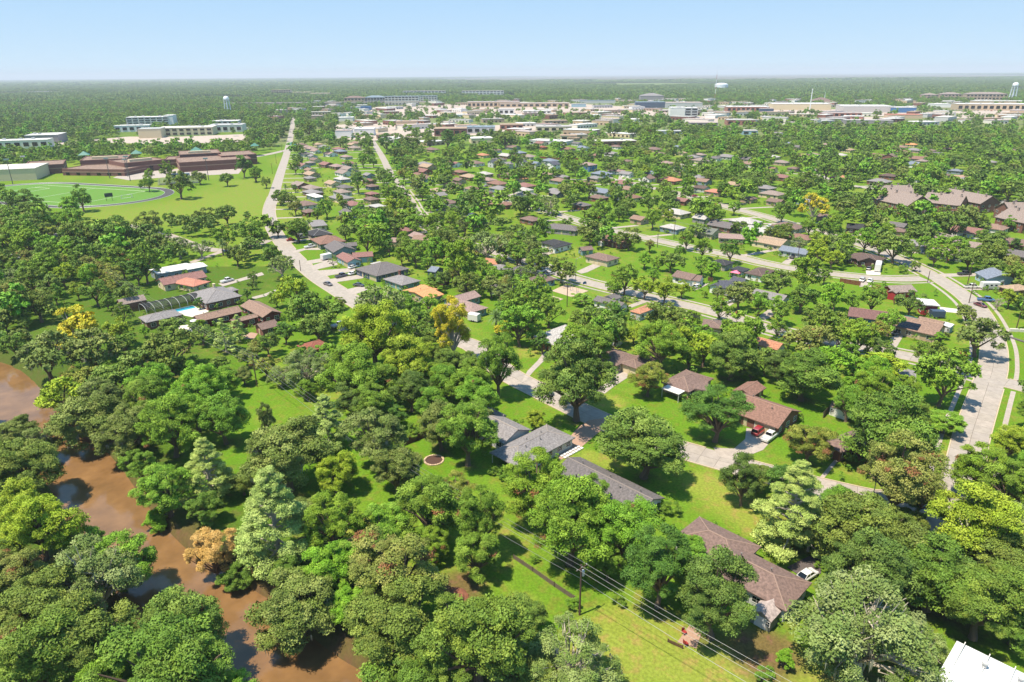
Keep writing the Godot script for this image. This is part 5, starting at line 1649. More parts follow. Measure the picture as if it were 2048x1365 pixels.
	[854.9,-2178.3,-46,44.1,24.2,5,"orangebrick","white",2,120],
	[-116.5,-1676.2,-46,31.3,22.1,7,"white","white",0,100],
	[-322.2,-1614.7,-46,27.4,18,5,"ltgrey","pinkgrey",3,103],
	[858,-1430.2,-46,23.8,14.9,7,"tan","white",0,123],
	[660.8,-1147.4,10,43.5,25.2,5,"ltgrey","white",1,126],
	[6.3,-1411.7,-46,48.2,17.8,6,"cream","white",1,108],
	[818.4,-2078.9,44,33.7,17.9,5.5,"white","offwhite",2,120],
	[343.1,-1581.8,10,39.5,14,4.5,"tan","white",0,111],
	[463.8,-1252.2,-30,39.8,23,7,"offwhite","palegrey",0,120],
	[-624,-2312.5,10,32.8,23.9,6,"ltgrey","palegrey",2,109],
	[930,-1671.3,-30,24.7,18.7,5,"offwhite","offwhite",1,121],
	[753.6,-1238.1,44,49.6,20.9,7,"ltgrey","offwhite",0,123],
	[-563.1,-2269.2,44,28.6,16.4,6,"sandy","white",2,109],
	[488.8,-2144.3,-46,18.4,15.6,4.5,"white","pinkbrown",2,111],
	[-234.9,-1083.9,-30,22.7,18.2,5.5,"white","palegrey",1,106],
	[-349.2,-1554.2,44,19.1,25.9,5.5,"white","palegrey",0,103],
	[1277.2,-1961.1,10,28.8,15.6,5.5,"orangebrick","palegrey",0,123],
	[-286.4,-1830.5,44,22.3,19.7,5.5,"ltgrey","palegrey",3,101],
	[-397.5,-1838.9,10,34.3,15,5.5,"white","white",0,103],
	[-202.8,-1242.1,-46,34.3,22,7,"brick","palegrey",0,104],
	[1114.5,-1745.1,-46,42.8,16.5,5.5,"ltgrey","palegrey",1,126],
	[149.8,-968.2,-46,42.2,15.9,4.5,"cream","white",3,110],
	[781.2,-1346.6,44,40.6,17.2,6,"ltgrey","palegrey",1,121],
	[-70.9,-1138,10,34.3,23.2,5.5,"white","tan",0,107],
	[12.8,-1056.4,-30,30.6,22.7,5,"orangebrick","white",0,116],
	[343.4,-2320.5,-46,26.2,22.7,6,"sandy","white",0,110],
	[923.4,-1349.4,44,32.2,14.6,4.5,"cream","tan",1,126],
	[18.8,-2384.3,44,25.4,19.8,4.5,"brick","palegrey",0,114],
]

const PAL := {
	"brown": Color(0.46, 0.375, 0.34), "dkbrown": Color(0.36, 0.29, 0.265), "tan": Color(0.62, 0.53, 0.44), "tanbrown": Color(0.53, 0.43, 0.37),
	"grey": Color(0.505, 0.485, 0.48), "dkgrey": Color(0.405, 0.38, 0.375), "black": Color(0.20, 0.20, 0.21), "slate": Color(0.29, 0.295, 0.33), "palegrey": Color(0.66, 0.64, 0.62),
	"maroon": Color(0.52, 0.375, 0.345), "maroonbrown": Color(0.44, 0.32, 0.30), "redbrown": Color(0.50, 0.375, 0.32), "rust": Color(0.52, 0.30, 0.23), "orange": Color(0.78, 0.54, 0.36), "orangebrown": Color(0.68, 0.47, 0.36), "salmon": Color(0.70, 0.46, 0.38),
	"pinkbrown": Color(0.57, 0.48, 0.45), "pinkgrey": Color(0.66, 0.60, 0.57), "greybrown": Color(0.54, 0.48, 0.445), "greygreen": Color(0.42, 0.43, 0.39), "bluegreyroof": Color(0.45, 0.48, 0.53), "navyroof": Color(0.26, 0.30, 0.36),
	"white": Color(0.80, 0.79, 0.77), "offwhite": Color(0.78, 0.76, 0.71), "cream": Color(0.74, 0.68, 0.55), "ltgrey": Color(0.66, 0.66, 0.65), "bluegrey": Color(0.45, 0.51, 0.55), "brick": Color(0.44, 0.29, 0.24), "dkbrick": Color(0.30, 0.21, 0.18), "orangebrick": Color(0.56, 0.38, 0.31),
	"dark": Color(0.16, 0.16, 0.17), "dkred": Color(0.38, 0.15, 0.14), "red": Color(0.55, 0.14, 0.15), "ltblue": Color(0.52, 0.63, 0.67), "paleblue": Color(0.62, 0.69, 0.73), "blue": Color(0.22, 0.38, 0.55), "navy": Color(0.22, 0.28, 0.36), "teal": Color(0.40, 0.52, 0.52), "tealblue": Color(0.38, 0.53, 0.56), "dkteal": Color(0.27, 0.34, 0.33), "green": Color(0.33, 0.40, 0.32), "yellowgrey": Color(0.62, 0.58, 0.42), "sandy": Color(0.70, 0.61, 0.50),
}

var all_houses := []
var mats := {}
var textures := {}
var shared := {}
var rng := RandomNumberGenerator.new()
var taken := {}
var river_pts := PackedVector2Array()
var river_box := Rect2()

# ------------------------------------------------------------------ small mesh builder
class MB:
	var v := PackedVector3Array()
	var n := PackedVector3Array()
	var c := PackedColorArray()
	var col := Color.WHITE
	var use_c := false
	func tri(a: Vector3, b: Vector3, d: Vector3) -> void:
		# a, b, d run counter-clockwise seen from outside
		var nn := (b - a).cross(d - a).normalized()
		v.push_back(a); v.push_back(d); v.push_back(b)
		n.push_back(nn); n.push_back(nn); n.push_back(nn)
		if use_c:
			c.push_back(col); c.push_back(col); c.push_back(col)
	func quad(a: Vector3, b: Vector3, d: Vector3, e: Vector3) -> void:
		tri(a, b, d)
		tri(a, d, e)
	func box(t: Transform3D, s: Vector3) -> void:
		var h := s * 0.5
		var p := []
		for i in 8:
			p.append(t * Vector3(h.x if i & 1 else -h.x, h.y if i & 2 else -h.y, h.z if i & 4 else -h.z))
		quad(p[4], p[5], p[7], p[6])
		quad(p[1], p[0], p[2], p[3])
		quad(p[5], p[1], p[3], p[7])
		quad(p[0], p[4], p[6], p[2])
		quad(p[6], p[7], p[3], p[2])
		quad(p[0], p[1], p[5], p[4])
	func cbox(center: Vector3, s: Vector3) -> void:
		box(Transform3D(Basis(), center), s)
	func tube(pts: Array, radii: Array, sides := 6, caps := true) -> void:
		var rings := []
		for i in pts.size():
			var d: Vector3 = (pts[mini(i + 1, pts.size() - 1)] - pts[maxi(i - 1, 0)])
			d = d.normalized() if d.length() > 1e-6 else Vector3.UP
			var s := d.cross(Vector3.RIGHT if absf(d.x) < 0.8 else Vector3.BACK).normalized()
			var u := s.cross(d).normalized()
			var ring := []
			for k in sides:
				var a := TAU * k / sides
				ring.append(pts[i] + (s * cos(a) + u * sin(a)) * radii[i])
			rings.append(ring)
		for i in pts.size() - 1:
			for k in sides:
				var k2 := (k + 1) % sides
				quad(rings[i][k2], rings[i][k], rings[i + 1][k], rings[i + 1][k2])
		if caps:
			for k in range(1, sides - 1):
				tri(rings[0][0], rings[0][k], rings[0][k + 1])
				var l: Array = rings[-1]
				tri(l[0], l[k + 1], l[k])
	func prism(poly: PackedVector2Array, y0: float, y1: float) -> void:
		# poly in (x, z)
		var idx := Geometry2D.triangulate_polygon(poly)
		for i in range(0, idx.size(), 3):
			var a := poly[idx[i]]
			var b := poly[idx[i + 1]]
			var d := poly[idx[i + 2]]
			var up := (b - a).cross(d - a) < 0
			var pa := Vector3(a.x, y1, a.y)
			var pb := Vector3(b.x, y1, b.y)
			var pd := Vector3(d.x, y1, d.y)
			if up: tri(pa, pb, pd)
			else: tri(pa, pd, pb)
		var cw := Geometry2D.is_polygon_clockwise(poly)
		for i in poly.size():
			var a := poly[i]
			var b := poly[(i + 1) % poly.size()]
			if cw:
				quad(Vector3(a.x, y0, a.y), Vector3(b.x, y0, b.y), Vector3(b.x, y1, b.y), Vector3(a.x, y1, a.y))
			else:
				quad(Vector3(b.x, y0, b.y), Vector3(a.x, y0, a.y), Vector3(a.x, y1, a.y), Vector3(b.x, y1, b.y))
	func mesh() -> ArrayMesh:
		var arr := []
		arr.resize(Mesh.ARRAY_MAX)
		arr[Mesh.ARRAY_VERTEX] = v
		arr[Mesh.ARRAY_NORMAL] = n
		if c.size() == v.size() and c.size() > 0:
			arr[Mesh.ARRAY_COLOR] = c
		var m := ArrayMesh.new()
		m.add_surface_from_arrays(Mesh.PRIMITIVE_TRIANGLES, arr)
		return m

func put(called: String, mesh: Mesh, m: Material, parent: Node3D, at := Vector3.ZERO, turn := 0.0) -> MeshInstance3D:
	var o := MeshInstance3D.new()
	o.name = called
	o.mesh = mesh
	o.material_override = m
	o.position = at
	o.rotation.y = turn
	parent.add_child(o, true)
	return o

func numbered(called: String) -> String:
	var k: int = taken.get(called, 0)
	taken[called] = k + 1
	return called if k == 0 else "%s_%03d" % [called, k]

func thing(called: String, label: String, category: String, at := Vector3.ZERO, turn := 0.0, group := "") -> Node3D:
	var o := Node3D.new()
	o.name = numbered(called)
	add_child(o)
	o.position = at
	o.rotation.y = turn
	tag(o, label, category, group)
	return o

func tag(o: Node3D, label: String, category: String, group := "", kind := "") -> void:
	if label: o.set_meta("label", label)
	if category: o.set_meta("category", category)
	if group: o.set_meta("group", group)
	if kind: o.set_meta("kind", kind)

func solid(called: String, label: String, category: String, mesh: Mesh, m: Material, group := "") -> MeshInstance3D:
	var o := put(numbered(called), mesh, m, self)
	tag(o, label, category, group)
	return o

func structure(called: String, mesh: Mesh, m: Material) -> MeshInstance3D:
	var o := put(numbered(called), mesh, m, self)
	o.set_meta("kind", "structure")
	return o

# ------------------------------------------------------------------ textures and materials
func noise_tex(key: String, size: int, freq: float, lo: float, hi: float, octaves := 4, sd := 1, contrast := 1.0) -> ImageTexture:
	if textures.has(key): return textures[key]
	var f := FastNoiseLite.new()
	f.seed = sd
	f.noise_type = FastNoiseLite.TYPE_SIMPLEX_SMOOTH
	f.frequency = freq
	f.fractal_octaves = octaves
	f.fractal_gain = 0.62
	var src := f.get_seamless_image(size, size)
	src.convert(Image.FORMAT_L8)
	var d := src.get_data()
	var out := PackedByteArray()
	out.resize(size * size * 3)
	var lut := []
	for i in 256:
		var t := clampf((i / 255.0 - 0.5) * contrast + 0.5, 0, 1)
		lut.append(int(clampf(lerpf(lo, hi, t), 0, 1) * 255))
	for i in size * size:
		var g: int = lut[d[i]]
		out[i * 3] = g
		out[i * 3 + 1] = g
		out[i * 3 + 2] = g
	var t := ImageTexture.create_from_image(Image.create_from_data(size, size, false, Image.FORMAT_RGB8, out))
	textures[key] = t
	return t

func tex(kind: String) -> ImageTexture:
	match kind:
		"roof": return noise_tex("roof", 512, 0.022, 0.62, 1.0, 6, 3, 1.3)
		"conc": return noise_tex("conc", 512, 0.012, 0.87, 1.0, 6, 5, 1.1)
		"wall": return noise_tex("wall", 256, 0.03, 0.86, 1.0, 4, 6)
		"grass": return grass_tex()
	return noise_tex("fine", 256, 0.08, 0.75, 1.0, 4, 9)

func grass_tex() -> ImageTexture:
	# blades of mown grass with thin straw-coloured and worn spots
	if textures.has("grass"): return textures["grass"]
	var size := 1024
	var d := []
	for q in [[0.06, 7, 8], [0.012, 5, 17], [0.2, 2, 23]]:
		var f := FastNoiseLite.new()
		f.frequency = q[0]
		f.fractal_octaves = q[1]
		f.fractal_gain = 0.6
		f.seed = q[2]
		var im := f.get_seamless_image(size, size)
		im.convert(Image.FORMAT_L8)
		d.append(im.get_data())
	var out := PackedByteArray()
	out.resize(size * size * 3)
	for i in size * size:
		var a: float = d[0][i] / 255.0
		var b: float = clampf((d[1][i] / 255.0 - 0.50) * 3.2, 0.0, 1.0)
		var g: float = 0.66 + 0.24 * a + 0.10 * d[2][i] / 255.0
		out[i * 3] = int(255 * g * lerpf(0.88, 1.0, b))
		out[i * 3 + 1] = int(255 * g * lerpf(0.97, 0.92, b))
		out[i * 3 + 2] = int(255 * g * lerpf(0.80, 1.0, b))
	textures["grass"] = ImageTexture.create_from_image(Image.create_from_data(size, size, false, Image.FORMAT_RGB8, out))
	return textures["grass"]

func flat_mat(key: String, c: Color, rough := 0.8, metal := 0.0, t := "", scale := 0.1) -> StandardMaterial3D:
	if mats.has(key): return mats[key]
	var m := StandardMaterial3D.new()
	m.albedo_color = c
	m.roughness = rough
	m.metallic = metal
	if t:
		m.albedo_texture = tex(t)
		m.uv1_triplanar = true
		m.uv1_world_triplanar = true
		m.uv1_scale = Vector3.ONE * scale
		m.albedo_color = Color(minf(c.r * 1.14, 1), minf(c.g * 1.14, 1), minf(c.b * 1.14, 1))
	mats[key] = m
	return m

func roof_mat(k: String) -> Material: return flat_mat("roof_" + k, PAL[k], 0.92, 0, "roof", 0.13)
func wall_mat(k: String) -> Material: return flat_mat("wall_" + k, PAL[k], 0.8, 0, "wall", 0.25)
func paint(k: String) -> Material: return flat_mat("paint_" + k, PAL[k], 0.5)
func glass_mat() -> Material: return flat_mat("window_glass", Color(0.06, 0.075, 0.085), 0.08, 0.0)
func metal_mat(c: Color, key: String) -> Material: return flat_mat("metal_" + key, c, 0.4, 0.6)

func leaf_mat() -> StandardMaterial3D:
	if mats.has("leaf"): return mats["leaf"]
	var m := StandardMaterial3D.new()
	m.vertex_color_use_as_albedo = true
	m.roughness = 0.62
	m.metallic_specular = 0.3
	m.backlight = Color(0.42, 0.5, 0.12)
	mats["leaf"] = m
	return m

# ------------------------------------------------------------------ geometry on the ground
func v2(a: Array) -> PackedVector2Array:
	var p := PackedVector2Array()
	for i in range(0, a.size(), 2): p.push_back(Vector2(a[i], a[i + 1]))
	return p

func spline(p: PackedVector2Array, step: float) -> PackedVector2Array:
	var fine := PackedVector2Array()
	for i in p.size() - 1:
		for k in 8:
			fine.push_back(p[i].cubic_interpolate(p[i + 1], p[maxi(i - 1, 0)], p[mini(i + 2, p.size() - 1)], k / 8.0))
	fine.push_back(p[-1])
	var out := PackedVector2Array([fine[0]])
	var left := step
	for i in fine.size() - 1:
		var a := fine[i]
		var l := a.distance_to(fine[i + 1])
		while l >= left:
			a = a.move_toward(fine[i + 1], left)
			l -= left
			out.push_back(a)
			left = step
		left -= l
	return out

func river_dist(x: float, z: float) -> float:
	if not river_box.has_point(Vector2(x, z)): return 99.0
	var p := Vector2(x, z)
	var best := 1e9
	for i in river_pts.size() - 1:
		var q := Geometry2D.get_closest_point_to_segment(p, river_pts[i], river_pts[i + 1])
		best = minf(best, p.distance_squared_to(q))
	return sqrt(best)

func ground_y(x: float, z: float) -> float:
	var d := river_dist(x, z)
	return -3.2 * (1.0 - smoothstep(5.0, 8.6, d))

func _ready() -> void:
	rng.seed = 11
	all_houses = HOUSES.duplicate()
	for h in ROW_HOUSES:
		var kind: String = {"h": "hip", "f": "flat"}.get(h[7], "gable")
		all_houses.append(["%s %s-roofed %s house %s" % [ROOF_LOOK[h[0]], kind, WALL_LOOK[h[1]], place_words(h, 10)], "house", h[0], h[1], {}, [h.slice(2, 10)]])
	for p in RIVER: river_pts.push_back(Vector2(p[0], p[1]))
	river_box = Rect2(river_pts[0], Vector2.ZERO)
	for p in river_pts: river_box = river_box.expand(p)
	river_box = river_box.grow(30)
	sky_and_camera()
	make_ground()
	make_water()
	make_roads()
	make_mask()
	make_houses()
	make_school()
	make_far_buildings()
	make_landmarks()
	make_trees()
	make_woods()
	make_vehicles()
	make_poles()
	make_yard_things()

# ------------------------------------------------------------------ light and camera
func sky_and_camera() -> void:
	var cam := Camera3D.new()
	cam.name = "camera"
	add_child(cam)
	cam.position = Vector3(0, 80, 0)
	cam.rotation = Vector3(deg_to_rad(-21.35), 0, deg_to_rad(-0.42))
	cam.fov = 53.13
	cam.near = 0.5
	cam.far = 90000
	var e := Environment.new()
	e.background_mode = Environment.BG_SKY
	var s := ProceduralSkyMaterial.new()
	s.sky_top_color = Color(0.415, 0.605, 0.785)
	s.sky_horizon_color = Color(0.645, 0.73, 0.78)
	s.sky_curve = 0.09
	s.ground_horizon_color = Color(0.55, 0.60, 0.60)
	s.ground_bottom_color = Color(0.25, 0.30, 0.22)
	s.sun_angle_max = 1.0
	var sk := Sky.new()
	sk.sky_material = s
	e.sky = sk
	e.tonemap_mode = Environment.TONE_MAPPER_LINEAR
	e.tonemap_exposure = 1.75
	e.fog_enabled = true
	e.fog_density = 0.000078
	e.fog_light_color = Color(0.90, 0.93, 0.96)
	e.sdfgi_enabled = true
	e.ssao_enabled = true
	e.ssil_enabled = true
	var we := WorldEnvironment.new()
	we.name = "environment"
	we.environment = e
	add_child(we)
	var sun := DirectionalLight3D.new()
	sun.name = "sun"
	sun.light_color = Color(1.0, 0.955, 0.88)
	sun.light_energy = 1.6
	sun.light_angular_distance = 0.5
	sun.shadow_enabled = true
	add_child(sun)
	sun.look_at_from_position(Vector3.ZERO, Vector3(0.33, -0.92, -0.17), Vector3.BACK)

# ------------------------------------------------------------------ ground and water
const PATCHES := [  # dry or bare patches: x, z, radius, kind (0 dry lawn, 1 bare red-brown earth, 2 school lawn)
	[16, -80, 8, 0], [24, -77, 9, 0], [32, -73, 10, 0], [12, -74, 8, 0], [42, -66, 12, 0], [44, -116, 7, 0], [47, -109, 6, 0], [40, -122, 5, 0], [22, -130, 3.5, 0], [17, -133, 3, 0], [1, -86, 4, 0], [-31, -109, 4, 0], [-9, -92, 4.5, 1], [-7, -84, 3, 1], [-205, -440, 55, 2], [-165, -455, 50, 2], [-150, -410, 40, 2], [-240, -420, 40, 2], [-190, -500, 45, 2], [-150, -540, 40, 2], [-300, -590, 40, 2], [-250, -400, 40, 2], [25, -160, 5, 0], [5, -195, 5, 0], [-130, -480, 30, 2], [-200, -560, 40, 2], [14, -130, 4, 0], [-20, -75, 4, 1], [37, -77, 6, 1], [60, -108, 6, 0]]

func make_ground() -> void:
	var xs := grid_lines(-125.0, 135.0, 1.7, 45000.0)
	var zs := grid_lines(-290.0, -45.0, 1.7, 45000.0)
	var f := FastNoiseLite.new()
	f.seed = 4
	f.frequency = 0.018
	f.fractal_octaves = 4
	var f2 := FastNoiseLite.new()
	f2.seed = 9
	f2.frequency = 0.15
	var lawn := Color(0.165, 0.285, 0.024)
	var lawn2 := Color(0.225, 0.305, 0.040)
	var dry := Color(0.37, 0.355, 0.08)
	var school := Color(0.29, 0.33, 0.06)
	var earth := Color(0.24, 0.135, 0.08)
	var mud := Color(0.19, 0.115, 0.065)
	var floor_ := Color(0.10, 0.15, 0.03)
	var far_g := Color(0.13, 0.16, 0.06)
	var v := PackedVector3Array()
	var c := PackedColorArray()
	var idx := PackedInt32Array()
	var marsh := v2([-600, -9000, 3000, -7600, 6500, -8500, 9500, -13000, 14000, -30000, 3000, -30000, -2000, -14000])
	var pale := v2([500, -5200, 1400, -5000, 1900, -5600, 1300, -6600, 500, -6400])
	for z in zs:
		for x in xs:
			var y := 0.0
			var d := river_dist(x, z)
			var a := f.get_noise_2d(x, z) * 0.5 + 0.5
			var b := f2.get_noise_2d(x, z) * 0.5 + 0.5
			var k := lawn.lerp(lawn2, clampf(a * 1.3 - 0.1, 0, 1))
			k = k.lerp(dry, clampf((a + b - 1.08) * 1.9, 0, 0.75))
			var r := Vector2(x, z).length()
			if r > 800 and x > -360 + absf(z) * 0.0 and z < -760 and z > -2300:
				k = k.lerp(Color(0.30, 0.25, 0.20), 0.75 * smoothstep(800, 1000, r) * clampf(b * 2.4 - 0.4, 0, 1) * smoothstep(-760, -900, z + (x - 400) * 0.35 * float(x > 400)))
			if r > 2200: k = k.lerp(far_g, smoothstep(2200, 2500, r))
			elif x < -360 and r > 900: k = k.lerp(far_g, smoothstep(900, 1600, r))
			if r < 900:
				for p in PATCHES:
					var q: float = Vector2(x - p[0], z - p[1]).length() / p[2]
					if q < 1.3:
						var s := smoothstep(1.25, 0.55, q + (b - 0.5) * 0.7)
						k = k.lerp([dry, earth, school][p[3]], s * 0.95)
			else:
				if Geometry2D.is_point_in_polygon(Vector2(x, z), marsh): k = Color(0.17, 0.13, 0.085)
				if Geometry2D.is_point_in_polygon(Vector2(x, z), pale): k = Color(0.22, 0.26, 0.09)
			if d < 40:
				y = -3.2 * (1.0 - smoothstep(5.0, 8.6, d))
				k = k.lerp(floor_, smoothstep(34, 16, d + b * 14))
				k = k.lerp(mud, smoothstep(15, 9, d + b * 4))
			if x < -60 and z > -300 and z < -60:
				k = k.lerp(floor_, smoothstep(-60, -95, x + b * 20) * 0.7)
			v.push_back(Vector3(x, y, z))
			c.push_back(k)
	var w := xs.size()
	# bare soil and leaf litter round the trunks
	var i0 := xs.find(-125.0)
	var j0 := zs.find(-290.0)
	var rr := RandomNumberGenerator.new()
	rr.seed = 8
	for t in TREES:
		var rad: float = t[3] * rr.randf_range(0.08, 0.26)
		var soil := Color(0.20, 0.135, 0.075).lerp(Color(0.15, 0.15, 0.05), rr.randf())
		var ci := i0 + int((t[1] + 125.0) / 1.7)
		var cj := j0 + int((t[2] + 290.0) / 1.7)
		if t[1] < -120 or t[1] > 130 or t[2] < -285 or t[2] > -50: continue
		for j in range(cj - 4, cj + 6):
			for i in range(ci - 4, ci + 6):
				var q := j * w + i
				var dd := Vector2(v[q].x - t[1], v[q].z - t[2]).length() / rad
				if dd < 1.3: c[q] = c[q].lerp(soil, smoothstep(1.25, 0.5, dd + rr.randf_range(-0.3, 0.3)) * 0.8)
	for j in zs.size() - 1:
		for i in w - 1:
			var p := j * w + i
			idx.append_array([p, p + w + 1, p + 1, p, p + w, p + w + 1] if zs[0] > zs[1] else [p, p + 1, p + w + 1, p, p + w + 1, p + w])
	var arr := []
	arr.resize(Mesh.ARRAY_MAX)
	arr[Mesh.ARRAY_VERTEX] = v
	arr[Mesh.ARRAY_COLOR] = c
	arr[Mesh.ARRAY_INDEX] = idx
	var m := ArrayMesh.new()
	m.add_surface_from_arrays(Mesh.PRIMITIVE_TRIANGLES, arr)
	var st := SurfaceTool.new()
	st.create_from(m, 0)
	st.generate_normals()
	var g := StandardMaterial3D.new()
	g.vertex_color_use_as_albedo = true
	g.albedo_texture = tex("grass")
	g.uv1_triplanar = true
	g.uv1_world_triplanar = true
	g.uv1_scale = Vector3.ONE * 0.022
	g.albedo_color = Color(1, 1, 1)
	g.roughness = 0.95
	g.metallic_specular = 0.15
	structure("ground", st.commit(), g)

func grid_lines(a: float, b: float, step: float, far: float) -> Array:
	var mid := []
	var t := a
	while t < b:
		mid.append(t)
		t += step
	mid.append(b)
	var lo := []
	var s := step
	t = a
	while t > -far:
		s *= 1.09
		t -= s
		lo.push_front(t)
	s = step
	t = b
	var hi := []
	var far_hi := far
	while t < far_hi:
		s *= 1.13
		t += s
		hi.append(t)
	return lo + mid + hi

func make_water() -> void:
	var mb := MB.new()
	var p := spline(river_pts, 5.0)
	for i in p.size() - 1:
		var d0 := (p[mini(i + 1, p.size() - 1)] - p[maxi(i - 1, 0)]).normalized().orthogonal() * 12.0
		var d1 := (p[mini(i + 2, p.size() - 1)] - p[i]).normalized().orthogonal() * 12.0
		var a := p[i] - d0
		var b := p[i] + d0
		var c := p[i + 1] + d1
		var e := p[i + 1] - d1
		var y := -1.7
		mb.quad(Vector3(a.x, y, a.y), Vector3(b.x, y, b.y), Vector3(c.x, y, c.y), Vector3(e.x, y, e.y))
		if mb.n[-1].y < 0:
			for k in range(mb.v.size() - 6, mb.v.size(), 3):
				var q := mb.v[k + 1]
				mb.v[k + 1] = mb.v[k + 2]
				mb.v[k + 2] = q
			for k in range(mb.n.size() - 6, mb.n.size()): mb.n[k] = Vector3.UP
	var m := StandardMaterial3D.new()
	m.albedo_color = Color(0.51, 0.385, 0.245)
	m.albedo_texture = noise_tex("silt", 512, 0.008, 0.80, 1.0, 4, 21)
	m.uv1_triplanar = true
	m.uv1_world_triplanar = true
	m.uv1_scale = Vector3.ONE * 0.03
	m.roughness = 0.10
	m.metallic_specular = 0.45
	var f := FastNoiseLite.new()
	f.frequency = 0.03
	f.seed = 31
	f.fractal_octaves = 4
	var img := f.get_seamless_image(256, 256)
	img.bump_map_to_normal_map(1.0)
	m.normal_enabled = true
	m.normal_texture = ImageTexture.create_from_image(img)
	m.normal_scale = 0.12
	structure("creek_water", mb.mesh(), m)

# ------------------------------------------------------------------ roads and paving
var road_lines := []

func on_road(p: Vector2, except := -1, extra := 0.0) -> bool:
	for i in road_lines.size():
		if i == except: continue
		var w: float = road_lines[i][1] * 0.5 + extra
		for q in road_lines[i][0]:
			if absf(q.x - p.x) < w + 2 and p.distance_to(q) < w: return true
	return false

func ribbon(mb: MB, p: PackedVector2Array, i: int, j: int, o0: float, o1: float, y0: float, y1: float, gap := 0.0) -> void:
	var da := (p[mini(i + 1, p.size() - 1)] - p[maxi(i - 1, 0)]).normalized()
	var db := (p[mini(j + 1, p.size() - 1)] - p[maxi(j - 1, 0)]).normalized()
	var na := Vector2(-da.y, da.x)
	var nb := Vector2(-db.y, db.x)
	var poly := PackedVector2Array([p[i] + da * gap + na * o0, p[j] - db * gap + nb * o0, p[j] - db * gap + nb * o1, p[i] + da * gap + na * o1])
	mb.prism(poly, y0, y1)

func make_roads() -> void:
	var conc := flat_mat("road_concrete", Color(0.54, 0.505, 0.465), 0.9, 0, "conc", 0.07)
	var conc_b := flat_mat("road_concrete_b", Color(0.565, 0.525, 0.485), 0.9, 0, "conc", 0.09)
	var conc_c := flat_mat("road_concrete_c", Color(0.54, 0.505, 0.47), 0.9, 0, "conc", 0.055)
	var joint := flat_mat("road_joint", Color(0.33, 0.29, 0.25), 0.95)
	var kerb_m := flat_mat("kerb_concrete", Color(0.63, 0.57, 0.48), 0.9, 0, "conc", 0.2)
	for r in ROADS:
		road_lines.append([spline(v2(r[1]), 4.0), r[2]])
	for k in ROADS.size():
		var p: PackedVector2Array = road_lines[k][0]
		var w: float = ROADS[k][2]
		var y := 0.045 + k * 0.007
		var root := Node3D.new()
		root.name = ROADS[k][0]
		add_child(root)
		root.set_meta("kind", "structure")
		var far := MB.new()
		var base := MB.new()
		var n_slab := 0
		for i in p.size() - 1:
			if p[i].length() < 235:
				ribbon(base, p, i, i + 1, -w * 0.5, w * 0.5, -0.1, y - 0.025)
				for s in 2:
					var mb := MB.new()
					ribbon(mb, p, i, i + 1, -w * 0.5 + 0.03 if s == 0 else 0.035, -0.035 if s == 0 else w * 0.5 - 0.03, -0.1, y + 0.0012 * ((i + s) % 2), 0.03)
					put("slab", mb.mesh(), [conc, conc_b, conc, conc_c][(i * 7 + s * 3 + k) % 4], root)
			else:
				ribbon(far, p, i, i + 1, -w * 0.5, w * 0.5, -0.1, y)
		if far.v.size(): put("carriageway", far.mesh(), conc, root)
		if base.v.size(): put("joint_bed", base.mesh(), joint, root)
		for s in [-1.0, 1.0]:
			var kb := MB.new()
			var sw := MB.new()
			for i in p.size() - 1:
				if p[i].length() > 520: continue
				var d := (p[i + 1] - p[i]).normalized()
				var nn := Vector2(-d.y, d.x)
				var c := (p[i] + p[i + 1]) * 0.5
				if not on_road(c + nn * s * (w * 0.5 + 0.1), k, 0.3) and not on_drive(c + nn * s * (w * 0.5 + 0.3)):
					ribbon(kb, p, i, i + 1, s * w * 0.5 if s > 0 else -w * 0.5 - 0.28, w * 0.5 + 0.28 if s > 0 else -w * 0.5, -0.1, 0.15)
				if k in [1, 2, 3] and not on_road(c + nn * s * (w * 0.5 + 2.5), k, 1.0):
					ribbon(sw, p, i, i + 1, w * 0.5 + 1.7 if s > 0 else -w * 0.5 - 2.8, w * 0.5 + 2.8 if s > 0 else -w * 0.5 - 1.7, -0.05, 0.03)
			if kb.v.size(): put("kerb", kb.mesh(), kerb_m, root)
			if sw.v.size(): put("sidewalk", sw.mesh(), conc_b, root)
	var kinds := {"conc": conc_b, "concw": flat_mat("pale_concrete", Color(0.72, 0.69, 0.64), 0.9, 0, "conc", 0.1), "brickpave": flat_mat("brick_paving", Color(0.56, 0.455, 0.385), 0.9, 0, "conc", 0.3), "asph": flat_mat("asphalt", Color(0.30, 0.27, 0.26), 0.95, 0, "conc", 0.3), "sandc": flat_mat("sandy_court", Color(0.62, 0.54, 0.46), 0.95, 0, "conc", 0.15)}
	for i in DRIVES.size():
		var mb := MB.new()
		mb.prism(v2(DRIVES[i][1]), -0.05, 0.055 + i * 0.0016)
		structure(DRIVES[i][0], mb.mesh(), kinds[DRIVES[i][2]])
	for h in ROW_HOUSES:
		# a drive from each house of the rows to its street
		var c := Vector2(h[2], h[3])
		var best := Vector2.ZERO
		for r in road_lines:
			for q in r[0]:
				if c.distance_to(q) < c.distance_to(best): best = q
		var dl := c.distance_to(best)
		if dl > 48 or dl < 12: continue
		var u := (best - c) / dl
		var nn := u.orthogonal() * 1.6
		var side := u.orthogonal() * 4.0
		var a := c + side + u * 5.0
		var b := best - u * 2.0
		var mb := MB.new()
		mb.prism(PackedVector2Array([a - nn, b - nn, b + nn, a + nn]), -0.05, 0.035)
		structure("driveway", mb.mesh(), conc_b)
	for i in LOTS.size():
		var mb := MB.new()
		mb.prism(v2(LOTS[i]), -0.05, 0.16 + i * 0.01)
		structure("parking_lot", mb.mesh(), flat_mat("lot_concrete", Color(0.60, 0.545, 0.495), 0.9, 0, "conc", 0.02))

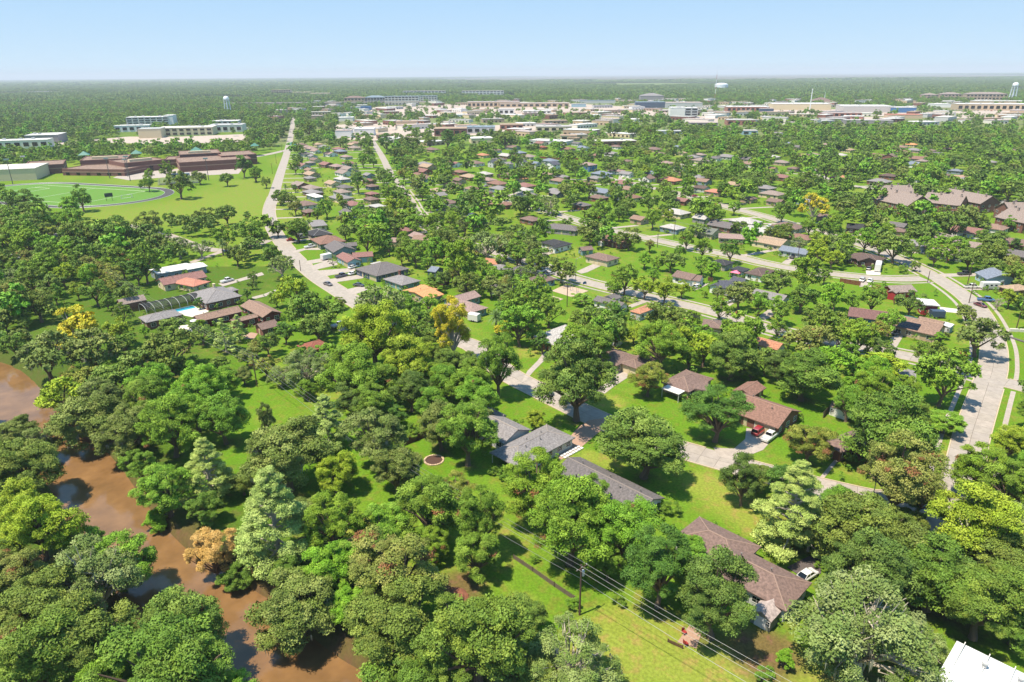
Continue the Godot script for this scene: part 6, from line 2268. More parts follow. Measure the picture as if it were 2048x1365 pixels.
var drive_polys := []
func on_drive(p: Vector2) -> bool:
	if drive_polys.is_empty():
		for d in DRIVES: drive_polys.append(v2(d[1]))
	for d in drive_polys:
		if Geometry2D.is_point_in_polygon(p, d): return true
	return false

# ------------------------------------------------------------------ where scattered trees may not stand
const CELL := 4.0
const MX := -1700.0
const MZ := -2600.0
const MW := 850
const MH := 650
var mask := PackedByteArray()

func stamp(x: float, z: float, r: float) -> void:
	var i0 := int((x - r - MX) / CELL)
	var i1 := int((x + r - MX) / CELL)
	var j0 := int((z - r - MZ) / CELL)
	var j1 := int((z + r - MZ) / CELL)
	for j in range(maxi(j0, 0), mini(j1 + 1, MH)):
		for i in range(maxi(i0, 0), mini(i1 + 1, MW)):
			var dx := MX + i * CELL - x
			var dz := MZ + j * CELL - z
			if dx * dx + dz * dz <= r * r: mask[j * MW + i] = 1

func stamp_poly(p: PackedVector2Array, share := 1.1) -> void:
	var r := RandomNumberGenerator.new()
	r.seed = 41
	var b := Rect2(p[0], Vector2.ZERO)
	for q in p: b = b.expand(q)
	for j in range(maxi(int((b.position.y - MZ) / CELL), 0), mini(int((b.end.y - MZ) / CELL) + 1, MH)):
		for i in range(maxi(int((b.position.x - MX) / CELL), 0), mini(int((b.end.x - MX) / CELL) + 1, MW)):
			if Geometry2D.is_point_in_polygon(Vector2(MX + i * CELL, MZ + j * CELL), p) and r.randf() < share: mask[j * MW + i] = 1

func stamp_front(x: float, z: float, r: float, tall: float) -> void:
	# the thing and the ground before it, as far as a tree there would hide it
	var l := Vector2(x, z).length()
	var back := tall * l / 80.0
	var k := 0.0
	while k <= back:
		stamp(x - x / l * k, z - z / l * k, r)
		k += r

func make_mask() -> void:
	mask.resize(MW * MH)
	mask.fill(0)
	for r in road_lines:
		for q in r[0]:
			stamp_front(q.x, q.y, r[1] * 0.5 + 2.0, 4.0)
	for l in LOTS: stamp_poly(v2(l), 0.8)
	for i in 2:
		for k in [0.975, 0.95, 0.925]:
			var near := v2(LOTS[i])
			for q in near.size(): near[q] = near[q] * k
			stamp_poly(near, 0.85)
	for d in DRIVES: stamp_poly(v2(d[1]))
	for h in all_houses:
		for b in h[5]: stamp_front(b[0], b[1], maxf(b[3], b[4]) * 0.5, 6.5)
	for b in FAR_BUILDINGS:
		var n := int(ceil(b[5] / 14.0))
		for i in n:
			var t: float = ((i + 0.5) / n - 0.5) * b[5]
			var a := deg_to_rad(b[4])
			stamp_front(b[2] + cos(a) * t, b[3] - sin(a) * t, maxf(b[6] * 0.5, 10), 6.5)
	for b in TOWN: stamp_front(b[0], b[1], b[3] * 0.55, 6.0)
	stamp_poly(v2([-480, -600, -450, -690, -250, -760, -150, -720, -110, -640, -110, -560, -98, -480, -95, -400, -150, -372, -260, -400, -420, -430, -560, -480]))
	stamp_poly(v2([115, -395, 130, -330, 150, -340, 135, -420]))
	for t in TREES: stamp(t[1], t[2], t[3] * 0.42)

func open_at(x: float, z: float) -> bool:
	var i := int((x - MX) / CELL)
	var j := int((z - MZ) / CELL)
	if i < 0 or j < 0 or i >= MW or j >= MH: return true
	return mask[j * MW + i] == 0

# ------------------------------------------------------------------ houses
func window_parts(w: float, h: float) -> Array:
	var key := "win%.1f_%.1f" % [w, h]
	if not shared.has(key):
		var f := MB.new()
		for s in [-1.0, 1.0]:
			f.cbox(Vector3(s * (w * 0.5 + 0.04), 0, 0), Vector3(0.09, h + 0.18, 0.1))
			f.cbox(Vector3(0, s * (h * 0.5 + 0.045), 0), Vector3(w - 0.01, 0.09, 0.1))
		f.cbox(Vector3(0, 0, 0.01), Vector3(0.05, h - 0.01, 0.06))
		f.cbox(Vector3(0, 0, 0.005), Vector3(w - 0.01, 0.045, 0.05))
		var g := MB.new()
		g.cbox(Vector3(0, 0, -0.02), Vector3(w + 0.02, h + 0.02, 0.04))
		shared[key] = [f.mesh(), g.mesh()]
	return shared[key]

func add_window(parent: Node3D, at: Vector3, turn: float, w: float, h: float) -> void:
	var p := window_parts(w, h)
	var o := put("window", p[0], paint("white"), parent, at, turn)
	put("pane", p[1], glass_mat(), o)

func garage_parts() -> Array:
	if not shared.has("garage"):
		var d := MB.new()
		for k in 4:
			for j in 4:
				d.cbox(Vector3(-1.8 + j * 1.2, 0.28 + k * 0.53, 0.03), Vector3(1.12, 0.47, 0.05))
		d.cbox(Vector3(0, 1.07, 0), Vector3(4.8, 2.14, 0.05))
		var f := MB.new()
		f.cbox(Vector3(0, 2.22, 0.02), Vector3(5.1, 0.14, 0.12))
		f.cbox(Vector3(-2.48, 1.07, 0.02), Vector3(0.14, 2.14, 0.12))
		f.cbox(Vector3(2.48, 1.07, 0.02), Vector3(0.14, 2.14, 0.12))
		shared["garage"] = [d.mesh(), f.mesh()]
	return shared["garage"]

func door_parts() -> Array:
	if not shared.has("door"):
		var d := MB.new()
		d.cbox(Vector3(0, 1.02, 0), Vector3(0.92, 2.04, 0.07))
		d.cbox(Vector3(0, 0.55, 0.04), Vector3(0.6, 0.7, 0.03))
		d.cbox(Vector3(0, 1.5, 0.04), Vector3(0.6, 0.7, 0.03))
		var k := MB.new()
		k.cbox(Vector3(0.36, 1.0, 0.07), Vector3(0.08, 0.12, 0.07))
		shared["door"] = [d.mesh(), k.mesh()]
	return shared["door"]

func roof_shape(t: Transform3D, L: float, D: float, kind: String, he: float, pitch: float, wallmb: MB, inset: float, cap: MB) -> MB:
	# the roof covers L by D at eave height he; gable triangles go to the wall
	var mb := MB.new()
	var along_x := L >= D if kind == "h" else kind == "x"
	var a := (L if along_x else D) * 0.5
	var b := (D if along_x else L) * 0.5
	var tt := t if along_x else t * Transform3D(Basis(Vector3.UP, PI / 2), Vector3.ZERO)
	var th := 0.2
	var rise := b * pitch
	var P := func(x: float, y: float, z: float) -> Vector3: return tt * Vector3(x, y, z)
	if kind == "f":
		var s := 0.25
		mb.quad(P.call(-a, he + s, b), P.call(a, he + s, b), P.call(a, he + s + 0.25, -b), P.call(-a, he + s + 0.25, -b))
		mb.quad(P.call(-a, he, -b), P.call(a, he, -b), P.call(a, he, b), P.call(-a, he, b))
		mb.quad(P.call(-a, he, b), P.call(a, he, b), P.call(a, he + s, b), P.call(-a, he + s, b))
		mb.quad(P.call(a, he, -b), P.call(-a, he, -b), P.call(-a, he + s + 0.25, -b), P.call(a, he + s + 0.25, -b))
		mb.quad(P.call(a, he, b), P.call(a, he, -b), P.call(a, he + s + 0.25, -b), P.call(a, he + s, b))
		mb.quad(P.call(-a, he, -b), P.call(-a, he, b), P.call(-a, he + s, b), P.call(-a, he + s + 0.25, -b))
		return mb
	var r: float = maxf(a - b, 0.05) if kind == "h" else a
	var e: Array = [P.call(-a, he, b), P.call(a, he, b), P.call(a, he, -b), P.call(-a, he, -b)]
	var lo: Array = [P.call(-a, he - th, b), P.call(a, he - th, b), P.call(a, he - th, -b), P.call(-a, he - th, -b)]
	var r0: Vector3 = P.call(-r, he + rise, 0)
	var r1: Vector3 = P.call(r, he + rise, 0)
	mb.quad(e[0], e[1], r1, r0)
	mb.quad(e[2], e[3], r0, r1)
	if kind == "h":
		mb.tri(e[1], e[2], r1)
		mb.tri(e[3], e[0], r0)
		for i in 4: mb.quad(lo[i], lo[(i + 1) % 4], e[(i + 1) % 4], e[i])
		mb.quad(lo[3], lo[2], lo[1], lo[0])
		if cap:
			for q in [[e[0], r0], [e[3], r0], [e[1], r1], [e[2], r1]]: cap.tube([q[0] + Vector3(0, 0.01, 0), q[1] + Vector3(0, 0.02, 0)], [0.12, 0.12], 4, false)
	else:
		mb.quad(lo[0], lo[1], e[1], e[0])
		mb.quad(lo[2], lo[3], e[3], e[2])
		var l0: Vector3 = P.call(-r, he + rise - th, 0)
		var l1: Vector3 = P.call(r, he + rise - th, 0)
		mb.quad(l0, l1, lo[1], lo[0])
		mb.quad(l1, l0, lo[3], lo[2])
		mb.quad(lo[1], l1, r1, e[1])
		mb.quad(l1, lo[2], e[2], r1)
		mb.quad(l0, lo[0], e[0], r0)
		mb.quad(lo[3], l0, r0, e[3])
		if wallmb:
			var ai := a - inset
			var bi := b - inset
			var yb := he - th + inset * pitch - 0.02
			var top := he + rise - th - 0.02
			wallmb.tri(P.call(ai, yb, bi), P.call(ai, yb, -bi), P.call(ai, top, 0))
			wallmb.tri(P.call(-ai, yb, -bi), P.call(-ai, yb, bi), P.call(-ai, top, 0))
			wallmb.quad(P.call(ai, he - th - 0.02, bi), P.call(ai, he - th - 0.02, -bi), P.call(ai, yb, -bi), P.call(ai, yb, bi))
			wallmb.quad(P.call(-ai, he - th - 0.02, -bi), P.call(-ai, he - th - 0.02, bi), P.call(-ai, yb, bi), P.call(-ai, yb, -bi))
	if cap: cap.tube([r0 + Vector3(0, 0.02, 0), r1 + Vector3(0, 0.02, 0)], [0.13, 0.13], 4, false)
	return mb

func inside_block(p: Vector3, b: Array, o: Vector3, margin: float) -> bool:
	var q := (p + o - Vector3(b[0], 0, b[1])).rotated(Vector3.UP, -deg_to_rad(b[2]))
	return absf(q.x) < b[3] * 0.5 - margin and absf(q.z) < b[4] * 0.5 - margin

func make_houses() -> void:
	for hi in all_houses.size():
		var h: Array = all_houses[hi]
		var opt: Dictionary = h[4]
		var blocks: Array = h[5]
		var near := hi < 60
		var o := Vector3(blocks[0][0], 0, blocks[0][1])
		var called := "house" if h[1] == "house" else "townhouse"
		var root := thing(called, h[0], h[1], o, 0.0, "houses of the suburb" if called == "house" else "townhouse rows")
		var wm := wall_mat(h[3])
		var n_block := 0
		for b in blocks:
			var turn := deg_to_rad(b[2])
			var t := Transform3D(Basis(Vector3.UP, turn), Vector3(b[0], 0, b[1]) - o)
			var L: float = b[3]
			var D: float = b[4]
			var kind: String = b[5]
			var he: float = b[6] + n_block * 0.035
			var inset := 0.5 if minf(L, D) > 4.5 else 0.25
			var pitch := 0.36 if kind == "h" else 0.40
			if opt.has("low"): pitch = 0.13
			if called == "townhouse": pitch = 0.55
			var carport: bool = opt.has("carport") and n_block == 0
			var w := MB.new()
			var lw := L - inset * 2
			var dw := D - inset * 2
			if carport:
				w.box(t * Transform3D(Basis(), Vector3(0, he * 0.5 - 0.1, dw * 0.17 * -b[7] * 0.0 + (-3.0))), Vector3(lw, he - 0.2, dw - 6.0))
			elif kind == "h" and he - 0.2 > 0:
				w.box(t * Transform3D(Basis(), Vector3(0, (he - 0.22) * 0.5, 0)), Vector3(lw, he - 0.22, dw))
			else:
				w.box(t * Transform3D(Basis(), Vector3(0, (he - 0.22) * 0.5, 0)), Vector3(lw, he - 0.22, dw))
			var cap: MB = MB.new() if near else null
			var roof := roof_shape(t, L, D, kind, he, pitch, w, inset, cap)
			put("wall", w.mesh(), wm, root)
			var rc: String = h[2]
			if opt.has("roof2") and n_block == 1: rc = opt["roof2"]
			var rf := put("roof", roof.mesh(), roof_mat(rc), root)
			if cap and cap.v.size():
				put("ridge_cap", cap.mesh(), roof_mat(opt["cap"]) if opt.has("cap") else flat_mat("cap_" + rc, PAL[rc].lerp(Color(0.8, 0.7, 0.6), 0.22), 0.9), rf)
			# windows, doors and garage doors on the sides one can see
			var first := true
			for s in [[0, 1], [0, -1], [1, 1], [1, -1]]:
				var nrm: Vector3 = t.basis * (Vector3(0, 0, s[1]) if s[0] == 0 else Vector3(s[1], 0, 0))
				if nrm.dot(Vector3(0, 0, 0) - o) < 0.05 * o.length(): continue
				var length := lw if s[0] == 0 else dw
				var off := dw * 0.5 if s[0] == 0 else lw * 0.5
				var face := turn + (0.0 if s[0] == 0 else PI / 2) + (0.0 if s[1] > 0 else PI)
				var along := Basis(Vector3.UP, face)
				if carport and s[0] == 0 and s[1] > 0: off = dw * 0.5 - 6.0
				var from := -length * 0.5
				if opt.has("garage") and n_block == 0 and s[0] == 0 and length > 6.5:
					var gp := t.origin + along * Vector3(length * 0.5 - 3.0, 0.03, off + 0.02)
					var gd := garage_parts()
					var g := put("garage_door", gd[0], paint({1: "cream", 2: "black", 3: "white"}[int(opt["garage"])]), root, gp, face)
					put("frame", gd[1], paint("white"), g)
					length -= 6.0
					from = -(length + 6.0) * 0.5
				var n := int(length / (2.9 if near else 4.2))
				var rows := 2 if he > 4.2 else 1
				for row in rows:
					for i in n:
						var x := from + length * (i + 0.5) / n
						var p := t.origin + along * Vector3(x, 1.45 + row * 2.7, off + 0.03)
						var covered := false
						for b2 in blocks:
							if b2 != b and inside_block(p, b2, o, 0.3): covered = true
						if covered: continue
						if first and row == 0 and i == n / 2 and near:
							first = false
							var dp := door_parts()
							var dd := put("door", dp[0], paint("red") if opt.has("reddoor") else paint("cream"), root, Vector3(p.x, 0.05, p.z), face)
							put("handle", dp[1], metal_mat(Color(0.5, 0.48, 0.42), "brass"), dd)
						else:
							add_window(root, p, face, 1.5 if (i + hi) % 3 else 1.0, 1.15)
			if n_block == 0:
				house_extras(root, t, L, D, he, pitch, kind, opt, h)
			n_block += 1

func house_extras(root: Node3D, t: Transform3D, L: float, D: float, he: float, pitch: float, kind: String, opt: Dictionary, h: Array) -> void:
	if opt.has("vents"):
		var m := MB.new()
		m.tube([Vector3(0, -0.2, 0), Vector3(0, 0.55, 0)], [0.09, 0.09], 7)
		m.tube([Vector3(0, 0.5, 0), Vector3(0, 0.62, 0)], [0.15, 0.15], 7)
		for k in int(opt["vents"]):
			var x: float = (k + 0.5) / opt["vents"] - 0.5
			var hip_x := 0.5 if kind == "h" else 0.85
			var px: float = x * L * hip_x
			var pz := D * (0.12 if k % 2 else -0.1)
			if kind == "z" or (kind == "h" and D > L):
				px = L * (0.12 if k % 2 else -0.1)
				pz = x * D * hip_x
			var b := minf(L, D) * 0.5 if kind == "h" else (D if kind == "x" else L) * 0.5
			var dist := absf(pz) if (kind == "x" or (kind == "h" and L >= D)) else absf(px)
			put("vent_pipe", m.mesh(), flat_mat("vent", Color(0.5, 0.48, 0.46), 0.6, 0.3), root, t * Vector3(px, he + (b - dist) * pitch, pz))
	if opt.has("chimney"):
		var n := 4 if int(opt["chimney"]) == 3 else 1
		for k in n:
			var m := MB.new()
			m.cbox(Vector3(0, 0, 0), Vector3(0.9, 3.4 if n == 1 else 2.6, 0.7))
			m.cbox(Vector3(0, 1.75 if n == 1 else 1.35, 0), Vector3(1.1, 0.16, 0.9))
			var at := Vector3(-L * 0.22, he + 1.4, -D * 0.12)
			if n > 1: at = Vector3((k / 3.0 - 0.5) * L * 0.8, he + D * 0.5 * pitch - 0.4, (k % 2 - 0.5) * 3.0)
			put("chimney", m.mesh(), wall_mat("cream" if int(opt["chimney"]) == 1 else "brick" if n == 1 else "greybrown"), root, t * at, t.basis.get_euler().y)
	if opt.has("solar"):
		var arr := MB.new()
		var slope := atan(pitch)
		for i in 6:
			for j in 2:
				var m := MB.new()
				m.cbox(Vector3.ZERO, Vector3(0.98, 0.05, 1.62))
				var z := D * 0.5 - 1.1 - j * 1.6
				var o := put("solar_panel", m.mesh(), flat_mat("solar_cell", Color(0.035, 0.04, 0.06), 0.15), root)
				o.transform = t * Transform3D(Basis(Vector3.RIGHT, slope), Vector3(-L * 0.40 + i * 1.02 + 0.6, he + (D * 0.5 - z) * pitch + 0.13, z))
	if opt.has("carport"):
		for k in 4:
			var m := MB.new()
			m.cbox(Vector3(0, (he - 0.2) * 0.5, 0), Vector3(0.16, he - 0.2, 0.16))
			put("carport_post", m.mesh(), paint("offwhite"), root, t * Vector3((L * 0.5 - 0.4) * (1 if k < 3 else -1), 0, D * 0.5 - 0.5 - (k % 3) * 2.6), t.basis.get_euler().y)
	if opt.has("posts"):
		for k in 4:
			var m := MB.new()
			m.cbox(Vector3(0, 1.3, 0), Vector3(0.28, 2.6, 0.28))
			put("porch_post", m.mesh(), flat_mat("cedar_post", Color(0.62, 0.33, 0.18), 0.7), root, t * Vector3(L * 0.5 + 0.4 + k * 1.7, 0, D * 0.5 + 0.05), t.basis.get_euler().y)
	if opt.has("awning"):
		var m := MB.new()
		m.cbox(Vector3(0, 2.5, 0), Vector3(5.4, 0.14, 3.0))
		put("carport_awning", m.mesh(), paint("white"), root, t * Vector3(L * 0.05, 0, D * 0.5 + 1.4), t.basis.get_euler().y)
		for k in 2:
			var q := MB.new()
			q.cbox(Vector3(0, 1.2, 0), Vector3(0.12, 2.4, 0.12))
			put("awning_post", q.mesh(), paint("white"), root, t * Vector3(L * 0.05 + (k - 0.5) * 5.0, 0, D * 0.5 + 2.7))
	if opt.has("patch"):
		var m := MB.new()
		m.cbox(Vector3.ZERO, Vector3(L * 0.42, 0.08, D * 0.3))
		var o := put("flat_roof_patch", m.mesh(), roof_mat("palegrey"), root)
		o.transform = t * Transform3D(Basis(), Vector3(-L * 0.22, he + 1.35, -D * 0.06))

# ------------------------------------------------------------------ school
func make_school() -> void:
	var root := thing("school", "wide red brick school with flat tan roofs beyond the running track", "school", Vector3(-320, 0, -690))
	var i := 0
	for s in SCHOOL:
		var t := Transform3D(Basis(Vector3.UP, deg_to_rad(s[5])), Vector3(s[0] + 320, 0, s[1] + 690))
		var w := MB.new()
		w.box(t * Transform3D(Basis(), Vector3(0, s[4] * 0.5, 0)), Vector3(s[2], s[4], s[3]))
		put("wall", w.mesh(), flat_mat("school_brick", Color(0.40, 0.275, 0.235), 0.9, 0, "wall", 0.05), root)
		var b := MB.new()
		b.box(t * Transform3D(Basis(), Vector3(0, s[4] * 0.62, 0)), Vector3(s[2] + 0.3, 0.7, s[3] + 0.3))
		put("brick_band", b.mesh(), flat_mat("school_band", Color(0.58, 0.48, 0.40), 0.9), root)
		var r := MB.new()
		for q in [[0, 0.5, 1.0], [0, -0.5, 1.0]]:
			r.box(t * Transform3D(Basis(), Vector3(0, s[4] + 0.35, q[1] * (s[3] - 0.5))), Vector3(s[2] + 0.1, 0.8, 0.6))
			r.box(t * Transform3D(Basis(), Vector3(q[1] * (s[2] - 0.5), s[4] + 0.34, 0)), Vector3(0.6, 0.8, s[3] - 1.2))
		put("parapet", r.mesh(), flat_mat("school_parapet", Color(0.47, 0.33, 0.28), 0.9), root)
		var d := MB.new()
		d.box(t * Transform3D(Basis(), Vector3(0, s[4] + 0.1, 0)), Vector3(s[2] - 1.2, 0.3, s[3] - 1.2))
		put("roof", d.mesh(), flat_mat("school_roof", Color(0.52, 0.43, 0.37), 0.95, 0, "roof", 0.03), root)
		if i in [2, 3, 5]:
			var l := MB.new()
			l.box(t * Transform3D(Basis(), Vector3(0, s[4] + 1.3, s[3] * 0.2)), Vector3(s[2] * 0.55, 2.2, 3.2))
			put("roof_monitor", l.mesh(), wall_mat("cream"), root)
		var n := int(s[2] / 9.0)
		for k in n:
			var g := MB.new()
			g.cbox(Vector3.ZERO, Vector3(3.2, s[4] * 0.45, 0.3))
			var at := t * Vector3(((k + 0.5) / n - 0.5) * s[2], s[4] * 0.33, s[3] * 0.5 + 0.1)
			if i == 3 or i == 1: put("window", g.mesh(), glass_mat(), root, at, deg_to_rad(s[5]))
		i += 1
	for p in [[-312, -700, 13, 9.0], [-418, -690, 7, 9.5], [-372, -700, 7, 9.5], [-275, -760, 6, 10.5], [-238, -770, 6, 10.5]]:
		var m := MB.new()
		var a: float = p[2]
		var top := Vector3(0, a * 0.5, 0)
		var c := [Vector3(-a, 0, a) * 0.7, Vector3(a, 0, a) * 0.7, Vector3(a, 0, -a) * 0.7, Vector3(-a, 0, -a) * 0.7]
		for k in 4: m.tri(c[k], c[(k + 1) % 4], top)
		put("green_skylight", m.mesh(), flat_mat("school_green", Color(0.20, 0.42, 0.36), 0.5), root, Vector3(p[0] + 320, p[3], p[1] + 690), 0.4)

# ------------------------------------------------------------------ buildings far off
func make_far_buildings() -> void:
	for b in FAR_BUILDINGS:
		var called: String = b[1].replace(" ", "_")
		var root := thing(called, b[0], b[1], Vector3(b[2], 0, b[3]), deg_to_rad(b[4]), "buildings of the shopping district")
		var L: float = b[5]
		var D: float = b[6]
		var H: float = maxf(b[7], 3.5)
		var st: int = b[10]
		var w := MB.new()
		w.cbox(Vector3(0, H * 0.5, 0), Vector3(L, H, D))
		put("wall", w.mesh(), wall_mat(b[8]), root)
		var r := MB.new()
		if b[1] in ["apartment house", "arena"]:
			r = roof_shape(Transform3D(), L + 1.0, D + 1.0, "h", H + 0.3, 0.25, null, 0.5, null)
		else:
			r.cbox(Vector3(0, H + 0.25, 0), Vector3(L + 0.5, 0.5, D + 0.5))
		put("roof", r.mesh(), roof_mat(b[9]), root)
		if b[1] in ["office", "hospital", "clinic", "store", "warehouse", "superstore", "shop row", "strip mall"]:
			for k in mini(2 + int(L / 40.0), 5):
				var u := MB.new()
				u.cbox(Vector3(0, 0.9, 0), Vector3(3.5, 1.4, 2.6))
				u.cbox(Vector3(0.4, 1.8, 0), Vector3(1.4, 0.4, 1.4))
				put("rooftop_unit", u.mesh(), wall_mat("ltgrey"), root, Vector3(L * (rng.randf() - 0.5) * 0.8, H + 0.4, D * (rng.randf() - 0.5) * 0.5))
		if st > 0:
			# each bay of glass is a window of its own
			var n := clampi(int(L / 9.0), 2, 12)
			var fh := H / st
			var g := MB.new()
			var ww := L / n * (0.78 if st > 2 else 0.6)
			g.cbox(Vector3.ZERO, Vector3(ww, fh * 0.48, 0.3))
			var gm := g.mesh()
			for f in st:
				for k in n:
					put("window", gm, glass_mat(), root, Vector3(((k + 0.5) / n - 0.5) * L, fh * (f + 0.52), D * 0.5 + 0.12))

	for b in TOWN:
		var look: String = {"palegrey": "pale grey", "pinkgrey": "pinkish grey", "pinkbrown": "pink-brown", "offwhite": "off-white"}.get(b[7], b[7])
		var wl: String = {"offwhite": "off-white", "orangebrick": "orange brick", "ltgrey": "pale grey"}.get(b[6], b[6])
		var o := thing("shop_building", "%s-roofed %s shop %s" % [look, wl, place_words(b, 8)], "shop", Vector3(b[0], 0, b[1]), deg_to_rad(b[2]), "small shops among the town trees")
		var w := MB.new()
		w.cbox(Vector3(0, b[5] * 0.5, 0), Vector3(b[3], b[5], b[4]))
		put("wall", w.mesh(), wall_mat(b[6]), o)
		var r := MB.new()
		r.cbox(Vector3(0, b[5] + 0.2, 0), Vector3(b[3] + 0.6, 0.4, b[4] + 0.6))
		put("roof", r.mesh(), roof_mat(b[7]), o)
		var u := MB.new()
		u.cbox(Vector3(b[3] * 0.2, b[5] + 1.1, 0), Vector3(3, 1.4, 2.4))
		put("rooftop_unit", u.mesh(), wall_mat("ltgrey"), o)
		var g := MB.new()
		g.cbox(Vector3.ZERO, Vector3(3.2, 1.8, 0.3))
		var gm := g.mesh()
		for k in int(b[3] / 7.0): put("window", gm, glass_mat(), o, Vector3(-b[3] * 0.5 + 3.5 + k * 7.0, 2.0, b[4] * 0.5 + 0.1))

# ------------------------------------------------------------------ towers, track, bridge
func water_tower(label: String, at: Vector3, h: float) -> void:
	var root := thing("water_tower", label, "water tower", at, 0.0, "white water towers")
	var m := MB.new()
	var r := h * 0.155
	var pts := []
	var rad := []
	for k in 13:
		var a := -PI / 2 + PI * k / 12.0
		pts.append(Vector3(0, h * 0.86 + sin(a) * h * 0.14, 0))
		rad.append(maxf(cos(a), 0.02) ** 0.7 * r)
	m.tube(pts, rad, 20)
	var white := flat_mat("tower_white", Color(0.84, 0.86, 0.87), 0.45)
	put("tank", m.mesh(), white, root)
	var w := MB.new()
	var ring := []
	for k in 25: ring.append(Vector3(cos(TAU * k / 24.0) * (r + 0.6), h * 0.84, sin(TAU * k / 24.0) * (r + 0.6)))
	var rr := []
	for k in 25: rr.append(0.25)
	w.tube(ring, rr, 4, false)
	put("walkway", w.mesh(), white, root)
	var s := MB.new()
	s.tube([Vector3.ZERO, Vector3(0, h * 0.74, 0)], [1.1, 1.1], 10)
	put("riser", s.mesh(), white, root)
	for k in 6:
		var a := TAU * (k + 0.25) / 6
		var l := MB.new()
		l.tube([Vector3(cos(a), 0, sin(a)) * r * 1.28, Vector3(cos(a), 0, sin(a)) * r * 0.95 + Vector3(0, h * 0.82, 0)], [0.75, 0.6], 8)
		put("leg", l.mesh(), white, root)
	for lev in 2:
		for k in 6:
			var a := TAU * (k + 0.25) / 6
			var b := TAU * (k + 1.25) / 6
			var y := h * (0.3 + lev * 0.28)
			var q := r * (1.28 - 0.33 * (0.3 + lev * 0.28) / 0.82)
			var l := MB.new()
			l.tube([Vector3(cos(a) * q, y, sin(a) * q), Vector3(cos(b) * q, y, sin(b) * q)], [0.2, 0.2], 5)
			put("strut", l.mesh(), white, root)

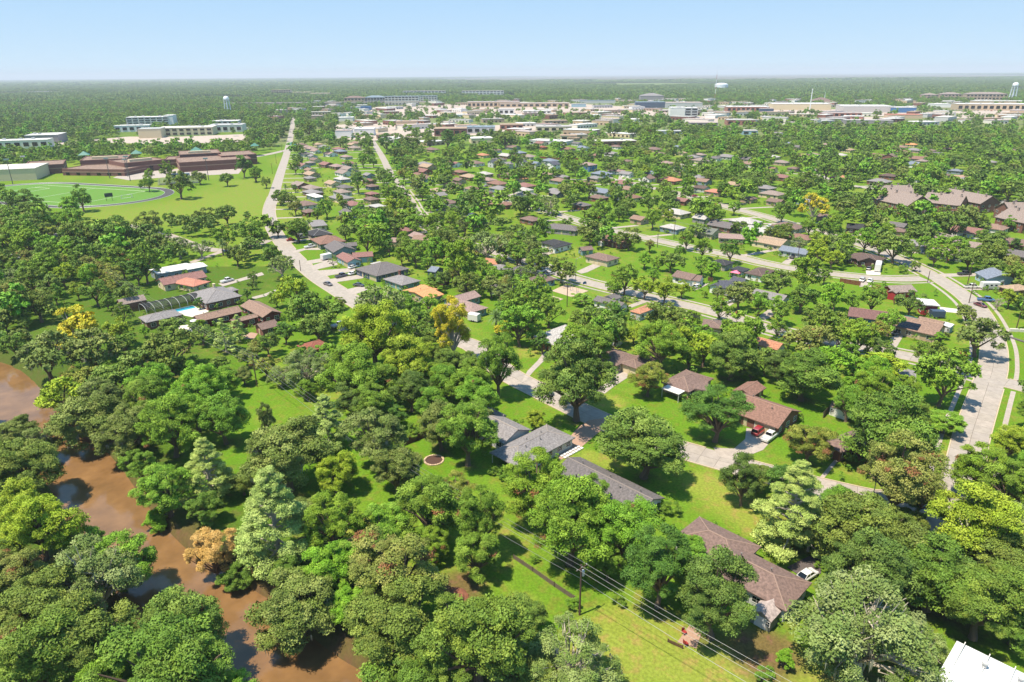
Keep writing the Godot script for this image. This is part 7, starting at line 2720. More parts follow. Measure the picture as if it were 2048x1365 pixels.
func make_landmarks() -> void:
	water_tower("white multi-legged water tower behind the hospital", Vector3(-641, 0, -1634), 39)
	water_tower("white multi-legged water tower at the right edge above shops", Vector3(1446, 0, -2080), 49)
	# round storage tank beyond the woods
	var root := thing("storage_tank", "wide white domed storage tank rising from far woods", "storage tank", Vector3(1060, 0, -3650))
	var m := MB.new()
	m.tube([Vector3.ZERO, Vector3(0, 27, 0)], [32, 32], 40)
	put("tank_wall", m.mesh(), flat_mat("tower_white", Color.WHITE), root)
	var d := MB.new()
	d.tube([Vector3(0, 27, 0), Vector3(0, 30, 0), Vector3(0, 32.5, 0), Vector3(0, 33.5, 0)], [32, 24, 13, 1], 40)
	put("dome", d.mesh(), flat_mat("tower_white", Color.WHITE), root)
	# lattice mast
	var mast := thing("radio_mast", "thin red and white radio mast behind the storage tank", "mast", Vector3(580, 0, -2050))
	for k in 7:
		var s := MB.new()
		s.tube([Vector3(0, k * 12.7, 0), Vector3(0, k * 12.7 + 12.6, 0)], [0.7 - k * 0.05, 0.65 - k * 0.05], 4)
		put("mast_section", s.mesh(), flat_mat("mast_red", Color(0.62, 0.36, 0.33), 0.6) if k % 2 else flat_mat("tower_white", Color.WHITE), mast)
	var pole := thing("tall_pole", "tall slender white pole standing before the white warehouse store", "pole", Vector3(657, 0, -1577))
	var p := MB.new()
	p.tube([Vector3.ZERO, Vector3(0, 45, 0)], [1.0, 0.7], 10)
	put("shaft", p.mesh(), flat_mat("tower_white", Color.WHITE), pole)
	var pb := MB.new()
	pb.tube([Vector3(0, 44.5, 0), Vector3(0, 46.5, 0)], [1.1, 1.1], 10)
	put("head", pb.mesh(), flat_mat("tower_white", Color.WHITE), pole)
	# church with a pyramid roof
	var ch := thing("church", "brown pyramid-roofed church with white spire before the woods", "church", Vector3(830, 0, -1930))
	var cw := MB.new()
	cw.cbox(Vector3(0, 3, 0), Vector3(52, 6, 44))
	put("wall", cw.mesh(), wall_mat("tan"), ch)
	put("roof", roof_shape(Transform3D(), 62, 52, "h", 6.3, 0.42, null, 0.5, null).mesh(), roof_mat("brown"), ch)
	var sp := MB.new()
	sp.tube([Vector3(18, 12, -20), Vector3(18, 32, -20)], [1.0, 0.05], 6)
	put("spire", sp.mesh(), flat_mat("tower_white", Color.WHITE), ch)
	# gabled portal of the blue supermarket
	var bridge := thing("highway_bridge", "long grey raised highway running behind the left water tower", "bridge", Vector3(-520, 0, -2050))
	var bd := MB.new()
	bd.cbox(Vector3(0, 9.0, 0), Vector3(560, 1.6, 16))
	put("deck", bd.mesh(), flat_mat("bridge_concrete", Color(0.60, 0.56, 0.53), 0.9, 0, "conc", 0.02), bridge)
	for s in [-1, 1]:
		var rl := MB.new()
		rl.cbox(Vector3(0, 10.4, s * 7.7), Vector3(560, 1.1, 0.5))
		put("parapet", rl.mesh(), flat_mat("bridge_rail", Color(0.66, 0.62, 0.58), 0.9), bridge)
	for k in 14:
		var q := MB.new()
		q.cbox(Vector3(-260 + k * 40, 4.1, 0), Vector3(2.2, 8.2, 12))
		put("pier", q.mesh(), flat_mat("bridge_rail", Color.WHITE), bridge)
	# running track
	var A := Vector2(-292, -496)
	var dir := Vector2(-0.943, -0.333)
	var B := A + dir * 84
	var ring := func(r: float) -> PackedVector2Array:
		var out := PackedVector2Array()
		var a0 := dir.angle()
		for k in 25: out.push_back(A + Vector2.from_angle(a0 + PI / 2 + PI * k / 24.0) * r)
		for k in 25: out.push_back(B + Vector2.from_angle(a0 - PI / 2 + PI * k / 24.0) * r)
		return out
	var outer: PackedVector2Array = ring.call(45.0)
	var inner: PackedVector2Array = ring.call(38.8)
	var tr := MB.new()
	tr.prism(outer, -0.05, 0.05)
	structure("running_track", tr.mesh(), flat_mat("track_asphalt", Color(0.24, 0.23, 0.23), 0.95, 0, "conc", 0.05))
	var inf := MB.new()
	inf.prism(inner, -0.05, 0.07)
	structure("sports_lawn", inf.mesh(), flat_mat("infield_grass", Color(0.37, 0.51, 0.11), 0.95, 0, "grass", 0.03))
	for r in [38.6, 45.0]:
		var kb := MB.new()
		var pts := []
		var rad := []
		for q in ring.call(r):
			pts.append(Vector3(q.x, 0.06, q.y))
			rad.append(0.16)
		pts.append(pts[0])
		rad.append(0.16)
		kb.tube(pts, rad, 4, false)
		structure("track_kerb", kb.mesh(), paint("ltgrey"))
	var ac := A.lerp(B, 0.5)
	var sd := dir.orthogonal()
	for q in [[-50.0, -28.0, 50.0, -28.0], [-50.0, 28.0, 50.0, 28.0], [-50.0, -28.0, -50.0, 28.0], [50.0, -28.0, 50.0, 28.0], [0.0, -28.0, 0.0, 28.0], [34.0, -17.0, 34.0, 17.0], [34.0, -17.0, 50.0, -17.0], [34.0, 17.0, 50.0, 17.0]]:
		var p0: Vector2 = ac + dir * q[0] + sd * q[1]
		var p1: Vector2 = ac + dir * q[2] + sd * q[3]
		var ln := MB.new()
		ln.tube([Vector3(p0.x, 0.07, p0.y), Vector3(p1.x, 0.07, p1.y)], [0.09, 0.09], 4)
		structure("pitch_line", ln.mesh(), paint("offwhite"))
	# goal, scoreboard, bleachers, press box, light masts
	var goal := thing("soccer_goal", "white soccer goal frame on the bright sports lawn", "goal", Vector3(-272, 0.07, -488), deg_to_rad(50))
	for bar in [["goal_post", [Vector3(-3.6, 0, 0), Vector3(-3.6, 2.4, 0)]], ["goal_post", [Vector3(3.6, 0, 0), Vector3(3.6, 2.4, 0)]], ["crossbar", [Vector3(-3.6, 2.4, 0), Vector3(3.6, 2.4, 0)]], ["back_bar", [Vector3(-3.6, 0.05, -2), Vector3(3.6, 0.05, -2)]], ["side_bar", [Vector3(-3.6, 2.4, 0), Vector3(-3.6, 0, -2)]], ["side_bar", [Vector3(3.6, 2.4, 0), Vector3(3.6, 0, -2)]]]:
		var g := MB.new()
		g.tube(bar[1], [0.13, 0.13], 6)
		put(bar[0], g.mesh(), paint("white"), goal)
	var sb := thing("scoreboard", "dark scoreboard on two posts beside the soccer goal", "scoreboard", Vector3(-279, 0.07, -478), deg_to_rad(40))
	var bm := MB.new()
	bm.cbox(Vector3(0, 4.0, 0), Vector3(5.0, 2.6, 0.4))
	put("board", bm.mesh(), flat_mat("score_dark", Color(0.16, 0.20, 0.20), 0.6), sb)
	for s in [-1.8, 1.8]:
		var q := MB.new()
		q.tube([Vector3(s, 0, -0.3), Vector3(s, 4.8, -0.3)], [0.14, 0.14], 6)
		put("post", q.mesh(), paint("black"), sb)
	var bl := thing("bleachers", "grey sloped bleachers with a blue-grey press box by the track", "bleachers", Vector3(-268, 0, -560), deg_to_rad(20))
	for k in 8:
		var q := MB.new()
		q.cbox(Vector3(0, 0.35 + k * 0.5, 6 - k * 1.3), Vector3(30, 0.12, 1.0))
		put("bench_row", q.mesh(), metal_mat(Color(0.6, 0.6, 0.62), "alu"), bl)
	var fr := MB.new()
	for k in 7:
		fr.box(Transform3D(Basis(Vector3.RIGHT, 0.367), Vector3(-14 + k * 4.6, 1.9, 1.4)), Vector3(0.2, 0.2, 10.0))
		fr.cbox(Vector3(-14 + k * 4.6, 1.9, -3.2), Vector3(0.2, 3.8, 0.2))
	put("frame", fr.mesh(), metal_mat(Color(0.5, 0.5, 0.52), "steel"), bl)
	var pr := MB.new()
	pr.cbox(Vector3(2, 5.6, -5.2), Vector3(13, 3.2, 3.4))
	put("press_box", pr.mesh(), wall_mat("bluegrey"), bl)
	for k in 3: put("window", window_parts(2.6, 1.1)[1], glass_mat(), bl, Vector3(-2.5 + k * 4.3, 5.9, -3.48))
	var sup := MB.new()
	for s in [-3.5, 7.5]: sup.cbox(Vector3(s, 2.0, -5.2), Vector3(0.4, 4.0, 0.4))
	put("support", sup.mesh(), paint("grey"), bl)
	var k := 0
	for q in [[-315, -575, 20, "stadium light mast just left of the bleachers"], [-340, -590, 17, "dark stadium mast behind the bleachers left"], [-402, -560, 20, "stadium light mast with white lamp head at track"], [-250, -575, 18, "stadium light mast right of the bleachers"], [-330, -600, 15, "short mast by the school wall"], [-430, -620, 16, "mast beside the cream gymnasium"]]:
		var lm := thing("light_mast", q[3], "light mast", Vector3(q[0], 0, q[1]), 0.5, "light masts round the track")
		var mm := MB.new()
		mm.tube([Vector3.ZERO, Vector3(0, q[2], 0)], [0.32, 0.2], 7)
		put("shaft", mm.mesh(), flat_mat("mast_grey", Color(0.36, 0.34, 0.33), 0.7), lm)
		var hd := MB.new()
		hd.cbox(Vector3(0, q[2] - 0.3, 0.3), Vector3(3.6, 1.2, 0.5))
		put("lamp_head", hd.mesh(), paint("ltgrey"), lm)

# ------------------------------------------------------------------ trees
# leaf colours are linear base colours: light, mid, dark tones of one species
const LEAVES := {
	"o": [Color(0.095, 0.155, 0.023), Color(0.126, 0.195, 0.029), Color(0.173, 0.235, 0.037)],
	"m": [Color(0.113, 0.177, 0.031), Color(0.149, 0.218, 0.043), Color(0.197, 0.259, 0.064)],
	"s": [Color(0.131, 0.195, 0.039), Color(0.173, 0.235, 0.056), Color(0.231, 0.281, 0.087)],
	"p": [Color(0.113, 0.212, 0.018), Color(0.149, 0.265, 0.024), Color(0.202, 0.317, 0.033)],
	"b": [Color(0.119, 0.259, 0.018), Color(0.157, 0.317, 0.026), Color(0.212, 0.362, 0.039)],
	"y": [Color(0.166, 0.249, 0.017), Color(0.214, 0.306, 0.023), Color(0.277, 0.357, 0.031)],
	"Y": [Color(0.332, 0.328, 0.025), Color(0.428, 0.392, 0.031), Color(0.514, 0.423, 0.043)],
	"c": [Color(0.238, 0.317, 0.064), Color(0.304, 0.379, 0.087), Color(0.375, 0.437, 0.113)],
	"k": [Color(0.067, 0.126, 0.021), Color(0.089, 0.161, 0.026), Color(0.126, 0.201, 0.036)],
	"g": [Color(0.381, 0.270, 0.064), Color(0.476, 0.339, 0.085), Color(0.535, 0.407, 0.121)],
	"l": [Color(0.134, 0.185, 0.031), Color(0.177, 0.233, 0.039), Color(0.228, 0.259, 0.056)],
	"u": [Color(0.098, 0.190, 0.021), Color(0.137, 0.248, 0.026), Color(0.184, 0.299, 0.036)],
	"d": [Color(0.238, 0.195, 0.184), Color(0.285, 0.230, 0.212), Color(0.333, 0.265, 0.240)],
	"n": [Color(0.057, 0.122, 0.024), Color(0.081, 0.151, 0.033), Color(0.113, 0.190, 0.041)],
}
const SPECIES := {  # name, category, number of shapes
	"o": ["oak_tree", "tree", 6], "m": ["mossy_oak", "tree", 4], "s": ["sparse_oak", "tree", 3], "p": ["leafy_tree", "tree", 6], "b": ["bright_tree", "tree", 2], "y": ["yellow_green_tree", "tree", 2], "Y": ["golden_tree", "tree", 1],
	"c": ["cypress", "tree", 2], "k": ["evergreen", "tree", 2], "g": ["drooping_tree", "tree", 1], "l": ["olive_tree", "tree", 2], "u": ["shrub", "shrub", 2], "d": ["bare_tree", "tree", 1], "n": ["conifer", "tree", 1], "P": ["palm", "palm", 1]}

var clumps := {}

func rand_dir(r: RandomNumberGenerator) -> Vector3:
	var y := r.randf_range(-1, 1)
	var a := r.randf() * TAU
	var s := sqrt(1 - y * y)
	return Vector3(cos(a) * s, y, sin(a) * s)

func make_clump(sd: int, count: int, leaf: float, flat: float) -> Array:
	# leaf faces through a rounded bough end of radius 1
	var r := RandomNumberGenerator.new()
	r.seed = sd
	var v := PackedVector3Array()
	var n := PackedVector3Array()
	for i in count:
		var d := rand_dir(r)
		if d.y < -0.35: d.y = -d.y * 0.6
		var q := d * Vector3(1, flat, 1) * (0.35 + 0.65 * sqrt(r.randf())) + rand_dir(r) * 0.12
		var nn := (d * 0.55 + rand_dir(r) * 0.75 + Vector3(0, 0.45, 0)).normalized()
		var t := nn.cross(rand_dir(r)).normalized()
		var b := nn.cross(t)
		var s := leaf * r.randf_range(0.6, 1.25)
		var a := q + t * s
		var c := q - t * s * 0.6 + b * s * 0.62
		var e := q - t * s * 0.45 - b * s * 0.7
		if (e - a).cross(c - a).dot(nn) < 0:
			var z := c
			c = e
			e = z
		v.push_back(a); v.push_back(c); v.push_back(e)
		var sn := (nn + d * 0.45 + Vector3(0, 0.15, 0)).normalized()
		n.push_back(sn); n.push_back(sn); n.push_back(sn)
	return [v, n]

func clump_set(lod: int, flat: float) -> Array:
	var key := "%d_%.2f" % [lod, flat]
	if not clumps.has(key):
		var set_ := []
		for k in 6: set_.append(make_clump(100 + k, [205, 46, 13][lod], [0.148, 0.31, 0.60][lod], flat))
		clumps[key] = set_
	return clumps[key]

class Crown:
	var v := PackedVector3Array()
	var n := PackedVector3Array()
	var c := PackedColorArray()
	func add(cl: Array, t: Transform3D, rot: Basis, col: Color) -> void:
		var a: PackedVector3Array = t * (cl[0] as PackedVector3Array)
		v.append_array(a)
		n.append_array(Transform3D(rot, Vector3.ZERO) * (cl[1] as PackedVector3Array))
		var k := PackedColorArray()
		k.resize(a.size())
		k.fill(col)
		c.append_array(k)
	func mesh() -> ArrayMesh:
		var arr := []
		arr.resize(Mesh.ARRAY_MAX)
		arr[Mesh.ARRAY_VERTEX] = v
		arr[Mesh.ARRAY_NORMAL] = n
		arr[Mesh.ARRAY_COLOR] = c
		var m := ArrayMesh.new()
		m.add_surface_from_arrays(Mesh.PRIMITIVE_TRIANGLES, arr)
		return m

# a tree 1 wide (crown) and 1 tall in its own proportions; returns crown, trunk and moss meshes for a real width of W0 and height H0
func tree_shape(sp: String, variant: int, lod: int) -> Array:
	var key := "%s%d_%d" % [sp, variant, lod]
	if shared.has(key): return shared[key]
	var r := RandomNumberGenerator.new()
	r.seed = hash(sp) % 1000 + variant * 37 + 5
	var W := 13.0
	var ratio: float = {"o": 0.82, "m": 0.88, "s": 0.78, "p": 1.12, "b": 1.0, "y": 1.0, "Y": 1.05, "c": 1.35, "k": 1.08, "g": 1.5, "l": 1.0, "u": 0.75, "d": 0.9, "n": 1.75}[sp]
	var H := W * ratio
	var crown := Crown.new()
	var wood := MB.new()
	var moss := Crown.new()
	var cols: Array = LEAVES[sp]
	var sparse := sp in ["s", "d"]
	var cone := sp in ["c", "n"]
	var low := sp == "u"
	var cl := clump_set(lod, 0.5 if sp in ["c", "o", "m"] else 0.75)
	var lobes := []
	var wide := Vector3(r.randf_range(0.86, 1.12), r.randf_range(0.92, 1.06), r.randf_range(0.86, 1.12))
	var lean := Vector3(r.randf_range(-0.06, 0.06) * W, 0, r.randf_range(-0.06, 0.06) * W)
	var tint := Color(r.randf_range(0.90, 1.12), r.randf_range(0.93, 1.07), r.randf_range(0.8, 1.1))
	var n_lobe: int = [28, 19, 12][lod]
	if cone: n_lobe = [34, 24, 14][lod]
	if low: n_lobe = [12, 9, 6][lod]
	var base := 0.17 if not low else 0.06
	if cone: base = 0.14
	if sp in ["p", "g"]: base = 0.15
	for i in n_lobe:
		var t := (i + 0.5) / n_lobe
		var pos: Vector3
		var rad: float
		var a := i * 2.39996 + r.randf() * 0.8
		if cone:
			var y := lerpf(base, 0.97, t)
			var rr := (1.0 - t) ** 0.75 * 0.37 * r.randf_range(0.65, 1.12) if sp == "c" else (1.0 - t) * 0.36 * r.randf_range(0.8, 1.05)
			pos = Vector3(cos(a) * rr * W, y * H, sin(a) * rr * W)
			rad = W * lerpf(0.17, 0.075, t) * r.randf_range(0.85, 1.2)
		else:
			# golden spiral over the crown, from its skirts to its top, pushed in and out
			var yy := lerpf(-0.72, 0.98, t)
			var s := sqrt(maxf(0.0, 1 - yy * yy))
			var q := r.randf_range(0.56, 1.0) if i % 4 else r.randf_range(0.2, 0.5)
			var cy := (base + 1.0) * 0.5
			pos = Vector3(cos(a) * s * q * W * 0.41, (cy + yy * q * (1.0 - base) * 0.45) * H, sin(a) * s * q * W * 0.41)
			if sp in ["o", "m", "s"]: pos.y = (cy + yy * q * (1.0 - base) * 0.42 + r.randf_range(-0.03, 0.03)) * H
			pos = pos * wide + lean * (pos.y / H)
			rad = W * (r.randf_range(0.13, 0.20) if r.randf() < 0.6 else r.randf_range(0.07, 0.12))
		lobes.append([pos, rad])
	var per: int = [11, 8, 5][lod]
	if sparse: per = [7, 5, 3][lod]
	if sp == "d": per = [2, 1, 1][lod]
	var mid := Vector3(0, H * 0.5, 0)
	for l in lobes:
		var out: Vector3 = (l[0] - mid).normalized()
		for k in per:
			var d := (rand_dir(r) + out * 0.75 + Vector3(0, 0.35, 0)).normalized()
			var q: Vector3 = l[0] + d * l[1] * r.randf_range(0.55, 1.0) * Vector3(1, 0.8, 1)
			var size: float = l[1] * r.randf_range(0.40, 0.62) * [1.0, 1.12, 1.5][lod]
			if sparse: size *= 0.85
			var rot := Basis(Vector3.UP, r.randf() * TAU) * Basis(Vector3.RIGHT, r.randf_range(-0.35, 0.35))
			if cone: rot = Basis(Vector3.UP, r.randf() * TAU) * Basis(Vector3.RIGHT, r.randf_range(-0.2, 0.2))
			var tone := clampi(int(r.randf() * 3.0), 0, 2)
			var col: Color = cols[tone]
			col = col.lerp(cols[1], 0.2) * r.randf_range(0.82, 1.18) * tint
			if sp in ["l", "p"] and lod < 2 and r.randf() < (0.05 if sp == "l" else 0.01): col = Color(0.22, 0.10, 0.04)
			crown.add(cl[r.randi() % cl.size()], Transform3D(rot.scaled(Vector3.ONE * size), q), rot, col)
	if sp in ["m", "s"] and lod < 2:
		# grey moss hanging in strands under the boughs
		for i in (110 if sp == "m" else 45) / (1 if lod == 0 else 2):
			var l: Array = lobes[r.randi() % lobes.size()]
			var d := rand_dir(r)
			d.y = -absf(d.y) * 0.5
			var q: Vector3 = l[0] + d * l[1]
			var len := r.randf_range(0.5, 1.5)
			var vv := PackedVector3Array()
			var nn := PackedVector3Array()
			for k in 5:
				var o := rand_dir(r) * 0.22
				o.y *= 0.5
				var s := Vector3(r.randf_range(-1, 1), 0, r.randf_range(-1, 1)).normalized() * 0.07
				vv.append_array([q + o - s, q + o + s, q + o * 1.4 + Vector3(0, -len * r.randf_range(0.6, 1.2), 0)])
				var f := s.cross(Vector3.UP).normalized()
				if ((vv[-1] - vv[-3]).cross(vv[-2] - vv[-3])).dot(f) < 0: f = -f
				nn.append_array([f, f, f])
			moss.add([vv, nn], Transform3D(), Basis(), Color(0.21, 0.215, 0.16) * r.randf_range(0.8, 1.2))
	# trunk and limbs
	if not low:
		var fork := Vector3(r.randf_range(-0.4, 0.4), H * (base + 0.02), r.randf_range(-0.4, 0.4))
		var tr := W * (0.038 if not cone else 0.03)
		if cone:
			wood.tube([Vector3(0, -0.6, 0), Vector3(0, 0.4, 0), Vector3(0, H * 0.5, 0), Vector3(0, H * 0.96, 0)], [tr * 1.7, tr * 1.1, tr * 0.6, 0.03], 7)
		else:
			wood.tube([Vector3(0, -0.6, 0), Vector3(0, 0.5, 0), fork * 0.6, fork + Vector3(0, 0.3, 0)], [tr * 1.6, tr * 1.1, tr * 0.95, tr * 0.8], 8 if lod == 0 else 6)
		var li := 0
		for l in lobes:
			li += 1
			if lod == 2 or (lod == 1 and li % 2 and not sparse): continue
			var s := fork if not cone else Vector3(0, l[0].y * 0.92, 0)
			if not cone and li % 3 == 0: s = fork + Vector3(0, H * 0.08, 0)
			var e: Vector3 = l[0] + (l[0] - s).normalized() * l[1] * (0.5 if sparse else 0.55)
			var m: Vector3 = s.lerp(e, 0.5) + rand_dir(r) * W * 0.035 + Vector3(0, W * 0.02, 0)
			wood.tube([s, m, e], [tr * 0.55, tr * 0.34, tr * 0.12], 5, false)
			if sparse and lod == 0:
				for k in 5:
					var e2: Vector3 = l[0] + rand_dir(r) * l[1] * 0.95 + Vector3(0, l[1] * 0.25, 0)
					wood.tube([m.lerp(e, 0.4), (m + e2) * 0.5 + rand_dir(r) * 0.3, e2], [tr * 0.24, tr * 0.15, tr * 0.05], 4, false)
	var res := [crown.mesh(), wood.mesh() if wood.v.size() else null, moss.mesh() if moss.v.size() else null, W, H]
	shared[key] = res
	return res

func palm_shape() -> Array:
	if shared.has("palm"): return shared["palm"]
	var r := RandomNumberGenerator.new()
	r.seed = 77
	var trunk := MB.new()
	trunk.tube([Vector3(0, -0.5, 0), Vector3(0.05, 2, 0), Vector3(0.1, 4, 0), Vector3(0.05, 6.6, 0)], [0.45, 0.34, 0.32, 0.42], 9)
	var fronds := []
	for i in 44:
		var m := MB.new()
		var a := i * 2.39996
		var up := lerpf(1.25, -0.75, i / 44.0) + r.randf_range(-0.1, 0.1)
		var d := Vector3(cos(a) * cos(up), sin(up), sin(a) * cos(up))
		var p := Vector3(0.05, 6.6, 0)
		var L := r.randf_range(2.9, 3.5)
		var side := Vector3(-sin(a), 0, cos(a))
		var pts := []
		for k in 7:
			var t := k / 6.0
			pts.append(p + d * L * t + Vector3(0, -1.5 * t * t * cos(up), 0))
		for k in 6:
			# leaflets on both sides of the rib
			for j in 3:
				var q: Vector3 = pts[k].lerp(pts[k + 1], j / 3.0)
				var ax: Vector3 = (pts[k + 1] - pts[k]).normalized()
				for s in [-1.0, 1.0]:
					var tip: Vector3 = q + (side * s * 0.62 + ax * 0.4 + Vector3(0, -0.18, 0)) * sin(PI * (0.12 + 0.8 * (k + j / 3.0) / 6.0))
					if s > 0: m.tri(q - ax * 0.06, q + ax * 0.08, tip)
					else: m.tri(q + ax * 0.08, q - ax * 0.06, tip)
		fronds.append(m.mesh())
	shared["palm"] = [trunk.mesh(), fronds]
	return shared["palm"]

const LOOK := {"o": "dark green oak", "m": "grey-green moss-hung oak", "s": "sparse oak with pale branches", "p": "mid green leafy tree", "b": "bright green tree", "y": "yellow-green tree", "Y": "golden yellow tree", "c": "pale feathery cypress", "k": "dark rounded evergreen", "g": "tan-brown drooping tree", "l": "olive green tree", "u": "low green shrub", "d": "nearly bare grey tree", "n": "dark pointed conifer", "P": "feather palm"}

func tree_label(t: Array) -> String:
	# what it looks like and where it stands, so that each can be told from the others
	var size := "small " if t[3] < 7 and not t[0] in ["u", "P", "d"] else "large " if t[3] > 16 else ""
	return size + LOOK[t[0]] + " " + place_words(t, 5)

func place_words(t: Array, i: int) -> String:
	if t[i] == 4: return "between %s and %s" % [PLACES[t[i + 1]], PLACES[t[i + 2]]]
	return "%s %s" % [["left of", "right of", "behind", "in front of"][t[i]], PLACES[t[i + 1]]]

func make_trees() -> void:
	var bark := flat_mat("bark", Color(0.40, 0.34, 0.28), 0.95, 0, "fine", 0.5)
	var pale := flat_mat("pale_bark", Color(0.66, 0.62, 0.55), 0.9, 0, "fine", 0.5)
	var frond := flat_mat("palm_frond", Color(0.36, 0.46, 0.20), 0.6)
	frond.backlight = Color(0.2, 0.25, 0.05)
	var k := 0
	for t in TREES:
		k += 1
		var sp: String = t[0]
		var info: Array = SPECIES[sp]
		var y := ground_y(t[1], t[2])
		var at := Vector3(t[1], y, t[2])
		if sp == "P":
			var p := palm_shape()
			var o := thing("palm", tree_label(t), "palm", at, k * 1.3, "palms")
			put("trunk", p[0], bark, o)
			for f in p[1]: put("frond", f, frond, o)
			o.scale = Vector3.ONE * clampf(t[3] / 6.6, 0.7, 1.4)
			continue
		var dist := Vector2(t[1], t[2]).length()
		var s := tree_shape(sp, k % int(info[2]), 0 if dist < 190 else 1)
		var o := thing(info[0], tree_label(t), info[1], at, fmod(k * 2.4, TAU), "trees of the suburb" if sp != "u" else "shrubs")
		o.scale = Vector3(t[3] / s[3], t[4] / s[4], t[3] / s[3])
		if s[1]: put("trunk", s[1], pale if sp in ["s", "d", "c"] or (sp == "Y") else bark, o)
		put("crown", s[0], leaf_mat(), o)
		if s[2]:
			var m := put("hanging_moss", s[2], leaf_mat(), o)
			m.set_meta("kind", "stuff")

func yard_bushes() -> void:
	# low planting along the house walls, too small to count
	var r := RandomNumberGenerator.new()
	r.seed = 61
	for v in 2:
		var s := tree_shape("u", v, 2)
		var list := []
		for h in all_houses:
			for b in h[5]:
				var a := deg_to_rad(b[2])
				for i in 7:
					var side := r.randi() % 4
					var lx: float = (r.randf() - 0.5) * b[3]
					var lz: float = b[4] * 0.5 + r.randf_range(0.3, 1.2)
					if side > 1:
						lz = (r.randf() - 0.5) * b[4]
						lx = b[3] * 0.5 + r.randf_range(0.3, 1.2)
					if side % 2:
						lx = -lx
						lz = -lz
					if r.randf() < 0.25:
						lx *= r.randf_range(1.5, 2.6)
						lz *= r.randf_range(1.5, 2.6)
					var p := Vector2(b[0] + lx * cos(a) + lz * sin(a), b[1] - lx * sin(a) + lz * cos(a))
					if on_road(p, -1, 0.8) or on_drive(p): continue
					var q := Vector3(p.x, 0, p.y)
					var inside := false
					for b2 in h[5]:
						if inside_block(q, b2, Vector3.ZERO, -0.2): inside = true
					if inside: continue
					list.append([q, r.randf_range(0.9, 2.6), r.randf() * TAU])
		var mm := MultiMesh.new()
		mm.transform_format = MultiMesh.TRANSFORM_3D
		mm.mesh = s[0]
		mm.instance_count = list.size()
		for i in list.size():
			var sc: float = list[i][1] / s[3]
			mm.set_instance_transform(i, Transform3D(Basis(Vector3.UP, list[i][2]).scaled(Vector3(sc, sc * 1.2, sc)), list[i][0]))
		var o := MultiMeshInstance3D.new()
		o.name = numbered("shrubbery")
		o.multimesh = mm
		o.material_override = leaf_mat()
		add_child(o)
		tag(o, "low garden bushes planted along the house walls", "shrubbery", "garden shrubbery", "stuff")

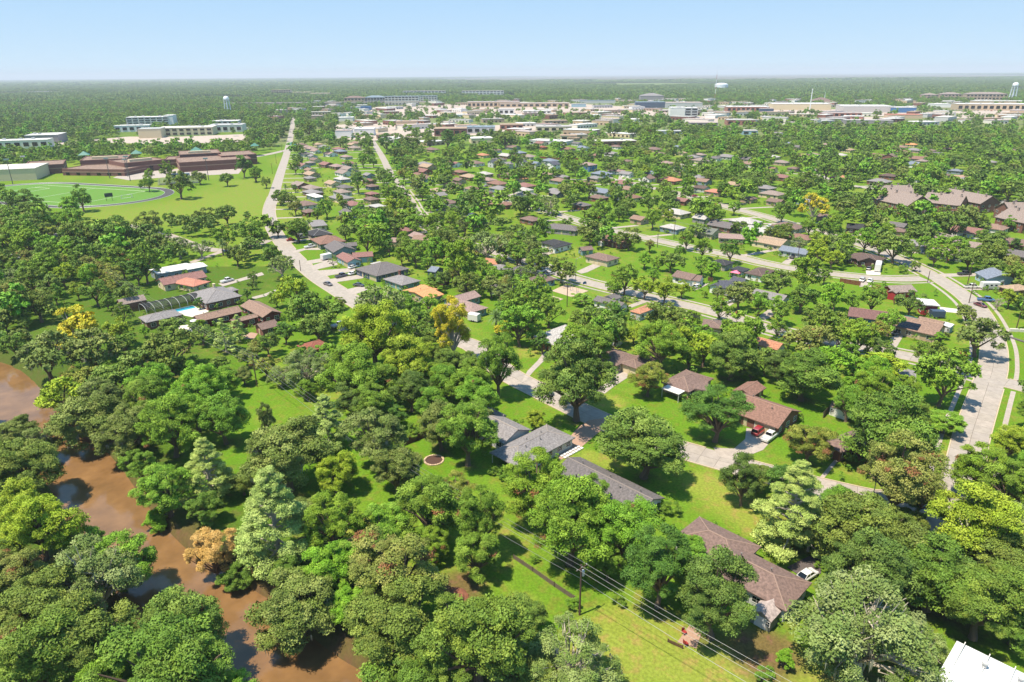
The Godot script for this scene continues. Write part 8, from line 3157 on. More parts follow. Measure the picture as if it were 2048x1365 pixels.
func make_woods() -> void:
	# the woods beyond the streets, past counting
	var kinds := ["o", "p", "o", "k", "p", "o", "m", "k", "p", "b"]
	var placed := {}
	var r := RandomNumberGenerator.new()
	r.seed = 505
	var f := FastNoiseLite.new()
	f.seed = 12
	f.frequency = 0.004
	for q in kinds.size(): placed[q] = []
	for j in range(0, 260):
		for i in range(-200, 201):
			var z := -60.0 - j * 9.6
			var x := i * 9.6
			if j > 100:
				z = -1020 - (j - 100) * 10.5
				x = i * 11.0
			x += r.randf_range(-4.5, 4.5)
			z += r.randf_range(-4.5, 4.5)
			var d := Vector2(x, z).length()
			var lim := absf(z) * 0.80 + 60
			if absf(x) > lim: continue
			if d < 330:
				# only the wooded creek side and the ground beside the picture
				if d < 190 or not (x < -0.75 * absf(z) or x > 0.76 * absf(z)): continue
			if not open_at(x, z): continue
			if river_dist(x, z) < 11: continue
			var town := 0.0
			if d > 300: town = 0.34
			if d < 2300 and x > -330 and d > (620 if x < 0.24 * absf(z) else 1150): town = 0.58
			if r.randf() < town + (0.10 if f.get_noise_2d(x, z) < -0.25 else 0.0): continue
			placed[r.randi() % kinds.size()].append(Vector3(x, r.randf_range(0.5, 1.15), z))
	for q in kinds.size():
		var s := tree_shape(kinds[q], q % 5, 2)
		if not shared.has("wood_mesh%d" % q): shared["wood_mesh%d" % q] = s
		var mm := MultiMesh.new()
		mm.transform_format = MultiMesh.TRANSFORM_3D
		mm.mesh = s[0]
		var list: Array = placed[q]
		mm.instance_count = list.size()
		for i in list.size():
			var p: Vector3 = list[i]
			var sc: float = p.y * 11.5 / s[3]
			var hh: float = clampf(s[4] * sc * (0.8 + 0.5 * fmod(i * 0.618, 1.0)), 5.0, 15.0) / s[4]
			mm.set_instance_transform(i, Transform3D(Basis(Vector3.UP, fmod(i * 2.4, TAU)).scaled(Vector3(sc, hh, sc)), Vector3(p.x, 0, p.z)))
		var o := MultiMeshInstance3D.new()
		o.name = numbered("woodland")
		o.multimesh = mm
		o.material_override = leaf_mat()
		add_child(o)
		tag(o, "mass of trees filling the middle distance behind the streets", "woodland", "woodland", "stuff")
	yard_bushes()
	# farther woods: patches of forest, 90 m across, then the same spread wider to the horizon
	var patch := Crown.new()
	var cl := clump_set(2, 0.75)
	for i in 150:
		var p := Vector3(r.randf_range(-48, 48), r.randf_range(6.5, 10.5), r.randf_range(-48, 48))
		var sp: String = ["k", "k", "o", "n"][r.randi() % 4]
		for k in 3:
			var rot := Basis(Vector3.UP, r.randf() * TAU)
			patch.add(cl[r.randi() % 6], Transform3D(rot.scaled(Vector3.ONE * r.randf_range(2.6, 4.2)), p + rand_dir(r) * Vector3(3.0, 1.6, 3.0)), rot, LEAVES[sp][k] * r.randf_range(0.85, 1.15))
	var pm := patch.mesh()
	var spots := []
	var marsh := v2([-600, -9000, 3000, -7600, 6500, -8500, 9500, -13000, 14000, -30000, 3000, -30000, -2000, -14000])
	var pale := v2([500, -5200, 1400, -5000, 1900, -5600, 1300, -6600, 500, -6400])
	var pale2 := v2([-3300, -3900, -1500, -3700, -1300, -3950, -3100, -4200])
	for band in [[2440.0, 7000.0, 84.0, 1.0], [7000.0, 24000.0, 300.0, 3.7]]:
		var z: float = band[0]
		while z < band[1]:
			var x := -z * 0.85
			while x < z * 0.85:
				var p := Vector2(x + r.randf_range(-0.2, 0.2) * band[2], -z + r.randf_range(-0.2, 0.2) * band[2])
				x += band[2]
				var thin := f.get_noise_2d(p.x * 0.25, p.y * 0.25)
				if band[3] < 2 and p.length() < 3300 and thin < -0.2: continue
				if f.get_noise_2d(p.x * 0.12 + 900, p.y * 0.3) < -0.22: continue
				if Geometry2D.is_point_in_polygon(p, marsh) or Geometry2D.is_point_in_polygon(p, pale) or Geometry2D.is_point_in_polygon(p, pale2): continue
				spots.append([p, band[3]])
			z += band[2]
	var fm := MultiMesh.new()
	fm.transform_format = MultiMesh.TRANSFORM_3D
	fm.mesh = pm
	fm.instance_count = spots.size()
	for i in spots.size():
		var p: Vector2 = spots[i][0]
		var sc: float = spots[i][1]
		fm.set_instance_transform(i, Transform3D(Basis(Vector3.UP, (i % 4) * PI / 2 + r.randf_range(-0.2, 0.2)).scaled(Vector3(sc, r.randf_range(0.85, 1.3) * (1.0 if sc < 2 else 1.5), sc)), Vector3(p.x, 0, p.y)))
	var fo := MultiMeshInstance3D.new()
	fo.name = "far_forest"
	fo.multimesh = fm
	fo.material_override = leaf_mat()
	add_child(fo)
	tag(fo, "dense flat forest reaching to the hazy horizon", "forest", "", "stuff")

# ------------------------------------------------------------------ vehicles
func car_shape(kind: String) -> Dictionary:
	if shared.has("car_" + kind): return shared["car_" + kind]
	var prof: Dictionary = {
		"sedan": {"L": 4.7, "w": 0.92, "belt": 0.92, "top": 1.45, "cab": [-1.75, -1.0, 0.55, 1.35]},
		"suv": {"L": 4.8, "w": 0.97, "belt": 1.05, "top": 1.78, "cab": [-2.3, -2.05, 0.55, 1.3]},
		"pickup": {"L": 5.8, "w": 1.0, "belt": 1.12, "top": 1.88, "cab": [-0.75, -0.55, 1.05, 1.75]},
		"van": {"L": 5.2, "w": 1.0, "belt": 1.2, "top": 2.05, "cab": [-2.5, -2.4, 1.2, 2.0]}}[kind]
	var L: float = prof["L"]
	var hw: float = prof["w"]
	var belt: float = prof["belt"]
	var top: float = prof["top"]
	var c: Array = prof["cab"]
	var b := MB.new()
	# lower body: stations along the length, each a rounded section
	var st := [[-L * 0.5, 0.42, belt * 0.80, hw * 0.84], [-L * 0.5 + 0.14, 0.30, belt * 0.95, hw * 0.95], [-L * 0.3, 0.24, belt, hw], [c[2], 0.24, belt, hw], [c[3], 0.24, belt * 0.97, hw], [L * 0.5 - 0.35, 0.27, belt * 0.84, hw * 0.95], [L * 0.5, 0.38, belt * 0.62, hw * 0.80]]
	var rings := []
	for s in st:
		var w: float = s[3]
		rings.append([Vector3(s[0], s[1], w * 0.88), Vector3(s[0], s[1] + 0.22, w), Vector3(s[0], s[2] - 0.16, w), Vector3(s[0], s[2], w * 0.86), Vector3(s[0], s[2], -w * 0.86), Vector3(s[0], s[2] - 0.16, -w), Vector3(s[0], s[1] + 0.22, -w), Vector3(s[0], s[1], -w * 0.88)])
	for i in rings.size() - 1:
		for k in 8:
			var k2 := (k + 1) % 8
			b.quad(rings[i][k], rings[i + 1][k], rings[i + 1][k2], rings[i][k2])
	for k in range(1, 7):
		b.tri(rings[0][0], rings[0][k], rings[0][k + 1])
		b.tri(rings[-1][0], rings[-1][k + 1], rings[-1][k])
	var g := MB.new()
	var tw := hw * 0.72
	var lo := [Vector3(c[0], belt - 0.02, hw * 0.84), Vector3(c[3], belt - 0.04, hw * 0.84), Vector3(c[3], belt - 0.04, -hw * 0.84), Vector3(c[0], belt - 0.02, -hw * 0.84)]
	var up := [Vector3(c[1], top - 0.06, tw), Vector3(c[2], top - 0.06, tw), Vector3(c[2], top - 0.06, -tw), Vector3(c[1], top - 0.06, -tw)]
	for i in 4: g.quad(lo[i], lo[(i + 1) % 4], up[(i + 1) % 4], up[i])
	var roof := MB.new()
	var rt := []
	for q in up: rt.append(q + Vector3(0, 0.07, 0) - Vector3(signf(q.x - (c[1] + c[2]) * 0.5) * 0.08, 0, signf(q.z) * 0.06))
	for i in 4: roof.quad(up[i], up[(i + 1) % 4], rt[(i + 1) % 4], rt[i])
	roof.quad(rt[0], rt[1], rt[2], rt[3])
	for s in [-1.0, 1.0]:
		for q in ([0.5] if kind != "van" else [0.35, 0.65]):
			var p0: Vector3 = lo[0].lerp(lo[1], q)
			var p1: Vector3 = up[0].lerp(up[1], q)
			roof.tube([Vector3(p0.x, p0.y, p0.z * s), Vector3(p1.x, p1.y, p1.z * s)], [0.05, 0.04], 4)
		roof.tube([Vector3(lo[1].x, lo[1].y, lo[1].z * s), Vector3(up[1].x, up[1].y, up[1].z * s)], [0.05, 0.04], 4)
		roof.tube([Vector3(lo[0].x, lo[0].y, lo[0].z * s), Vector3(up[0].x, up[0].y, up[0].z * s)], [0.06, 0.05], 4)
	var bed := MB.new()
	if kind == "pickup":
		bed.cbox(Vector3(-1.85, belt + 0.012, 0), Vector3(1.9, 0.03, 1.46))
	var tyre := MB.new()
	var tp := []
	tyre.tube([Vector3(0, 0, -0.11), Vector3(0, 0, -0.09), Vector3(0, 0, 0.09), Vector3(0, 0, 0.11)], [0.30, 0.34, 0.34, 0.30], 14)
	var rim := MB.new()
	rim.tube([Vector3(0, 0, -0.115), Vector3(0, 0, 0.115)], [0.20, 0.20], 10)
	var lamp := MB.new()
	lamp.cbox(Vector3.ZERO, Vector3(0.12, 0.15, 0.34))
	shared["car_" + kind] = {"body": b.mesh(), "glass": g.mesh(), "roof": roof.mesh(), "bed": bed.mesh() if kind == "pickup" else null, "tyre": tyre.mesh(), "rim": rim.mesh(), "lamp": lamp.mesh(), "L": L, "w": hw, "belt": belt}
	return shared["car_" + kind]

func car_paint(k: String) -> StandardMaterial3D:
	var m := flat_mat("car_" + k, PAL.get(k, Color.WHITE), 0.25)
	m.clearcoat_enabled = true
	m.clearcoat = 0.8
	return m

func make_car(label: String, kind: String, colour: String, at: Vector3, turn: float, group: String, detailed := true) -> void:
	var s := car_shape(kind)
	var o := thing("parked_car" if kind in ["sedan", "suv"] else kind, label, {"sedan": "car", "suv": "suv", "pickup": "pickup", "van": "van"}[kind], at, turn, group)
	var m := car_paint(colour)
	put("body", s["body"], m, o)
	put("glass", s["glass"], glass_mat(), o)
	put("cab_roof", s["roof"], m, o)
	if s["bed"]: put("cargo_bed", s["bed"], flat_mat("bed_dark", Color(0.16, 0.16, 0.17), 0.8) if colour != "white" else paint("ltgrey"), o)
	for i in 4:
		var w := put("wheel", s["tyre"], flat_mat("tyre_rubber", Color(0.07, 0.07, 0.07), 0.9), o, Vector3((1 if i < 2 else -1) * s["L"] * 0.29, 0.34, (1 if i % 2 else -1) * (s["w"] - 0.09)))
		if detailed: put("rim", s["rim"], metal_mat(Color(0.62, 0.62, 0.63), "rim"), w)
	if detailed:
		for q in [-1, 1]:
			put("headlight", s["lamp"], flat_mat("headlamp", Color(0.82, 0.84, 0.86), 0.15), o, Vector3(s["L"] * 0.5 - 0.14, s["belt"] * 0.62, q * s["w"] * 0.6))
			put("taillight", s["lamp"], flat_mat("taillamp", Color(0.45, 0.05, 0.05), 0.3), o, Vector3(-s["L"] * 0.5 + 0.06, s["belt"] * 0.72, q * s["w"] * 0.62))

func make_vehicles() -> void:
	for c in CARS:
		make_car(c[0], c[1], c[2], Vector3(c[3], 0.06, c[4]), deg_to_rad(c[5]), "vehicles parked in the streets and drives")
	# rows of cars on the far car parks
	var cols := ["white", "palegrey", "black", "red", "navy", "ltgrey", "dkgrey", "offwhite", "slate", "white"]
	var r := RandomNumberGenerator.new()
	r.seed = 99
	var rows := [[-610, -1150, -380, -1190, 44, "car in the full clinic car park before the tan clinic"], [-590, -1120, -370, -1160, 40, "car in the front row of the clinic car park"], [-630, -1185, -400, -1220, 36, "car in the rear rows of the clinic car park"], [330, -1700, 620, -1680, 40, "car parked before the blue supermarket"], [340, -1660, 600, -1640, 34, "car in the near rows before the blue supermarket"], [900, -1560, 1250, -1590, 46, "car parked right of the superstore"], [930, -1520, 1230, -1545, 40, "car in the near rows right of the superstore"]]
	for q in rows:
		for i in q[4]:
			if r.randf() < 0.2: continue
			var t: float = (i + 0.5) / q[4]
			var x := lerpf(q[0], q[2], t)
			var z := lerpf(q[1], q[3], t)
			var s := car_shape("sedan" if r.randf() < 0.6 else "suv")
			var ck: String = cols[r.randi() % cols.size()]
			var o := thing("lot_car", "%s %s" % [{"palegrey": "silver", "navy": "dark blue", "ltgrey": "light grey", "dkgrey": "dark grey", "offwhite": "cream", "slate": "slate"}.get(ck, ck), q[5]], "car", Vector3(x, 0.2, z), PI / 2 + r.randf_range(-0.1, 0.1), "cars on the far car parks")
			put("body", s["body"], car_paint(ck), o)
			put("cabin", s["glass"], glass_mat(), o)
			put("cab_roof", s["roof"], car_paint(ck), o)

# ------------------------------------------------------------------ poles and wires
func make_poles() -> void:
	var timber := flat_mat("pole_timber", Color(0.33, 0.25, 0.20), 0.95, 0, "fine", 0.6)
	var grey := metal_mat(Color(0.55, 0.56, 0.57), "pole_grey")
	for p in POLES:
		var h: float = p[3]
		var kind: int = p[4]
		var called := "street_light" if kind == 2 else "utility_pole"
		var o := thing(called, p[0], "street light" if kind == 2 else "utility pole", Vector3(p[1], 0, p[2]), 0.7, "poles along the streets")
		var m := MB.new()
		m.tube([Vector3(0, -0.5, 0), Vector3(0, h, 0)], [0.17, 0.12] if kind != 2 else [0.11, 0.08], 8)
		put("pole", m.mesh(), timber if kind != 2 else grey, o)
		if kind == 2:
			var a := MB.new()
			a.tube([Vector3(0, h - 0.4, 0), Vector3(0.9, h + 0.2, 0), Vector3(2.2, h + 0.3, 0)], [0.06, 0.05, 0.05], 6)
			put("arm", a.mesh(), grey, o)
			var l := MB.new()
			l.cbox(Vector3(2.4, h + 0.27, 0), Vector3(0.75, 0.16, 0.32))
			put("lamp_head", l.mesh(), paint("ltgrey"), o)
			continue
		if h < 6: continue
		var a := MB.new()
		a.cbox(Vector3(0, h - 0.5, 0.14), Vector3(2.4, 0.12, 0.1))
		put("crossarm", a.mesh(), timber, o)
		for k in 3:
			var ins := MB.new()
			ins.tube([Vector3(-1.05 + k * 1.05, h - 0.44, 0.14), Vector3(-1.05 + k * 1.05, h - 0.2, 0.14)], [0.07, 0.05], 6)
			put("insulator", ins.mesh(), paint("ltgrey"), o)
		if kind == 1:
			var t := MB.new()
			t.tube([Vector3(0.42, h - 2.3, 0), Vector3(0.42, h - 2.2, 0), Vector3(0.42, h - 1.35, 0), Vector3(0.42, h - 1.25, 0)], [0.22, 0.27, 0.27, 0.2], 12)
			put("transformer", t.mesh(), paint("ltgrey"), o)
	var wire := flat_mat("wire_alu", Color(0.50, 0.50, 0.49), 0.5, 0.3)
	var P := func(i: int) -> Vector3: return Vector3(POLES[i][1], POLES[i][3] - 0.25, POLES[i][2])
	var back := Vector3(-160, 9.5, -262)
	var lines := [[P.call(0), P.call(2), "power line from the near pole to the pole behind the rust-red roof"], [P.call(0), Vector3(66, 9.4, -36), "power line running down from the near pole out of the picture"], [P.call(2), back, "power line over the creekside woods to the pool house"], [P.call(1), Vector3(-20, 9, -300), "power line from the play court pole across the back yards"], [P.call(3), P.call(1), "power line between the dark oaks and the play court pole"], [P.call(7), P.call(8), "power line along the third street backs"], [P.call(11), P.call(7), "power line from drainage lawn to blue-grey roof"]]
	for l in lines:
		var a: Vector3 = l[0]
		var b: Vector3 = l[1]
		var side := (b - a).cross(Vector3.UP).normalized()
		var o := thing("power_line", l[2], "power line", a, 0.0, "overhead wires")
		for k in 4:
			var off: Vector3 = side * ((k - 1) * 0.95) if k < 3 else Vector3(0, -2.4, 0)
			var sag := a.distance_to(b) * (0.018 if k < 3 else 0.028)
			var pts := []
			var rad := []
			for i in 21:
				var t := i / 20.0
				pts.append(a.lerp(b, t) - a + off - Vector3(0, sag * 4 * t * (1 - t), 0))
				rad.append(0.022 if k < 3 else 0.03)
			var m := MB.new()
			m.tube(pts, rad, 5, false)
			put("wire", m.mesh(), wire, o)

# ------------------------------------------------------------------ things in the yards
func fence(label: String, pts: Array, h: float, m: Material) -> void:
	var o := thing("fence", label, "fence", Vector3(pts[0], 0, pts[1]), 0.0, "garden fences")
	var p := v2(pts)
	for i in p.size() - 1:
		var L := p[i].distance_to(p[i + 1])
		var d := (p[i + 1] - p[i]).normalized()
		var n := int(L / 2.4) + 1
		for k in n + 1:
			var q := p[i] + d * (L * k / n) - p[0]
			var b := MB.new()
			b.cbox(Vector3(q.x, h * 0.5 + 0.05, q.y), Vector3(0.12, h + 0.1, 0.12))
			put("post", b.mesh(), m, o)
		var bd := MB.new()
		var nb := int(L / 0.16)
		var ang := -d.angle()
		for k in nb:
			var q := p[i] + d * (L * (k + 0.5) / nb) - p[0]
			bd.box(Transform3D(Basis(Vector3.UP, ang), Vector3(q.x, h * 0.5 + 0.03 * (k % 2), q.y)), Vector3(0.145, h, 0.025 + 0.006 * (k % 2)))
		var bo := put("boards", bd.mesh(), m, o)
		bo.set_meta("kind", "stuff")

func trailer(label: String, category: String, at: Vector3, turn: float, size: Vector3, body: Material, striped := false, windows := 0) -> void:
	var o := thing(category.replace(" ", "_"), label, category, at, turn)
	var m := MB.new()
	var h := size * 0.5
	var c := 0.18
	# a box with chamfered long edges
	var sec := [Vector2(-h.z, 0), Vector2(-h.z, size.y - c), Vector2(-h.z + c, size.y), Vector2(h.z - c, size.y), Vector2(h.z, size.y - c), Vector2(h.z, 0)]
	for i in 6:
		var a: Vector2 = sec[i]
		var b: Vector2 = sec[(i + 1) % 6]
		m.quad(Vector3(h.x, a.y, a.x), Vector3(-h.x, a.y, a.x), Vector3(-h.x, b.y, b.x), Vector3(h.x, b.y, b.x))
	for i in range(1, 5):
		m.tri(Vector3(h.x, sec[0].y, sec[0].x), Vector3(h.x, sec[i].y, sec[i].x), Vector3(h.x, sec[i + 1].y, sec[i + 1].x))
		m.tri(Vector3(-h.x, sec[0].y, sec[0].x), Vector3(-h.x, sec[i + 1].y, sec[i + 1].x), Vector3(-h.x, sec[i].y, sec[i].x))
	put("body", m.mesh(), body, o, Vector3(0, 0.45, 0))
	var s := car_shape("sedan")
	for i in 4: put("wheel", s["tyre"], flat_mat("tyre_rubber", Color(0.07, 0.07, 0.07), 0.9), o, Vector3((i / 2 - 0.5) * 0.8, 0.34, (1 if i % 2 else -1) * (h.z - 0.05)))
	var b := MB.new()
	b.tube([Vector3(h.x, 0.5, 0.5), Vector3(h.x + 1.1, 0.45, 0)], [0.05, 0.05], 5)
	b.tube([Vector3(h.x, 0.5, -0.5), Vector3(h.x + 1.1, 0.45, 0)], [0.05, 0.05], 5)
	put("drawbar", b.mesh(), paint("black"), o)
	if striped:
		for q in [-1, 1]:
			var st := MB.new()
			st.cbox(Vector3(0, 1.15, q * (h.z + 0.005)), Vector3(size.x * 0.96, 0.16, 0.02))
			put("stripe", st.mesh(), paint("slate"), o)
	for i in windows:
		for q in [-1, 1]:
			var w := MB.new()
			w.cbox(Vector3((i - (windows - 1) * 0.5) * size.x / (windows + 0.5), 1.85, q * (h.z + 0.01)), Vector3(0.9, 0.5, 0.03))
			put("window", w.mesh(), glass_mat(), o)

func heap(r: RandomNumberGenerator, rad: float, h: float) -> ArrayMesh:
	var m := MB.new()
	var rings := []
	for j in 5:
		var ring := []
		for k in 12:
			var t := j / 4.0
			var a := TAU * k / 12
			var q := rad * (1.0 - t) * r.randf_range(0.8, 1.2)
			ring.append(Vector3(cos(a) * q, h * sin(t * PI / 2) * r.randf_range(0.85, 1.1) - (0.3 if j == 0 else 0.0), sin(a) * q))
		rings.append(ring)
	for j in 4:
		for k in 12:
			var k2 := (k + 1) % 12
			m.quad(rings[j][k2], rings[j][k], rings[j + 1][k], rings[j + 1][k2])
	return m.mesh()

func make_yard_things() -> void:
	var r := RandomNumberGenerator.new()
	r.seed = 3
	var wood := flat_mat("fence_brown", Color(0.36, 0.24, 0.18), 0.95, 0, "fine", 0.5)
	var redwood := flat_mat("fence_red", Color(0.44, 0.25, 0.17), 0.95, 0, "fine", 0.5)
	var old := flat_mat("fence_grey", Color(0.42, 0.37, 0.31), 0.95, 0, "fine", 0.5)
	for f in FENCES:
		fence(f[0], f[1], f[2], {"w": wood, "r": redwood, "o": old}[f[3]])
	for t in TRAILERS:
		trailer(t[0], t[1], Vector3(t[2], 0.05, t[3]), deg_to_rad(t[4]), Vector3(t[5], t[6], 2.35), paint(t[7]), t[8], t[9])
	# sheds
	for s in SHEDS:
		var o := thing("shed", s[0], "shed", Vector3(s[1], 0, s[2]), deg_to_rad(s[3]), "garden sheds")
		var w := MB.new()
		w.cbox(Vector3(0, s[6] * 0.5 - 0.1, 0), Vector3(s[4] - 0.3, s[6] - 0.2, s[5] - 0.3))
		var rf := roof_shape(Transform3D(), s[4], s[5], s[9], s[6], 0.55 if s[9] != "f" else 0.1, w, 0.15, null)
		put("wall", w.mesh(), wall_mat(s[8]), o)
		put("roof", rf.mesh(), roof_mat(s[7]), o)
		var dp := door_parts()
		for k in 2:
			put("door", dp[0], paint("white"), o, Vector3(-0.47 + k * 0.94, 0.02, s[5] * 0.5 - 0.12))
			add_window(o, Vector3((k * 2 - 1) * s[4] * 0.33, 1.4, s[5] * 0.5 - 0.13), 0.0, 0.7, 0.8)
	# pool, its cage and its gallery
	var pc := thing("pool_cage", "long dark screened pool cage with curved pale ribs", "pool cage", POOL[0], POOL[1])
	var L: float = POOL[2]
	var D: float = POOL[3]
	var scr := StandardMaterial3D.new()
	scr.albedo_color = Color(0.10, 0.11, 0.11, 0.72)
	scr.transparency = BaseMaterial3D.TRANSPARENCY_ALPHA
	scr.roughness = 0.9
	var arc := []
	for k in 9:
		var a := PI * k / 8.0
		arc.append(Vector2(-cos(a) * D * 0.5, 2.2 + sin(a) * 1.5))
	for i in 7:
		var sm := MB.new()
		var x0 := -L * 0.5 + L * i / 7.0
		var x1 := -L * 0.5 + L * (i + 1) / 7.0
		for k in 8:
			sm.quad(Vector3(x0, arc[k].y, arc[k].x), Vector3(x0, arc[k + 1].y, arc[k + 1].x), Vector3(x1, arc[k + 1].y, arc[k + 1].x), Vector3(x1, arc[k].y, arc[k].x))
		put("screen_panel", sm.mesh(), scr, pc)
	for i in 8:
		var rb := MB.new()
		var x := -L * 0.5 + L * i / 7.0
		var pts := [Vector3(x, 0, -D * 0.5)]
		var rad := [0.07]
		for q in arc:
			pts.append(Vector3(x, q.y + 0.02, q.x))
			rad.append(0.07)
		pts.append(Vector3(x, 0, D * 0.5))
		rad.append(0.07)
		rb.tube(pts, rad, 4)
		put("rib", rb.mesh(), paint("ltgrey"), pc)
	var pool := thing("swimming_pool", "turquoise swimming pool beside the screened cage", "swimming pool", POOL[4], POOL[1])
	var wm := MB.new()
	wm.cbox(Vector3(0, 0.06, 0), Vector3(9.5, 0.12, 3.6))
	put("water", wm.mesh(), flat_mat("pool_water", Color(0.22, 0.62, 0.70), 0.05), pool)
	var cp := MB.new()
	for q in [-1, 1]:
		cp.cbox(Vector3(0, 0.08, q * 1.95), Vector3(10.1, 0.16, 0.3))
		cp.cbox(Vector3(q * 4.9, 0.08, 0), Vector3(0.3, 0.16, 3.59))
	put("coping", cp.mesh(), paint("offwhite"), pool)
	var hot := thing("hot_tub", "white hot tub with open teal water below the pool house", "hot tub", POOL[5], 0.6)
	var hb := MB.new()
	for q in [-1, 1]:
		hb.cbox(Vector3(q * 1.05, 0.4, 0), Vector3(0.3, 0.8, 2.4))
		hb.cbox(Vector3(0, 0.4, q * 1.05), Vector3(1.79, 0.8, 0.3))
	put("shell", hb.mesh(), paint("white"), hot)
	var hw_ := MB.new()
	hw_.cbox(Vector3(0, 0.35, 0), Vector3(1.79, 0.6, 1.79))
	put("water", hw_.mesh(), flat_mat("pool_water", Color.WHITE), hot)
	var tank := thing("water_tank", "dark round cistern with white lid beside the U-shaped house", "cistern", POOL[6])
	var tb := MB.new()
	tb.tube([Vector3.ZERO, Vector3(0, 2.6, 0)], [1.25, 1.25], 18)
	put("barrel", tb.mesh(), paint("dark"), tank)
	var tl := MB.new()
	tl.tube([Vector3(0, 2.6, 0), Vector3(0, 2.75, 0), Vector3(0, 2.95, 0)], [1.36, 1.36, 0.5], 18)
	put("lid", tl.mesh(), paint("white"), tank)
	# play court posts, hoop and sign
	for q in COURT_POSTS:
		var po := thing("court_post", q[2], "post", Vector3(q[0], 0.06, q[1]), 0.0, "posts on the sandy court")
		var m := MB.new()
		m.tube([Vector3.ZERO, Vector3(0, q[3], 0)], [0.07, 0.06], 6)
		put("shaft", m.mesh(), paint("grey"), po)
		var cbm := MB.new()
		cbm.cbox(Vector3(0, 0.1, 0), Vector3(0.5, 0.2, 0.5))
		put("foot", cbm.mesh(), paint("ltgrey"), po)
	var hoop := thing("backboard", "blue round-topped backboard on a stand beside the court", "backboard", MISC[0], 0.5)
	var bbm := MB.new()
	var arcp := PackedVector2Array([Vector2(-0.9, 0.0), Vector2(-0.9, 0.5)])
	for k in 9: arcp.push_back(Vector2(-cos(PI * k / 8.0) * 0.9, 0.5 + sin(PI * k / 8.0) * 0.6))
	arcp.push_back(Vector2(0.9, 0.0))
	bbm.prism(arcp, 0, 0.08)
	var bo := put("board", bbm.mesh(), paint("blue"), hoop)
	bo.transform = Transform3D(Basis(Vector3.RIGHT, -PI / 2), Vector3(0, 1.0, 0))
	bo.rotation = Vector3(-PI / 2, 0, 0)
	for s in [-0.8, 0.8]:
		var m := MB.new()
		m.tube([Vector3(s, 0, -0.1), Vector3(s, 1.4, -0.1)], [0.06, 0.06], 6)
		put("leg", m.mesh(), paint("white"), hoop)
	# covered blue boat
	var boat := thing("covered_boat", "small boat under bright blue cover on the lawn", "boat", MISC[1], deg_to_rad(25))
	var hull := MB.new()
	var secs := [[-2.6, 0.75, 0.55], [-1.5, 0.95, 0.75], [0.5, 0.95, 0.85], [1.8, 0.6, 0.8], [2.9, 0.06, 0.75]]
	var rings := []
	for s in secs:
		var ring := []
		for k in 8:
			var a := TAU * k / 8.0
			ring.append(Vector3(s[0], 0.55 + sin(a) * s[2] * (0.5 if sin(a) > 0 else 0.55), cos(a) * s[1]))
		rings.append(ring)
	for i in 4:
		for k in 8:
			hull.quad(rings[i][(k + 1) % 8], rings[i][k], rings[i + 1][k], rings[i + 1][(k + 1) % 8])
	for k in range(1, 7): hull.tri(rings[0][0], rings[0][k], rings[0][k + 1])
	put("cover", hull.mesh(), flat_mat("tarp_blue", Color(0.05, 0.32, 0.72), 0.5), boat)
	var kk := MB.new()
	kk.cbox(Vector3(0, 0.1, 0), Vector3(3.6, 0.2, 0.5))
	put("cradle", kk.mesh(), paint("dark"), boat)
	# flat boat on the creek bank
	var jon := thing("flat_boat", "pale flat-bottomed boat beached on the creek bank", "boat", MISC[2], deg_to_rad(35))
	var jb := MB.new()
	jb.cbox(Vector3(0, 0.12, 0), Vector3(4.2, 0.1, 1.3))
	put("hull_floor", jb.mesh(), paint("ltgrey"), jon)
	for q in [-1, 1]:
		var s := MB.new()
		s.box(Transform3D(Basis(Vector3.RIGHT, q * 0.2), Vector3(0, 0.36, q * 0.74)), Vector3(4.3, 0.5, 0.06))
		put("hull_side", s.mesh(), paint("greygreen"), jon)
		var b := MB.new()
		b.cbox(Vector3(q * 1.2, 0.42, 0), Vector3(0.32, 0.06, 1.4))
		put("seat", b.mesh(), paint("white"), jon)
		var e := MB.new()
		e.cbox(Vector3(q * 2.12, 0.36, 0), Vector3(0.06, 0.46, 1.4))
		put("transom", e.mesh(), paint("greygreen"), jon)
	# fire ring: stones one by one
	var ring_o := thing("fire_ring", "round stone-edged garden bed on the lawn by the creek path", "garden bed", MISC[3])
	var sm2 := MB.new()
	sm2.tube([Vector3.ZERO, Vector3(0, 0.06, 0)], [1.9, 1.9], 24)
	put("soil", sm2.mesh(), flat_mat("soil", Color(0.28, 0.19, 0.15), 0.95), ring_o)
	var stone := MB.new()
	stone.box(Transform3D(Basis(), Vector3(0, 0.11, 0)), Vector3(0.46, 0.22, 0.36))
	var stm := stone.mesh()
	for k in 24:
		var a := TAU * k / 24.0
		put("stone", stm, wall_mat("sandy") if k % 3 else wall_mat("tan"), ring_o, Vector3(cos(a) * 2.1, 0, sin(a) * 2.1), -a + PI / 2 + r.randf_range(-0.1, 0.1))
	# red earth heap
	var hp := put(numbered("earth_mound"), heap(r, 2.2, 0.7), flat_mat("red_earth", Color(0.48, 0.30, 0.22), 0.95, 0, "fine", 0.4), self, MISC[4])
	tag(hp, "mound of red-brown earth below the tall shade tree", "mound")
	var hp2 := put(numbered("earth_mound"), heap(r, 1.6, 0.5), flat_mat("red_earth", Color.WHITE), self, MISC[4] + Vector3(-1.0, 0, 4.2))
	tag(hp2, "smaller earth mound nearer the creek trees", "mound")
	# white roof hall at the bottom right
	var hall := thing("white_hall", "broad low building with blank white roof in the bottom right corner", "building", MISC[5], deg_to_rad(-46))
	var hw2 := MB.new()
	hw2.cbox(Vector3(0, 1.9, 0), Vector3(25, 3.8, 15))
	put("wall", hw2.mesh(), wall_mat("offwhite"), hall)
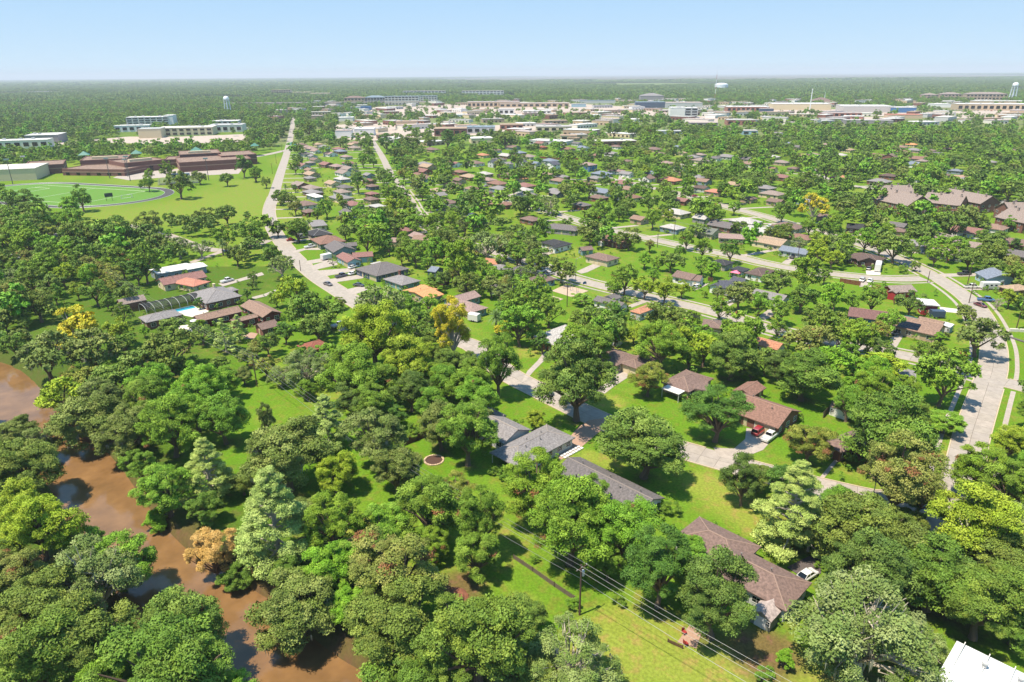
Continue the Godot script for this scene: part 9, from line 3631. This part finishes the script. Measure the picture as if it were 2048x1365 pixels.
	put("roof", roof_shape(Transform3D(), 26, 16, "x", 4.0, 0.06, null, 0.5, null).mesh(), flat_mat("roof_membrane", Color(0.74, 0.74, 0.73), 0.7, 0, "wall", 0.1), hall)
	for k in 9:
		var sm := MB.new()
		sm.cbox(Vector3(-12 + k * 3.0, 4.52, 0), Vector3(0.12, 0.07, 15.8))
		put("roof_seam", sm.mesh(), paint("offwhite"), hall)
	for q in [Vector3(-9, 4.3, -5), Vector3(-5, 4.3, -5.5)]:
		var vm := MB.new()
		vm.tube([q, q + Vector3(0, 0.7, 0)], [0.3, 0.3], 10)
		vm.tube([q + Vector3(0, 0.65, 0), q + Vector3(0, 0.85, 0)], [0.42, 0.42], 10)
		put("roof_vent", vm.mesh(), paint("ltgrey"), hall)
	# white barrier blocks at the right edge
	for q in BLOCKS:
		var bm := MB.new()
		bm.cbox(Vector3(0, 0.45, 0), Vector3(2.6, 0.9, 0.8))
		bm.cbox(Vector3(0, 0.95, 0), Vector3(2.3, 0.1, 0.5))
		var o := put(numbered("barrier_block"), bm.mesh(), paint("offwhite"), self, Vector3(q[1], 0, q[2]), deg_to_rad(q[3]))
		tag(o, q[0], "barrier")
	var gd := thing("stacked_timber", "dark grey timber beams laid end to end on the right lawn", "timber", MISC[6], deg_to_rad(-68))
	for k in 3:
		var bm := MB.new()
		bm.cbox(Vector3((k % 2) * 0.3, 0.16, (k - 1) * 0.36), Vector3(7.5, 0.3, 0.32))
		put("beam", bm.mesh(), flat_mat("old_beam", Color(0.36, 0.33, 0.31), 0.9, 0, "fine", 0.5), gd)
	# round trampoline behind the solar house and red patio chairs by the near house
	var tp := thing("trampoline", "round green-rimmed trampoline behind the solar-panel house", "trampoline", MISC[7])
	var mat_ := MB.new()
	mat_.tube([Vector3(0, 0.85, 0), Vector3(0, 0.9, 0)], [2.1, 2.1], 24)
	put("bounce_mat", mat_.mesh(), paint("dkteal"), tp)
	var rimp := []
	var rimr := []
	for k in 25:
		rimp.append(Vector3(cos(TAU * k / 24.0) * 2.3, 0.88, sin(TAU * k / 24.0) * 2.3))
		rimr.append(0.14)
	var rim := MB.new()
	rim.tube(rimp, rimr, 5, false)
	put("rim_pad", rim.mesh(), flat_mat("pad_green", Color(0.15, 0.42, 0.38), 0.6), tp)
	for k in 6:
		var lg := MB.new()
		var a := TAU * k / 6.0
		lg.tube([Vector3(cos(a) * 2.3, 0, sin(a) * 2.3), Vector3(cos(a) * 2.3, 0.85, sin(a) * 2.3)], [0.04, 0.04], 5)
		put("leg", lg.mesh(), paint("grey"), tp)
	var k2 := 0
	for q in CHAIRS:
		var ch := thing("patio_chair", q[3], "chair", Vector3(q[0], 0.1, q[1]), q[2], "red patio chairs")
		var red := flat_mat("chair_red", Color(0.55, 0.16, 0.14), 0.6)
		var s := MB.new()
		s.cbox(Vector3(0, 0.42, 0), Vector3(0.6, 0.06, 0.6))
		put("seat", s.mesh(), red, ch)
		var b := MB.new()
		b.cbox(Vector3(0, 0.75, -0.3), Vector3(0.6, 0.6, 0.05))
		put("backrest", b.mesh(), red, ch)
		for k in 4:
			var lg := MB.new()
			lg.cbox(Vector3((k % 2 - 0.5) * 0.5, 0.2, (k / 2 - 0.5) * 0.5), Vector3(0.05, 0.4, 0.05))
			put("leg", lg.mesh(), red, ch)
	# pale stepping pavers beside the carport drive
	var walk := thing("stepping_pavers", "white pavers set in gravel beside the brick carport drive", "paving", MISC[8], deg_to_rad(44))
	var pv := MB.new()
	pv.box(Transform3D(Basis(), Vector3(0, 0.06, 0)), Vector3(0.7, 0.12, 0.7))
	var pvm := pv.mesh()
	for i in 7:
		for j in 2: put("paver", pvm, paint("white"), walk, Vector3(i * 0.95, 0.02, j * 0.95))
	var party := thing("canopy_tent", "pink canopy tent behind the slate-roofed white house", "canopy", MISC[9], 0.8)
	var ct := MB.new()
	var cc := [Vector3(-2, 2.2, 2), Vector3(2, 2.2, 2), Vector3(2, 2.2, -2), Vector3(-2, 2.2, -2)]
	for k in 4: ct.tri(cc[k], cc[(k + 1) % 4], Vector3(0, 3.1, 0))
	put("canopy", ct.mesh(), flat_mat("tent_pink", Color(0.85, 0.42, 0.52), 0.7), party)
	for k in 4:
		var lg := MB.new()
		lg.tube([Vector3(cc[k].x, 0, cc[k].z), cc[k]], [0.05, 0.05], 5)
		put("leg", lg.mesh(), paint("white"), party)
